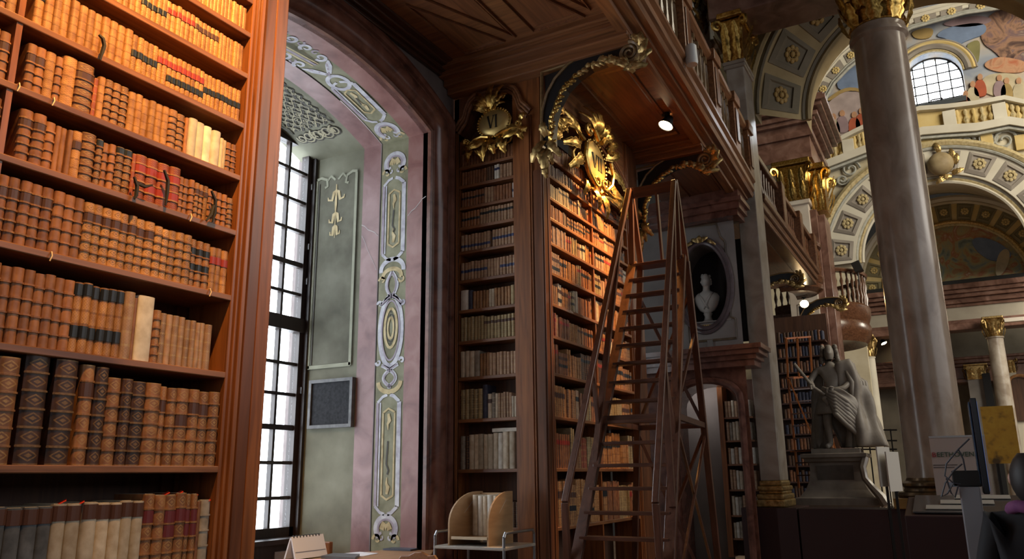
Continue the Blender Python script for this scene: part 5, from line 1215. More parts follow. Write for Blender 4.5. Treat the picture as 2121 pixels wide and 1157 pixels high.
for d, za, zb in ((0.0,8.91,9.46),(0.06,9.46,9.63),(0.02,9.63,9.79),(0.14,9.79,9.89),(0.21,9.89,10.0),(0.12,10.0,10.07),(0.31,10.07,10.17),(0.40,10.17,10.29),(0.36,10.29,10.36)):
    en.box(-5.0, -2.21+d*1.2, P2Y-0.02-d, P2Y+2.6, za, zb)
struct('trim_6', en, BRNM, 'stepped red-brown marble entablature above the second gilded capital', bevel=0.012)

# ------------------------------------------------------------------ far gallery bays
FD = wood('far_gallery_wood', (0.07,0.028,0.014), (0.16,0.07,0.035), 'y', rough=.25)
g2 = thing('gallery', 'dark walnut gallery with rounded end behind the grey pilaster', 'gallery', (-2.4, 14.5, ZC))
def bulge(parent, c, r, z0, a0, a1, hh=1.0, rail=True, mat=FD, fh=1.0):
    P = [(r-0.30,0.0),(r-0.12,-0.05),(r,0.02),(r+0.02,0.10),(r-0.03,0.14),(r+0.03,0.2),(r+0.05,0.28),(r,0.30),(r-0.3,0.30)]
    P = [(a_, b_*fh) for a_, b_ in P]
    MB().lathe(P, 24, (c[0], c[1], z0), a0, a1).build('fascia', mat, parent, smooth=True)
    MB().lathe([(0.0,0.0),(r-0.25,0.0)], 24, (c[0], c[1], z0), a0, a1).build('soffit', mat, parent)
    if rail:
        MB().lathe([(r-0.10,hh-0.06),(r+0.04,hh-0.06),(r+0.06,hh),(r+0.02,hh+0.04),(r-0.10,hh+0.04),(r-0.10,hh-0.06)], 24, (c[0], c[1], z0), a0, a1).build('handrail', mat, parent, smooth=True)
        n = max(4, int((a1-a0)*r/0.17)); b0 = None
        for i in range(n+1):
            a = a0+(a1-a0)*i/n; x, y = c[0]+(r-0.03)*math.cos(a), c[1]+(r-0.03)*math.sin(a)
            m = MB(); m.lathe([(0.03,0),(0.02,0.06),(0.045,0.2),(0.018,0.36),(0.045,0.52),(0.02,0.62),(0.03,hh-0.06-0.3*fh)], 6, (x, y, z0+0.30*fh)); m.build('baluster', mat, parent, smooth=True)
m = MB(); m.box(-3.2, -2.25, 11.8, 17.2, 5.42, 5.7); m.build('soffit', CEILP, g2)
m = MB(); m.box(-2.42, -2.18, 11.8, 17.2, 5.40, 5.50).box(-2.40, -2.14, 11.8, 17.2, 5.50, 5.62).box(-2.42, -2.10, 11.8, 17.2, 5.62, 5.72); m.build('fascia', FD, g2, bevel=0.02)
m = MB(); m.box(-2.34, -2.16, 11.8, 17.2, 6.32, 6.42); m.build('handrail', FD, g2, bevel=0.02)
for i in range(26): MB().lathe([(0.03,0),(0.02,0.06),(0.045,0.2),(0.018,0.33),(0.03,0.6)], 6, (-2.25, 12.0+i*0.2, 5.72)).build('baluster', FD, g2, smooth=True)
for y in (13.6, 15.4, 17.1): MB().box(-2.36, -2.10, y-0.14, y+0.14, 5.70, 6.46).build('post', FD, g2, bevel=0.015)
bulge(g2, (-2.75, 17.7), 0.62, 5.38, -PI/2-0.3, PI/2, 1.0)
g3 = thing('gallery', 'dark walnut gallery balcony bulging outward beside the marble column', 'gallery', (-2.9, 21.5, ZC))
bulge(g3, (-2.95, 21.6), 1.38, 4.85, -PI/2-0.5, PI*0.45, 1.62, True, FD, 2.7)
MB().box(-4.0, -2.6, 19.6, 23.4, 5.0, 5.3).build('soffit', FD, g3)
g4 = thing('gallery', 'small far walnut balcony below the bulging gallery, near the column', 'gallery', (-3.0, 34, 4.6))
bulge(g4, (-3.4, 34.0), 1.25, 4.85, -PI/2-0.2, PI/2, 1.25, True, wood('far_balcony_wood', (0.16,0.06,0.03), (0.30,0.13,0.065), 'y', rough=.3))
bracket_at(0.18, 12.2, 0.0, 'dark scrolled bracket under the bulging gallery balcony'); bracket_at(-0.25, 9.4, 0.0, 'scrolled bracket under the rounded gallery end, by the small far lamp')
bracket_at(-0.15, 27.5, -0.6, 'small gilt scrolled bracket under the far balcony')
spot((-2.57, 17.93, 5.18), (-2.2, 14.4, 3.0), 60, 'small glowing spotlight under the rounded gallery end', 1.4, 1.15)
spot(tuple(at(1830,709,'y',30)), (0, 29, 2.0), 60, 'tiny glowing spotlight left of the column among far capitals', 1.4, 1.3)
spot(tuple(at(1700,612,'y',19.2)), (-2.6, 20.5, 7), 0.5, 'tiny lamp on the bulging balcony', 1.2, .5) if False else None
# black floodlight on a thin stand on the balcony
fl = thing('floodlight', 'small black floodlight on a thin pole above the bulging balcony', 'lamp', tuple(at(1776,553,'y',20.6)))
p = at(1776,553,'y',20.6); m = MB(); m.obox(p, (1,0,.3), (0,1,0), (-.3,0,1), .10, .12, .13); m.build('housing', HOUS, fl, bevel=0.01); MB().tube([p, p-Vector((0,0,0.45))], .012, 6).build('pole', HOUS, fl)
# back wall of the bay with a shelved case and an orange-lit ladder
b8 = thing('bookcase', 'shadowy shelves of books behind the orange ladder and statue', 'bookcase', (-2.5, 16.6, 0), 'tall walnut bookcases')
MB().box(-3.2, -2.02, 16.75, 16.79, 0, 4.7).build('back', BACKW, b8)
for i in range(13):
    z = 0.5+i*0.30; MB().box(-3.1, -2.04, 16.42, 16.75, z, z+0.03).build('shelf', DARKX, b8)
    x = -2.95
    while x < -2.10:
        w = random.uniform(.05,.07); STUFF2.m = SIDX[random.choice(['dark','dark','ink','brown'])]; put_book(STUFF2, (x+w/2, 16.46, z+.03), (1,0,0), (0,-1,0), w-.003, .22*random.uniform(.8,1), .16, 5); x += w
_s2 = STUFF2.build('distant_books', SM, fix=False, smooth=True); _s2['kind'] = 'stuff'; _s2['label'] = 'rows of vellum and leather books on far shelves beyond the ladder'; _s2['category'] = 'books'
OL = wood('lamplit_orange_wood', (0.34,0.09,0.02), (0.52,0.17,0.045), 'z', rough=.35)  # lamplight on the ladder is put into this brightened orange
l2 = thing('library_ladder', 'slender orange-brown library ladder behind the statue', 'ladder', (-2.2, 14.3, 0))
Q = lambda x, y, d=14.2: at(x, y, 'y', d)
for nm, a, b, w in (('post',Q(1628,700),Q(1632,782),.03),('post',Q(1651,699),Q(1655,780),.03),('post',Q(1677,698,14.5),Q(1682,778,14.5),.03),('rail',Q(1625,701),Q(1679,697,14.5),.03),('platform_edge',Q(1628,783),Q(1684,779,14.5),.035),('stile',Q(1632,783),Q(1655,1010),.03),('stile',Q(1634,785),Q(1700,945,13.9),.022),('stile',Q(1676,780,14.6),Q(1760,1010,14.0),.025)):
    MB().bar(a, b, w, w, (1,0,0)).build(nm, OL, l2)
for i in range(9):
    u = i/9; a = Q(1632,783).lerp(Q(1655,1010), u); b = Q(1676,780,14.6).lerp(Q(1760,1010,14.0), u); MB().bar(a, b, .06, .02).build('tread', DARKX, l2)
MB().bar(Q(1637,935), Q(1690,932), .02, .02).build('tie', OL, l2)
# ------------------------------------------------------------------ wall above the gallery over bookcase VII
ug = MB(); ug.box(-3.0, -2.78, 5.4, 11.1, 5.7, 10.5)
wu = struct('wall_gallery', ug, noise_mat('gallery_wall_wood', [(0.13,0.07,0.04),(0.22,0.125,0.075)], 3, rough=.45), 'brown panelled wall rising behind the gallery balustrade')
Z_ = lambda a, b: at(a, b, 'x', -2.76)
m = MB(); a, b = Z_(1398,50), Z_(1472,2); m.box(-2.78, -2.74, a.y, b.y, min(Z_(1440,52).z, Z_(1400,50).z)-0.05, Z_(1430,0).z+0.5); m.build('pale_panel', PALEP, wu, bevel=0.01)
ctr = Z_(1437,28)
for i in range(14):
    an = random.uniform(0, 2*PI); leaf(lambda u, v, c: (-2.74+c, ctr.y+u, ctr.z+v), (random.uniform(-.5,.5), random.uniform(-.25,.35)), an, .30, .08, .06, .3).build('gilt_relief_leaf', GOLD, wu, smooth='all')
m = MB(); pts = [Z_(*q) for q in ((1462,95),(1478,92),(1494,105),(1504,130),(1507,165),(1512,240))]
m.tube([(p.x, p.y, p.z) for p in pts], .10, 8); m.build('arch_moulding', noise_mat('warm_arch', [(0.22,0.13,0.08),(0.33,0.21,0.14)], 4, rough=.4), wu, smooth=True)

# ------------------------------------------------------------------ rosette and coffer helpers
ROS = None
def rosette(p, r, parent, mat, ax=(0,-1,0)):
    global ROS
    if ROS is None:
        m = MB()
        for i in range(8): m.ell((0.62*math.cos(i*PI/4), -0.06, 0.62*math.sin(i*PI/4)), 0.30, 0.12, 0.30, 7, 5)
        m.ell((0,-0.12,0), 0.30, 0.16, 0.30, 8, 5); m.tube([(0.5*math.cos(i*PI/8), -0.14, 0.5*math.sin(i*PI/8)) for i in range(16)], 0.06, 5, closed=True)
        ROS = m.build('rosette', mat, parent, smooth='all', origin=(0,0,0)); o = ROS
    else:
        o = ROS.copy(); COL.objects.link(o); o.parent = parent; o.matrix_parent_inverse = parent.matrix_basis.inverted()
        if mat is not ROS.data.materials[0]:
            o.material_slots[0].link = 'OBJECT'; o.material_slots[0].material = mat
    o.location = p; o.scale = (r, r, r); o.rotation_euler = Vector((0,-1,0)).rotation_difference(Vector(ax)).to_euler(); return o
def ring_arch(name, lab, cx, zc, r0, r1, y0, y1, mat, a0=0.0, a1=PI, n=40, zc1=None):
    """flat or splayed arch face from radius r1 (near, y0) to r0 (far, y1)"""
    zc1 = zc if zc1 is None else zc1
    m = MB(); f = lambda r, y, z: [(cx+r*math.cos(a0+(a1-a0)*i/n), y, z+r*math.sin(a0+(a1-a0)*i/n)) for i in range(n+1)]
    m.grid([f(r1, y0+0.5, zc), f(r1, y0, zc), f(r0, y1, zc1), f(r0, y1+0.6, zc1)]); return struct(name, m, mat, lab)
def coffers(parent, cx, zc, r0, r1, y0, y1, angs, half, mat, rmat, zc1=None, gap=0.14, lift=0.02):
    zc1 = zc if zc1 is None else zc1
    def P(a, u, lf):
        r = r1+(r0-r1)*u; y = y0+(y1-y0)*u-lf; z = zc+(zc1-zc)*u; return Vector((cx+r*math.cos(a), y, z+r*math.sin(a)))
    for a in angs:
        m = MB(); g, h = gap, 1-gap
        fr = [P(a-half, g, lift), P(a+half, g, lift), P(a+half, h, lift), P(a-half, h, lift)]
        inn = [P(a-half*.72, g+.12, lift+.03), P(a+half*.72, g+.12, lift+.03), P(a+half*.72, h-.12, lift+.03), P(a-half*.72, h-.12, lift+.03)]
        bk = [P(a-half*.66, g+.15, lift-.015), P(a+half*.66, g+.15, lift-.015), P(a+half*.66, h-.15, lift-.015), P(a-half*.66, h-.15, lift-.015)]
        k = m.grid([fr, inn, bk], close_u=True); m.quadf([k+8+i for i in range(4)]); m.build('coffer', mat, parent)
        nrm = (P(a+half,.5,0)-P(a-half,.5,0)).cross(P(a,1,0)-P(a,0,0)).normalized()
        if nrm.y > 0: nrm = -nrm
        w = (P(a+half,.5,0)-P(a-half,.5,0)).length*.30; w = min(w, (P(a,1,0)-P(a,0,0)).length*.27)
        rosette(P(a, .5, lift), w, parent, rmat, nrm)
# near dark coffered arch across the hall
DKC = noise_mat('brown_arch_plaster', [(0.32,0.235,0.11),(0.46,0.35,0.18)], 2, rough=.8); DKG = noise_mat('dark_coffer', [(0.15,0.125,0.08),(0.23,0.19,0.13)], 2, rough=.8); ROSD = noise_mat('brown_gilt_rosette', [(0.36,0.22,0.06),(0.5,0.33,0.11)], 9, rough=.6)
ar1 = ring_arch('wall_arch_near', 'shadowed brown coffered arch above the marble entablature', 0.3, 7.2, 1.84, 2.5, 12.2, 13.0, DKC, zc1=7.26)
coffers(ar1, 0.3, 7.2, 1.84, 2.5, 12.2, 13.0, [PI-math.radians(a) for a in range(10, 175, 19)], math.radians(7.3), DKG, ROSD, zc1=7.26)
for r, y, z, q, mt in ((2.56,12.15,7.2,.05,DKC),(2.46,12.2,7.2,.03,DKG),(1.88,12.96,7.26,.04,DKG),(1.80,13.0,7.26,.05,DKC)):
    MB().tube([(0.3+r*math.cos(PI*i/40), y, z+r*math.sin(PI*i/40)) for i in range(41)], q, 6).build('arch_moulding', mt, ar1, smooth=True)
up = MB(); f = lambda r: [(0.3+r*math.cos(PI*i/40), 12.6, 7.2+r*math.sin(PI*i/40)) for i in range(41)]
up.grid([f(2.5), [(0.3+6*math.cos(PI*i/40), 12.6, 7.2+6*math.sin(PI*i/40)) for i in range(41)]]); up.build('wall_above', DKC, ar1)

# ------------------------------------------------------------------ far dome wall with fresco, window, painted balustrade and coffered arch
DY = 24.0
AX, AZ = 0.28, 7.4
lw = MB(); N = 36
sem = [(AX+2.2*math.cos(PI*i/N), AZ+2.2*math.sin(PI*i/N)) for i in range(N+1)]
def rectray(i):
    a = PI*i/N; dx, dz = math.cos(a), math.sin(a); k = min((6.0/abs(dx) if abs(dx) > 1e-6 else 1e9), (3.8/dz if dz > 1e-6 else 1e9)); return (AX+dx*k, AZ+dz*k)
rr_ = [rectray(i) for i in range(N+1)]
lw.grid([[(x, DY+0.1, z) for x, z in sem], [(x, DY+0.1, z) for x, z in rr_]])
lw.box(-6, AX-2.2, DY+0.1, DY+0.3, 0, AZ); 
wd = struct('wall_dome', lw, CREAM, 'cream painted dome wall above the coffered arch')
WC, WR, WB = (0.65, 12.60), 0.78, 11.76
wo = [(WC[0]+WR*math.cos(PI*i/16), WC[1]+WR*math.sin(PI*i/16)) for i in range(17)]+[(WC[0]-WR, WB), (WC[0]+WR, WB)]
tw = MB(); x0, x1, z0, z1 = -6.0, 7.0, 11.2, 19.0; K = len(wo); oc = (WC[0], 12.3); outr = []
for x, z in wo:
    dx, dz = x-oc[0], z-oc[1]; k = min((x1-oc[0])/dx if dx > 1e-6 else ((x0-oc[0])/dx if dx < -1e-6 else 1e9), (z1-oc[1])/dz if dz > 1e-6 else ((z0-oc[1])/dz if dz < -1e-6 else 1e9)); outr.append((oc[0]+dx*k, oc[1]+dz*k))
tw.grid([[(x, DY+0.1, z) for x, z in wo], [(x, DY+0.1, z) for x, z in outr]], close_u=True)
tw.grid([[(x, DY+0.1, z) for x, z in wo], [(x, DY+0.7, z) for x, z in wo]], close_u=True)
for cxn, czn in ((x0, z1), (x1, z1)): pass
tw.box(x0, x1, DY+0.12, DY+0.2, 14.0, z1)
wf = struct('wall_fresco', tw, FRS, 'frescoed dome wall with painted clouds and figures around a round-topped window')
win2 = MB(); win2.tube([(x, DY+0.5, z) for x, z in wo], 0.04, 6, closed=True)
w2 = struct('window_2', win2, IRON, 'round-topped window with thin glazing bars high in the frescoed wall')
gb = MB()
for i in range(1, 5):
    x = WC[0]-WR+2*WR*i/5; h = WC[1]+math.sqrt(max(0, WR**2-(x-WC[0])**2)); gb.box(x-0.016, x+0.016, DY+0.5, DY+0.52, WB, h)
for i in range(1, 6):
    z = WB+0.275*i; hw = WR if z < WC[1] else math.sqrt(max(0, WR**2-(z-WC[1])**2)); gb.box(WC[0]-hw, WC[0]+hw, DY+0.5, DY+0.52, z-0.016, z+0.016)
gb.build('glazing_bars', IRON, w2)
g_ = MB(); g_.prism(wo, lambda u, v, w: (u, w, v), DY+0.53, DY+0.54); g_.build('pane', GLASS, w2)
m = MB(); m.box(WC[0]-0.75, WC[0]+0.75, DY-0.1, DY+0.5, WB-0.14, WB); m.build('sill', flat('slate_sill', (0.05,0.06,0.07), .5), w2)
for s_ in ((0.02, 0.13), (0.05, 0.10)): pass
m = MB(); 
hx0 = at(1925,188,'y',DY+0.5); m.box(hx0.x, hx0.x+0.28, DY+0.49, DY+0.51, WB+0.05, WB+0.30); 
fr_ = MB()
for a, b in (((hx0.x, WB+0.05),(hx0.x+0.29, WB+0.05)),((hx0.x, WB+0.31),(hx0.x+0.29, WB+0.31)),((hx0.x, WB+0.05),(hx0.x, WB+0.31)),((hx0.x+0.29, WB+0.05),(hx0.x+0.29, WB+0.31))): fr_.tube([(a[0], DY+0.47, a[1]), (b[0], DY+0.47, b[1])], .02, 5)
fr_.build('opening_light', IRON, w2)
area('sky_outside_dome_window', (0.6, 26.0, 12.7), (0.6, 20.0, 12.2), 3.4, 3.4, 420, (0.95, 0.98, 1.0))
for r, q, mt in ((0.80,.035,OCHRE),(0.92,.09,GREYC),(1.05,.06,YELC),(1.13,.03,GREYC)):
    MB().tube([(WC[0]+r*math.cos(PI*i/24), DY+0.04, WC[1]+r*math.sin(PI*i/24)) for i in range(25)], q, 6).build('window_surround', mt, wf, smooth=True)
# big pale archivolt around the fresco
A2o = [(1672,235),(1680,205),(1700,160),(1740,110),(1770,85),(1830,56),(1885,35),(2000,5),(2121,-10),(2260,-10)]
A2i = [(1706,235),(1712,200),(1728,172),(1757,142),(1783,122),(1835,86),(1890,57),(2000,27),(2121,10),(2260,8)]
mid = lambda A, B, t: [(a[0]+(b[0]-a[0])*t, a[1]+(b[1]-a[1])*t) for a, b in zip(A, B)]
av = band(A2o, A2i, DY-0.15, PALEP, 0.3, 'archivolt', wf)
for t in (0.0, 0.14, 0.82, 1.0):
    MB().tube([(p.x, DY-0.46, p.z) for p in [at(*q, 'y', DY-0.45) for q in mid(A2o, A2i, t)]], .05 if t in (0.0, 1.0) else .03, 6).build('archivolt_moulding', PALEP if t < .5 else STUCCO, wf, smooth=True)
A2a, A2b = mid(A2o, A2i, .25), mid(A2o, A2i, .72)
for i in range(len(A2a)-1):
    for s0_, s1_ in ((0.12, 0.88),) if i not in (5, 6, 7, 8) else ((0.06, 0.46), (0.54, 0.94)):
        L = lambda A, t: (A[i][0]+(A[i+1][0]-A[i][0])*t, A[i][1]+(A[i+1][1]-A[i][1])*t)
        pxpoly([L(A2a, s0_), L(A2a, s1_), L(A2b, s1_), L(A2b, s0_)], DY-0.45, GREYC, .02, 'coffer', wf)
        c_ = [sum(v)/4 for v in zip(L(A2a, s0_), L(A2a, s1_), L(A2b, s1_), L(A2b, s0_))]; p = at(c_[0], c_[1], 'y', DY-0.48); rosette(p, .13, wf, YELC)
# painted figures and architecture (flat paint, built as thin raised patches)
PC = {k: noise_mat('paint_'+k, [tuple(x*.7 for x in c), c], 3, rough=.85) for k, c in {'blue': (0.20,0.27,0.42), 'flesh': (0.55,0.30,0.17), 'red': (0.48,0.11,0.05), 'brown': (0.17,0.085,0.06), 'violet': (0.34,0.24,0.26), 'ochre': (0.42,0.29,0.11), 'cream': (0.58,0.50,0.34), 'lilac': (0.46,0.37,0.36), 'olive': (0.26,0.24,0.10), 'green': (0.20,0.26,0.13)}.items()}
def smooth_poly(P):
    for _ in range(2): P = [q for a, b in zip(P, P[1:]+P[:1]) for q in ((a[0]*.75+b[0]*.25, a[1]*.75+b[1]*.25), (a[0]*.25+b[0]*.75, a[1]*.25+b[1]*.75))]
    return P
def paint(key, pts, y=DY+0.07, par=None, th=.02): pxpoly(smooth_poly(list(pts)), y, PC[key], th, 'painted_patch', par or wf)
paint('blue', [(1935,75),(1965,55),(2040,45),(2045,70),(2000,85),(1985,95),(1960,80)]); paint('blue', [(1740,150),(1790,118),(1810,160),(1800,190),(1730,190)]); paint('violet', [(1940,50),(2020,30),(2060,40),(2040,52),(1990,58)])
FIGM = noise_mat('fresco_figures', [(0.06,0.03,0.03), (0.14,0.08,0.06), (0.34,0.19,0.12), (0.16,0.10,0.11), (0.42,0.33,0.24)], scale=1.5, rough=.85, detail=6, distort=2.6)
pxpoly(smooth_poly([(2028,60),(2050,30),(2090,12),(2140,10),(2180,60),(2170,130),(2121,140),(2080,128),(2058,105),(2036,92)]), DY+.07, FIGM, .015, 'painted_figure_group', wf)
pxpoly(smooth_poly([(2036,132),(2062,118),(2095,120),(2130,130),(2125,150),(2080,152),(2046,144)]), DY+.07, noise_mat('fresco_flesh', [(0.36,0.17,0.10),(0.52,0.29,0.17),(0.44,0.14,0.07)], 2.2, rough=.85, distort=2.0), .02, 'painted_figure_group', wf)
paint('olive', [(2000,92),(2030,80),(2030,110),(2025,135),(2008,110)]); paint('ochre', [(1885,65),(1935,55),(1930,80),(1895,82)])
paint('lilac', [(1715,212),(1755,182),(1800,195),(1800,260),(1720,290),(1700,240)]); paint('ochre', [(1713,205),(1755,178),(1800,190),(1800,196),(1755,185),(1716,212)], th=.04)
for x, y_, k in ((1727,262,'cream'),(1745,255,'violet'),(1770,258,'red'),(1785,250,'red'),(2015,195,'cream'),(2030,180,'red'),(2000,215,'red'),(2070,182,'violet'),(2085,188,'ochre'),(2110,188,'cream')):
    paint(k, [(x-11,y_+22),(x-13,y_),(x-6,y_-14),(x+6,y_-14),(x+13,y_),(x+14,y_+20)], th=.05); paint('flesh', [(x-5,y_-13),(x-6,y_-22),(x,y_-27),(x+6,y_-22),(x+4,y_-13)], th=.06)
paint('cream', [(2030,165),(2060,150),(2121,155),(2121,200),(2040,200)])
# painted balustrade and cornices
LB = [(1690,318),(1726,294),(1773,270),(1800,257),(1905,224),(1960,220),(2019,213),(2080,202),(2121,211),(2200,205)]
sh = lambda L, d: [(x, y+d) for x, y in L]
LD = [(1660,366),(1702,344),(1755,324),(1797,308),(1911,272),(1960,268),(2023,264),(2090,251),(2121,256),(2200,250)]
band(LB, LD, DY+0.05, YELC, .06, 'balustrade_field', wd)
band(LB, sh(LB, 9), DY-0.02, PALEP, .18, 'balustrade_rail', wd); band(sh(LD, -4), sh(LD, 12), DY-0.02, PALEP, .22, 'ledge', wd); band(sh(LD, 14), sh(LD, 19), DY-0.02, STUCCO, .14, 'ledge_moulding', wd)
for i in range(30):
    t = i/30*8.6+0.2; k = int(t); u = t-k; a = (LB[k][0]+(LB[k+1][0]-LB[k][0])*u, LB[k][1]+(LB[k+1][1]-LB[k][1])*u+12); 
    if 1960 > a[0] > 1810: continue
    h = at(a[0], a[1], 'y', DY-.04); h2 = at(a[0]+3, a[1]+34, 'y', DY-.04); L_ = (h-h2).length
    if i % 6 == 5: m = MB(); m.box(h.x-.16, h.x+.16, DY-.16, DY+.05, h2.z, h.z); m.build('balustrade_pier', PALEP, wd, bevel=.01)
    else: MB().lathe([(.05,0),(.03,.1*L_),(.09,.35*L_),(.03,.62*L_),(.06,.8*L_),(.04,L_)], 8, (h.x, DY-.06, h2.z)).build('baluster', OCHRE if i % 2 else YELC, wd, smooth=True)
# painted attic strip with scrolls and a sphere
m = MB()
for px, py, r, d in ((1762,350,.26,1),(1745,372,.18,-1),(1925,290,.16,1),(1955,288,.14,-1),(2000,292,.22,1),(2045,285,.25,-1),(2080,290,.3,1),(1985,280,.18,1)):
    p = at(px, py, 'y', DY+.02); m.tube([(p.x+r*(1-i/22)*math.cos(d*i*.55), DY+.02, p.z+r*(1-i/22)*math.sin(d*i*.55)) for i in range(18)], .035, 5)
m.build('painted_scrolls', STUCCO, wd, smooth=True)
for px in (1905, 2030, 2100):
    a, b = at(px, 282, 'y', DY+.02), at(px+30, 308, 'y', DY+.02); MB().box(a.x, b.x, DY-.03, DY+.06, b.z, a.z).build('attic_panel', YELC, wd, bevel=.01)
p = at(1948, 338, 'y', DY-.3); m = MB(); m.ell((p.x, DY-.25, p.z), .33, .28, .33, 16, 10); sg_ = m.build('painted_sphere', noise_mat('bronze_paint', [(0.25,0.18,0.09),(0.42,0.33,0.19)], 4, rough=.6), wd, smooth=True)
for dx, dz, a in ((.38,.1,80),(.42,-.05,60),(.30,-.30,0),(-.1,-.36,-20),(.1,-.38,200),(.0,.36,90)): leaf(lambda u, v, c: (p.x+u, DY-.2-c, p.z+v), (dx*.8, dz), math.radians(a), .3, .10, .05, .2).build('painted_sphere_ornament', OLDGOLD, wd, smooth='all')
# coffered arch ring
a3 = ring_arch('wall_arch_far', 'cream arch with grey coffers and gilt rosettes framing the far hall', AX, AZ, 2.2, 2.95, DY-0.1, DY-0.1, PALEP, n=48)
coffers(a3, AX, AZ, 2.2, 2.95, DY-0.1, DY-0.1, [math.radians(9+18*i) for i in range(10)], math.radians(6.8), GREYC, OCHRE, gap=.10)
for r, q, mt in ((3.1,.10,OCHRE),(2.98,.05,STUCCO),(2.18,.06,STUCCO),(2.10,.05,OCHRE),(2.02,.05,PALEP)):
    MB().tube([(AX+r*math.cos(PI*i/48), DY-.14 if r > 2.19 else DY+.05, AZ+r*math.sin(PI*i/48)) for i in range(49)], q, 6).build('arch_moulding', mt, a3, smooth=True)
ba = MB(); f = lambda r, y: [(AX+r*math.cos(PI*i/40), y, AZ+r*math.sin(PI*i/40)) for i in range(41)]
ba.grid([f(2.2, DY), f(2.24, DY+1.0), f(2.5, DY+1.0), f(2.95, DY+4.1)]); bo = ba.build('barrel_vault', CREAM, a3, smooth=True)
coffers(a3, AX, AZ, 2.62, 2.52, DY+2.3, DY+1.3, [math.radians(6+12*i) for i in range(15)], math.radians(4.4), GREYC, YELC, gap=.12, lift=-.02) if False else None
LX, LZ, LY = 0.55, 7.25, 28.0
a4 = ring_arch('wall_lunette', 'inner coffered arch around the painted lunette at the far end', LX, LZ, 1.97, 2.85, LY, LY, YELC, n=48)
coffers(a4, LX, LZ, 1.97, 2.85, LY, LY, [math.radians(7+14*i) for i in range(13)], math.radians(5.2), noise_mat('olive_coffer', [(0.20,0.17,0.09),(0.28,0.24,0.14)], 2, rough=.8), YELC, gap=.17)
for r, q, mt in ((2.85,.10,PALEP),(2.72,.06,CREAM),(2.05,.07,OLDGOLD),(1.97,.05,OCHRE)):
    MB().tube([(LX+r*math.cos(PI*i/48), LY-.04, LZ+r*math.sin(PI*i/48)) for i in range(49)], q, 6).build('arch_moulding', mt, a4, smooth=True)
lp = MB(); lp.prism([(LX+1.97*math.cos(PI*i/32), LZ+1.97*math.sin(PI*i/32)) for i in range(33)], lambda u, v, w: (u, w, v), LY+.12, LY+.2); lun = lp.build('painted_lunette', FRL, a4)
pl_ = lambda k, pts, th=.02: paint(k, pts, LY+.10, a4, th)
pl_('blue', [(2010,490),(2060,495),(2105,530),(2060,545),(2020,520)]); pl_('cream', [(2065,530),(2080,514),(2092,520),(2090,545),(2075,570),(2060,572)], .03)
# far entablature, dark gap and far columns
fe = MB()
for d, za, zb in ((0.50,7.02,7.18),(0.40,6.90,7.02),(0.30,6.78,6.90),(0.18,6.62,6.78),(0.10,6.52,6.62)): fe.box(-4.5, 6.5, LY-0.1-d, LY+0.4, za, zb)
ent = struct('trim_7', fe, BRNM, 'red-brown marble entablature below the far painted lunette', bevel=.02)
MB().box(-4.5, 6.5, LY-0.15, LY+0.4, 6.12, 6.52).build('frieze', NICHEW if False else noise_mat('pale_frieze', [(0.33,0.29,0.23),(0.42,0.38,0.31)], 2, rough=.4), ent)
m = MB(); m.box(-4.5, 6.5, LY-0.25, LY+0.4, 5.80, 6.0).box(-4.5, 6.5, LY-0.18, LY+0.4, 6.0, 6.12); m.build('architrave', BRNM, ent, bevel=.02)
MB().box(-4.5, 6.5, LY-0.56, LY+0.1, 7.18, 7.30).build('dark_rail', flat('black_rail', (0.01,0.01,0.01), .4), ent)
fw_ = MB(); fw_.box(-6, 7, 30.6, 30.8, 0, 7.0)
wfar = struct('wall_far', fw_, noise_mat('far_wall', [(0.10,0.085,0.06),(0.17,0.145,0.11)], 1.5, rough=.6), 'dim far end wall of the hall')
fg = MB()
for d, za, zb in ((.3,5.0,5.12),(.2,4.9,5.0),(.35,5.12,5.2),(.1,4.5,4.9),(.2,4.38,4.5)): fg.box(-4.5, 6.5, 30.0-d, 30.6, za, zb)
fgo = struct('trim_8', fg, BRNM, 'brown beam of the far gallery behind the small column', bevel=.02)
def far_order(x, y, r, zb, hc, lab, square=False, mt=GREYM):
    t = thing('pilaster' if square else 'column', lab, 'pilaster' if square else 'column', (x, y, 0))
    if square: MB().box(x-r, x+r, y-r*.5, y+r*.5, 0.5, zb).build('shaft', mt, t)
    else: MB().lathe([(r*1.08,0.6),(r*1.05,2),(r,zb-.05),(r*1.12,zb-.03),(r*1.12,zb)], 20, (x, y, 0)).build('shaft', mt, t, smooth=True)
    capital((x, y), r if not square else r, zb, hc, t, square, OLDGOLD, 8, r*.6 if square else None); MB().box(x-r*1.4, x+r*1.4, y-r*1.4, y+r*1.4, 0, 0.6).build('base', PEDM, t)
far_order(1.33, 27.4, 0.215, 5.44, 0.60, 'slender grey far column with gilded capital, right of the big column')
far_order(at(1800,740,'y',27.4).x, 27.4, 0.17, 5.12, 0.70, 'slim far column with gilded capital, just left of the big column', mt=PALEP)
far_order(at(2020,760,'y',29.8).x, 29.8, 0.27, 4.45, 0.50, 'broad far pilaster with gilded capital, left of slender far column', True, NICHEW)
far_order(at(2095,760,'y',29.8).x, 29.8, 0.10, 4.60, 0.52, 'narrow far pilaster with gilded capital at the right edge', True, PALEP)
m = MB(); p = at(2045,800,'y',29.5); m.box(p.x-.10, p.x+.12, 29.4, 29.5, 0, 4.6); tag(m.build('drape', flat('black_drape', (0.006,0.006,0.008), .9)), 'tall narrow black drape behind the slender far column', 'drape')
p = at(2112,790,'y',29.6); m = MB(); m.tube([(p.x-.28+.28*(1-math.cos(a)), 29.6, p.z+.2*math.sin(a)) for a in [PI*i/12 for i in range(13)]]+[(p.x+.28, 29.6, p.z-1.2)], .05, 6); m.tube([(p.x-.28, 29.6, p.z), (p.x-.28, 29.6, p.z-1.2)], .05, 6); 
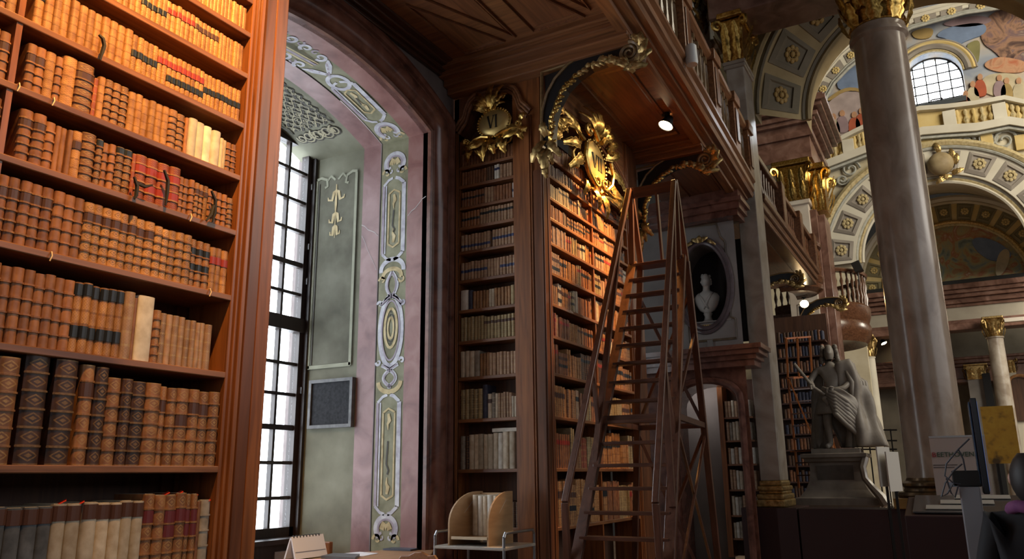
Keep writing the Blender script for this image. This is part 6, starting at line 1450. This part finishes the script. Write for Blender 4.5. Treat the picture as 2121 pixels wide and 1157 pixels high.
pf = thing('doorway_frame', 'arched wooden doorway frame at far right edge', 'frame', (p.x, 29.6, p.z-1.2)); m.build('arched_frame', wood('warm_frame', (0.28,0.13,0.05), (0.42,0.22,0.1), 'z'), pf)
MB().box(p.x-.27, p.x+.27, 29.66, 29.7, p.z-1.2, p.z+.12).build('door_panel', BACKW, pf)
# white cornice board at the right and wall sections under the far gallery
a = at(2080,664,'y',27); b = at(2121,655,'y',27); MB().box(a.x, a.x+1.6, 26.9, 27.1, a.z-.05, a.z+.06).build('pale_ledge', flat('pale_ledge', (0.75,0.68,0.6), .5), ent)
# ------------------------------------------------------------------ exhibition furniture at the right
bn = thing('banner', 'white roll-up exhibition banner with red and green lettering before the column', 'banner', (0.02, 9.5, 0))
BW = flat('banner_white', (0.60,0.55,0.52), .7)
bx0, bx1 = at(1924,907,'y',9.5).x, at(2040,907,'y',9.5).x; btz = at(1924,907,'y',9.5).z
MB().box(bx0, bx1, 9.5, 9.508, 0.12, btz).build('sheet', BW, bn); MB().box(bx0-.01, bx1+.01, 9.44, 9.56, 0, 0.12).build('base', flat('silver_base', (0.4,0.4,0.4), .4, .8), bn, bevel=.01)
MB().box(bx0, bx1, 9.495, 9.515, btz, btz+.02).build('top_bar', flat('top_bar', (0.5,0.5,0.5), .4, .8), bn)
def lettering(txt, loc, size, mat, parent, ext=.002):
    cu = bpy.data.curves.new('lettering', 'FONT'); cu.body = txt; cu.size = size; cu.extrude = ext; o = bpy.data.objects.new('lettering_tmp', cu); COL.objects.link(o)
    me = bpy.data.meshes.new_from_object(o.evaluated_get(bpy.context.evaluated_depsgraph_get())); bpy.data.objects.remove(o); me.materials.clear(); me.materials.append(mat)
    q = bpy.data.objects.new('lettering', me); COL.objects.link(q); q.location = loc; q.rotation_euler = (PI/2, 0, 0); adopt(q, parent); return q, (max(v.co.x for v in me.vertices) if len(me.vertices) else 0)
tz = at(1932,946,'y',9.49).z; tx = at(1931,946,'y',9.49).x; c1, c2 = flat('letter_red', (0.45,0.02,0.03), .6), flat('letter_green', (0.03,0.10,0.05), .6)
_, w_ = lettering('B', (tx, 9.493, tz), .068, c1, bn); lettering('EETHOVEN', (tx+w_+.006, 9.493, tz), .068, c2, bn)
m = MB()
for i in range(2): m.box(tx, tx+.22-.03*i, 9.496, 9.5, tz-.085-.025*i, tz-.078-.025*i)
m.build('small_print', flat('small_print', (0.12,0.11,0.11), .7), bn)
ps = thing('poster', 'yellow printed exhibition poster standing right of the column', 'poster', (0.49, 12.0, 0))
PX0, PX1, PZ0, PZ1 = at(2030,845,'y',12).x, at(2098,845,'y',12).x, at(2035,960,'y',12).z, at(2030,842,'y',12).z
MB().box(PX0, PX1, 12.0, 12.02, PZ0, PZ1).build('print', noise_mat('yellow_print', [(0.10,0.06,0.02),(0.55,0.30,0.03),(0.62,0.36,0.04),(0.30,0.16,0.03)], 6, rough=.6, detail=3), ps)
m = MB(); m.bar((PX0+.1, 12.03, 0), (PX0+.1, 12.03, PZ0+.1), .03, .03).bar((PX1-.1, 12.03, 0), (PX1-.1, 12.03, PZ0+.1), .03, .03); m.build('stand', IRON, ps)
mo = thing('monitor', 'upright blue-lit monitor seen edge-on atop a grey post', 'monitor', (0.03, 6.0, 0))
mx = at(2014,825,'y',6.0).x; mz0, mz1 = at(2030,1022,'y',6).z, at(2012,826,'y',6).z
MB().box(mx-.018, mx+.018, 5.9, 6.30, mz0, mz1).build('casing', flat('monitor_black', (0.012,0.014,0.022), .3), mo, bevel=.006)
MB().box(mx-.030, mx-.020, 5.93, 6.30, mz0+.06, mz1-.02).build('back_plate', flat('blue_plate', (0.05,0.085,0.15), .25, .6), mo, bevel=.004)
MB().box(mx+.018, mx+.021, 5.93, 6.28, mz0+.02, mz1-.02).build('screen', flat('screen_blue', (0.03,0.05,0.12), .2, emit=(0.12,0.2,0.5), estr=.35), mo)
GP = flat('grey_post', (0.26,0.26,0.28), .4, .3)
px0, px1 = at(1986,1010,'y',5.9).x, at(2030,1010,'y',5.9).x
MB().box(px0, px1, 5.88, 6.06, 0, 1.50).build('post', GP, mo, bevel=.008); MB().box(px0-.03, mx-.02, 5.93, 6.03, 1.50, 1.60).build('bracket', IRON, mo, bevel=.006)
MB().box(px0-.06, px0, 5.93, 5.97, 1.50, 1.53).build('adapter', flat('adapter_grey', (0.22,0.26,0.32), .4), mo, bevel=.004)
CB = flat('cable_grey', (0.035,0.035,0.045), .5)
for i, L in enumerate((((2008,908),(1985,930),(1960,960),(1957,985),(1975,1000),(1990,1002)), ((1993,960),(1975,975),(1958,1000),(1950,1028),(1962,1022),(1975,1000)), ((1985,930),(1995,950),(2000,975)), ((1960,990),(1970,1020),(1978,1030),(1985,1005)))):
    MB().tube([at(a, b, 'y', 5.87) for a, b in L], .005, 5).build('cable', CB, mo, smooth=True)
dc = thing('display_case', 'dark red display case with slanted glass top near the right edge', 'display case', (-0.1, 7.0, 0))
m = MB(); za = at(1872,1062,'y',7).z; xa = at(1872,1062,'y',7).x; xb = 0.75
m.prism([(7.0, 0), (7.75, 0), (7.75, za+.10), (7.0, za-.02)], lambda u, v, w: (w, u, v), xa, xb); m.build('body', REDP, dc, bevel=.01)
m = MB(); m.prism([(7.06, za+.0), (7.70, za+.105), (7.70, za+.115), (7.06, za+.01)], lambda u, v, w: (w, u, v), xa+.06, xb-.05); m.build('glass_top', flat('case_glass', (0.10,0.09,0.085), .06), dc)
for i in range(3):
    m = MB(); m.prism([(7.12+.2*i, za+.025+.033*i), (7.26+.2*i, za+.048+.033*i), (7.26+.2*i, za+.053+.033*i), (7.12+.2*i, za+.03+.033*i)], lambda u, v, w: (w, u, v), xa+.15+.1*i, xa+.5+.12*i); m.build('exhibit_sheet', flat('exhibit_sheet', (0.35,0.32,0.28), .7), dc)
for i, (px, py, w) in enumerate(((1826,925,.06), (1845,935,.06))):
    a = at(px, py, 'y', 10.6); t = thing('display_board', ['thin pale display board standing left of the column, the left one', 'thin pale display board standing left of the column, the right one'][i], 'board', (a.x, 10.6, 0), 'display boards')
    c = at(px+12, py+82, 'y', 10.6)
    m = MB(); m.obox(((a.x+c.x)/2, 10.62, (a.z+c.z)/2), (.35,.93,0), (-.93,.35,0), (0,0,1), .16, .008, (a.z-c.z)/2); m.build('panel', flat('board_white', (0.6,0.56,0.5), .6), t)
    MB().bar((a.x, 10.66, 0), (a.x, 10.66, c.z+.05), .03, .03).build('leg', IRON, t)
rl = thing('railing', 'black iron railing between the statue and the column', 'railing', (at(1800,940,'y',14.5).x, 14.5, 0))
m1, m2 = at(1782,890,'y',14.5), at(1850,890,'y',14.5)
for py in (890, 912, 930): a, b = at(1778,py,'y',14.5), at(1858,py,'y',14.5); MB().bar(a, b, .025, .025).build('rail', IRON, rl)
for px in (1782, 1797, 1812, 1828, 1844): a = at(px, 888, 'y', 14.5); MB().bar((a.x, 14.5, 0), a, .02, .02).build('upright', IRON, rl)
# visitor in dark clothes at the right edge of the photograph
pe = thing('person', 'person in black coat with a pink-purple scarf, back turned, right edge', 'person', (0.35, 5.0, 0))
BLK = flat('black_coat', (0.008,0.008,0.010), .8); PUR = noise_mat('pink_purple_scarf', [(0.10,0.02,0.10),(0.22,0.07,0.17)], 8, rough=.8)
X0, Y0 = 0.30, 5.0
def G(x, y, z): return (X0+x, Y0+y, z)
V = [G(0,0,.90), G(0,0,1.12), G(0,0,1.30), G(0,.0,1.40), G(0,.01,1.46), G(.19,0,1.33), G(.25,.03,1.06), G(.22,.18,.88), G(-.19,0,1.33), G(-.26,.02,1.07), G(-.20,.20,.96), G(.10,0,.84), G(.11,.02,.46), G(.11,0,.08), G(.11,.14,.04), G(-.10,0,.84), G(-.11,.02,.46), G(-.11,0,.08), G(-.11,.14,.04)]
E_ = [(0,1),(1,2),(2,3),(3,4),(2,5),(5,6),(6,7),(2,8),(8,9),(9,10),(0,11),(11,12),(12,13),(13,14),(0,15),(15,16),(16,17),(17,18)]
skin('body', V, E_, [(.18,.14),(.17,.13),(.18,.12),(.08,.08),(.055,.055),.075,.06,.045,.075,.06,.045,.10,.07,.05,.045,.10,.07,.05,.045], BLK, pe)
SKN = flat('skin', (0.42,0.24,0.17), .5); HAIRM = flat('dark_hair', (0.012,0.009,0.008), .6)
rows = []
for k in range(9):
    u = k/8; pf = math.sin(PI*(0.14+0.80*u))**0.55
    rows.append([(X0+.073*pf*math.cos(a), Y0+.03+.09*pf*math.sin(a)+.022*max(0, math.sin(a))**6*math.exp(-((u-.42)/.12)**2), 1.46+.21*u) for a in [2*PI*i/18 for i in range(18)]])
m = MB(); k = m.grid(rows, close_u=True); m.quadf([k+144+i for i in range(18)]); m.build('head', SKN, pe, smooth='all')
rows = []
for k in range(9):
    u = k/8; pf = math.sin(PI*(0.10+0.84*u))**0.5
    rows.append([(X0+.092*pf*math.cos(a), Y0+.012+.105*pf*math.sin(a)-(.02 if math.sin(a) < 0 else .035*math.sin(a)), 1.44+.245*u) for a in [2*PI*i/18 for i in range(18)]])
m = MB(); k = m.grid(rows, close_u=True); m.quadf([k+144+i for i in range(18)]); m.build('hair', HAIRM, pe, smooth='all')
for s_ in (-1, 1): m = MB(); m.ell((X0+s_*.088, Y0+.02, 1.555), .012, .02, .03, 6, 5); m.build('ear', SKN, pe, smooth='all')
m = MB(); m.tube([(X0+.105*math.cos(a), Y0+.12*math.sin(a)*.85, 1.40+.02*math.sin(2*a)) for a in [2*PI*i/16 for i in range(16)]], .032, 8, closed=True); m.tube([G(.06,-.10,1.41), G(.10,-.16,1.36), G(.13,-.17,1.26), G(.14,-.17,1.16)], [.03,.045,.05,.04], 8); m.build('scarf', PUR, pe, smooth='all')
m = MB()
for s_, yy, zz in ((1,.22,.86), (-1,.24,.95)):
    hx = s_*.21; m.ell(G(hx, yy, zz), .034, .045, .05, 8, 6)
    for f in range(4): m.tube([G(hx-.025+.016*f, yy+.02, zz-.03), G(hx-.025+.016*f, yy+.04, zz-.07-.008*(f in (1,2))), G(hx-.025+.016*f, yy+.03, zz-.10-.008*(f in (1,2)))], [.010,.009,.007], 6)
    m.tube([G(hx-s_*.03, yy, zz+.01), G(hx-s_*.05, yy+.03, zz-.02), G(hx-s_*.045, yy+.05, zz-.05)], [.012,.011,.008], 6)
m.build('hands', SKN, pe, smooth='all')

# ------------------------------------------------------------------ desk in the window recess
TZ = 1.02
tk = thing('desk', 'light wooden reading desk in the window recess', 'desk', (-4.0, 5.0, 0))
TW = wood('desk_wood', (0.26,0.13,0.06), (0.42,0.24,0.12), 'y', rough=.4)
A, B, C_, D_ = at(640,1157,'z',TZ), at(800,1137,'z',TZ), at(903,1136,'z',TZ), at(880,1170,'z',TZ)
poly = [(A.x, A.y), (B.x, B.y), (C_.x, C_.y-.02), (D_.x+.15, D_.y-.25), (-3.55, 4.75), (-4.1, 4.2)]
MB().prism(poly, lambda u, v, w: (u, v, w), TZ-.035, TZ).build('top', TW, tk, bevel=.006)
for x, y in ((A.x+.12, A.y-.05), (C_.x+.02, C_.y-.14), (-3.65, 4.80), (-4.05, 4.35)): MB().box(x-.03, x+.03, y-.03, y+.03, 0, TZ-.035).build('leg', TW, tk)
MB().prism([(p[0]*.96-.16, p[1]*.96+.18) for p in poly], lambda u, v, w: (u, v, w), TZ-.12, TZ-.036).build('apron', TW, tk)
cl = thing('desk_calendar', 'white tent-shaped desk calendar on the reading desk', 'calendar', (-4.3, 4.9, TZ))
a0, a1, a2, a3_ = at(604,1160,'x',-4.42), at(670,1160,'x',-4.42), at(612,1110,'x',-4.46), at(664,1104,'x',-4.46)
zb_ = min(a0.z, a1.z); zb_ = TZ
ya, yb2 = a0.y, a1.y; zt = (a2.z+a3_.z)/2
m = MB(); m.prism([(-4.395, TZ+.001), (-4.38, TZ+.001), (-4.435, zt), (-4.445, zt)], lambda u, v, w: (u, w, v), ya, yb2).prism([(-4.50, TZ+.001), (-4.485, TZ+.001), (-4.435, zt), (-4.445, zt)], lambda u, v, w: (u, w, v), ya, yb2); m.build('card', flat('calendar_white', (0.72,0.72,0.78), .6), cl)
m = MB(); 
for i in range(9): m.box(-4.448, -4.430, ya+.02+i*(yb2-ya-.04)/9, ya+.028+i*(yb2-ya-.04)/9, zt-.012, zt+.006)
m.build('binding', IRON, cl)
m = MB(); m.prism([(-4.398,TZ+.045),(-4.396,TZ+.045),(-4.400,TZ+.05),(-4.402,TZ+.05)], lambda u, v, w: (u+.004, w, v), ya+.01, yb2-.01); m.build('printed_line', flat('calendar_print', (0.2,0.2,0.25), .6), cl)
fn_ = lambda px, py, dz=0.0: at(px, py, 'z', TZ+dz)
def sheet(name, lab, cat, pts, mat, th):
    P = [fn_(*q) for q in pts]; m = MB(); m.prism([(p.x, p.y) for p in P], lambda u, v, w: (u, v, w), TZ+.001, TZ+th); return tag(m.build(name, mat), lab, cat)
sheet('paper', 'white sheet of paper lying on the reading desk', 'paper', [(705,1147),(745,1143),(783,1146),(752,1152)], flat('paper_white', (0.72,0.74,0.8), .6), .004)
sheet('folder', 'flat dark blue-grey folder at the back of the desk', 'folder', [(793,1139),(830,1133.5),(872,1137),(850,1141)], flat('folder_blue', (0.06,0.075,0.11), .4), .014)
sheet('folder', 'dark folder beside the calendar on the desk', 'folder', [(665,1156),(690,1150),(745,1152),(735,1160)], flat('folder_grey', (0.09,0.10,0.12), .4), .02)
m = MB(); p = at(679,1133,'y',5.52); m.box(p.x-.05, p.x+.04, 5.50, 5.54, TZ-.2, at(679,1121,'y',5.52).z); tag(m.build('reading_stand', WOODZ, bevel=.008), 'small dark wooden stand behind the desk calendar', 'stand')
# carved chair back in front of the desk
ch = thing('chair', 'chair with a curved brown wooden back in front of the desk', 'chair', (-3.4, 4.75, 0))
CHW = wood('chair_wood', (0.13,0.06,0.025), (0.26,0.13,0.06), 'y', rough=.35)
cpts = [at(a, b, 'y', 4.9) for a, b in ((822,1160),(830,1150),(845,1150),(858,1143),(872,1142),(885,1150),(898,1149),(905,1160))]
pz = [(p.x, p.z) for p in cpts]+[(cpts[-1].x, cpts[-1].z-.25), (cpts[0].x, cpts[0].z-.25)]
MB().prism(pz, lambda u, v, w: (u, w, v), 4.90, 4.93).build('backrest', CHW, ch, bevel=.006)
xa, xb_ = cpts[0].x, cpts[-1].x; zbk = cpts[0].z-.2
MB().box(xa-.02, xb_+.08, 4.50, 4.92, .44, .48).build('seat', CHW, ch, bevel=.01)
for x, y, z in ((xa,4.9,zbk),(xb_+.05,4.9,zbk),(xa,4.53,.44),(xb_+.05,4.53,.44)): MB().bar((x, y, 0), (x, y, z), .035, .035).build('leg', CHW, ch)
# trolley with a wooden book cradle
tyy = 5.60; tz_ = at(990,1131,'y',tyy-.25).z
tl = thing('book_trolley', 'metal-railed book trolley in front of narrow bookcase VI', 'trolley', (-3.4, tyy, 0))
TX0, TX1 = at(905,1130,'y',tyy-.25).x, at(1072,1130,'y',tyy-.1).x
MB().box(TX0, TX1, tyy-.30, tyy+.20, tz_-.022, tz_).build('tray', noise_mat('trolley_tray', [(0.32,0.29,0.25),(0.42,0.39,0.34)], 6, rough=.4), tl, bevel=.004)
MB().box(TX0, TX1, tyy-.30, tyy+.20, .30, .32).build('lower_tray', GP, tl)
STL = flat('steel_tube', (0.30,0.30,0.31), .3, .9)
for y in (tyy-.29, tyy+.19):
    for x, sg in ((TX0+.01, -1), (TX1-.01, 1)):
        MB().tube([(x, y, 0.06), (x, y, tz_+.06), (x-sg*.03, y, tz_+.095), (x-sg*.14, y, tz_+.10)] if False else [(x, y, 0.06), (x, y, tz_+.07)], .011, 8).build('leg', STL, tl, smooth=True)
        MB().lathe([(0,0),(.028,0),(.03,.03),(.028,.06),(0,.06)], 10, (x, y, 0)).build('castor', IRON, tl)
for x in (TX0+.01, TX1-.01): MB().tube([(x, tyy-.29, tz_+.07), (x, tyy-.27, tz_+.10), (x, tyy+.17, tz_+.10), (x, tyy+.19, tz_+.07)], .011, 8).build('end_rail', STL, tl, smooth=True)
cr = thing('book_cradle', 'pale plywood book rack with handle slots standing on the trolley', 'book rack', (-3.42, tyy, tz_))
PLY = noise_mat('plywood', [(0.36,0.21,0.10),(0.48,0.30,0.155)], 4, (1,1,6), rough=.45)
PLE = flat('plywood_edge', (0.55,0.43,0.28), .6)
CX0, CX1 = at(932,1128,'y',tyy-.24).x, at(1012,1128,'y',tyy-.24).x
hgt = at(1000,1017,'y',tyy+.02).z-tz_
side = [(tyy-.24, tz_), (tyy+.14, tz_), (tyy+.14, tz_+hgt)]+[(tyy+.14-.06-.32*math.sin(a), tz_+hgt*(.40+.60*math.cos(a))) for a in [PI*.5*i/10 for i in range(11)]]
for x0_, x1_, tw_ in ((CX0, CX0+.014, .05), (CX1-.014, CX1, -.0)):
    m = MB(); m.prism(side, lambda u, v, w: (w+tw_*(u-tyy+.14)/.26, u, v), x0_, x1_); so = m.build('side_panel', PLY, cr)
    m = MB(); c0 = (tyy-.02, tz_+hgt*.72); sl = [(c0[0]+.055*math.cos(a)*(1)+.02*math.sin(a), c0[1]+.016*math.sin(a)+.05*math.cos(a)) for a in [2*PI*i/16 for i in range(16)]]
    m.prism(sl, lambda u, v, w: (w+tw_*(u-tyy+.14)/.26, u, v), x0_-.002, x1_+.002); m.build('handle_slot', flat('slot_light', (0.5,0.47,0.43), .7), so)
MB().box(CX0+.05, CX1-.014, tyy+.11, tyy+.125, tz_+.02, tz_+hgt*.97).build('back_board', PLY, cr); MB().box(CX0+.014, CX1-.014, tyy-.23, tyy+.11, tz_+.045, tz_+.06).build('floor_board', PLY, cr)
MB().box(CX0+.012, CX1-.012, tyy-.244, tyy-.23, tz_+.045, tz_+.066).build('front_lip', PLE, cr)
x = CX0+.075; i = 0
while x < CX1-.05:
    w = [.05,.045,.04,.055,.04,.05,.045,.04][i % 8]
    m = MB(); put_book(m, (x+w/2, tyy-.03, tz_+.061), (1,0,0), (0,-1,0), w-.003, hgt*.78*(1-.02*(i % 3)), .14, 5)
    tag(m.build('book', LM['white'] if i % 2 else LM['vel'], smooth=True), '%s pale book from left in the plywood book rack' % ordinal(i+1), 'book', 'pale books in the book rack'); x += w; i += 1
# lamps
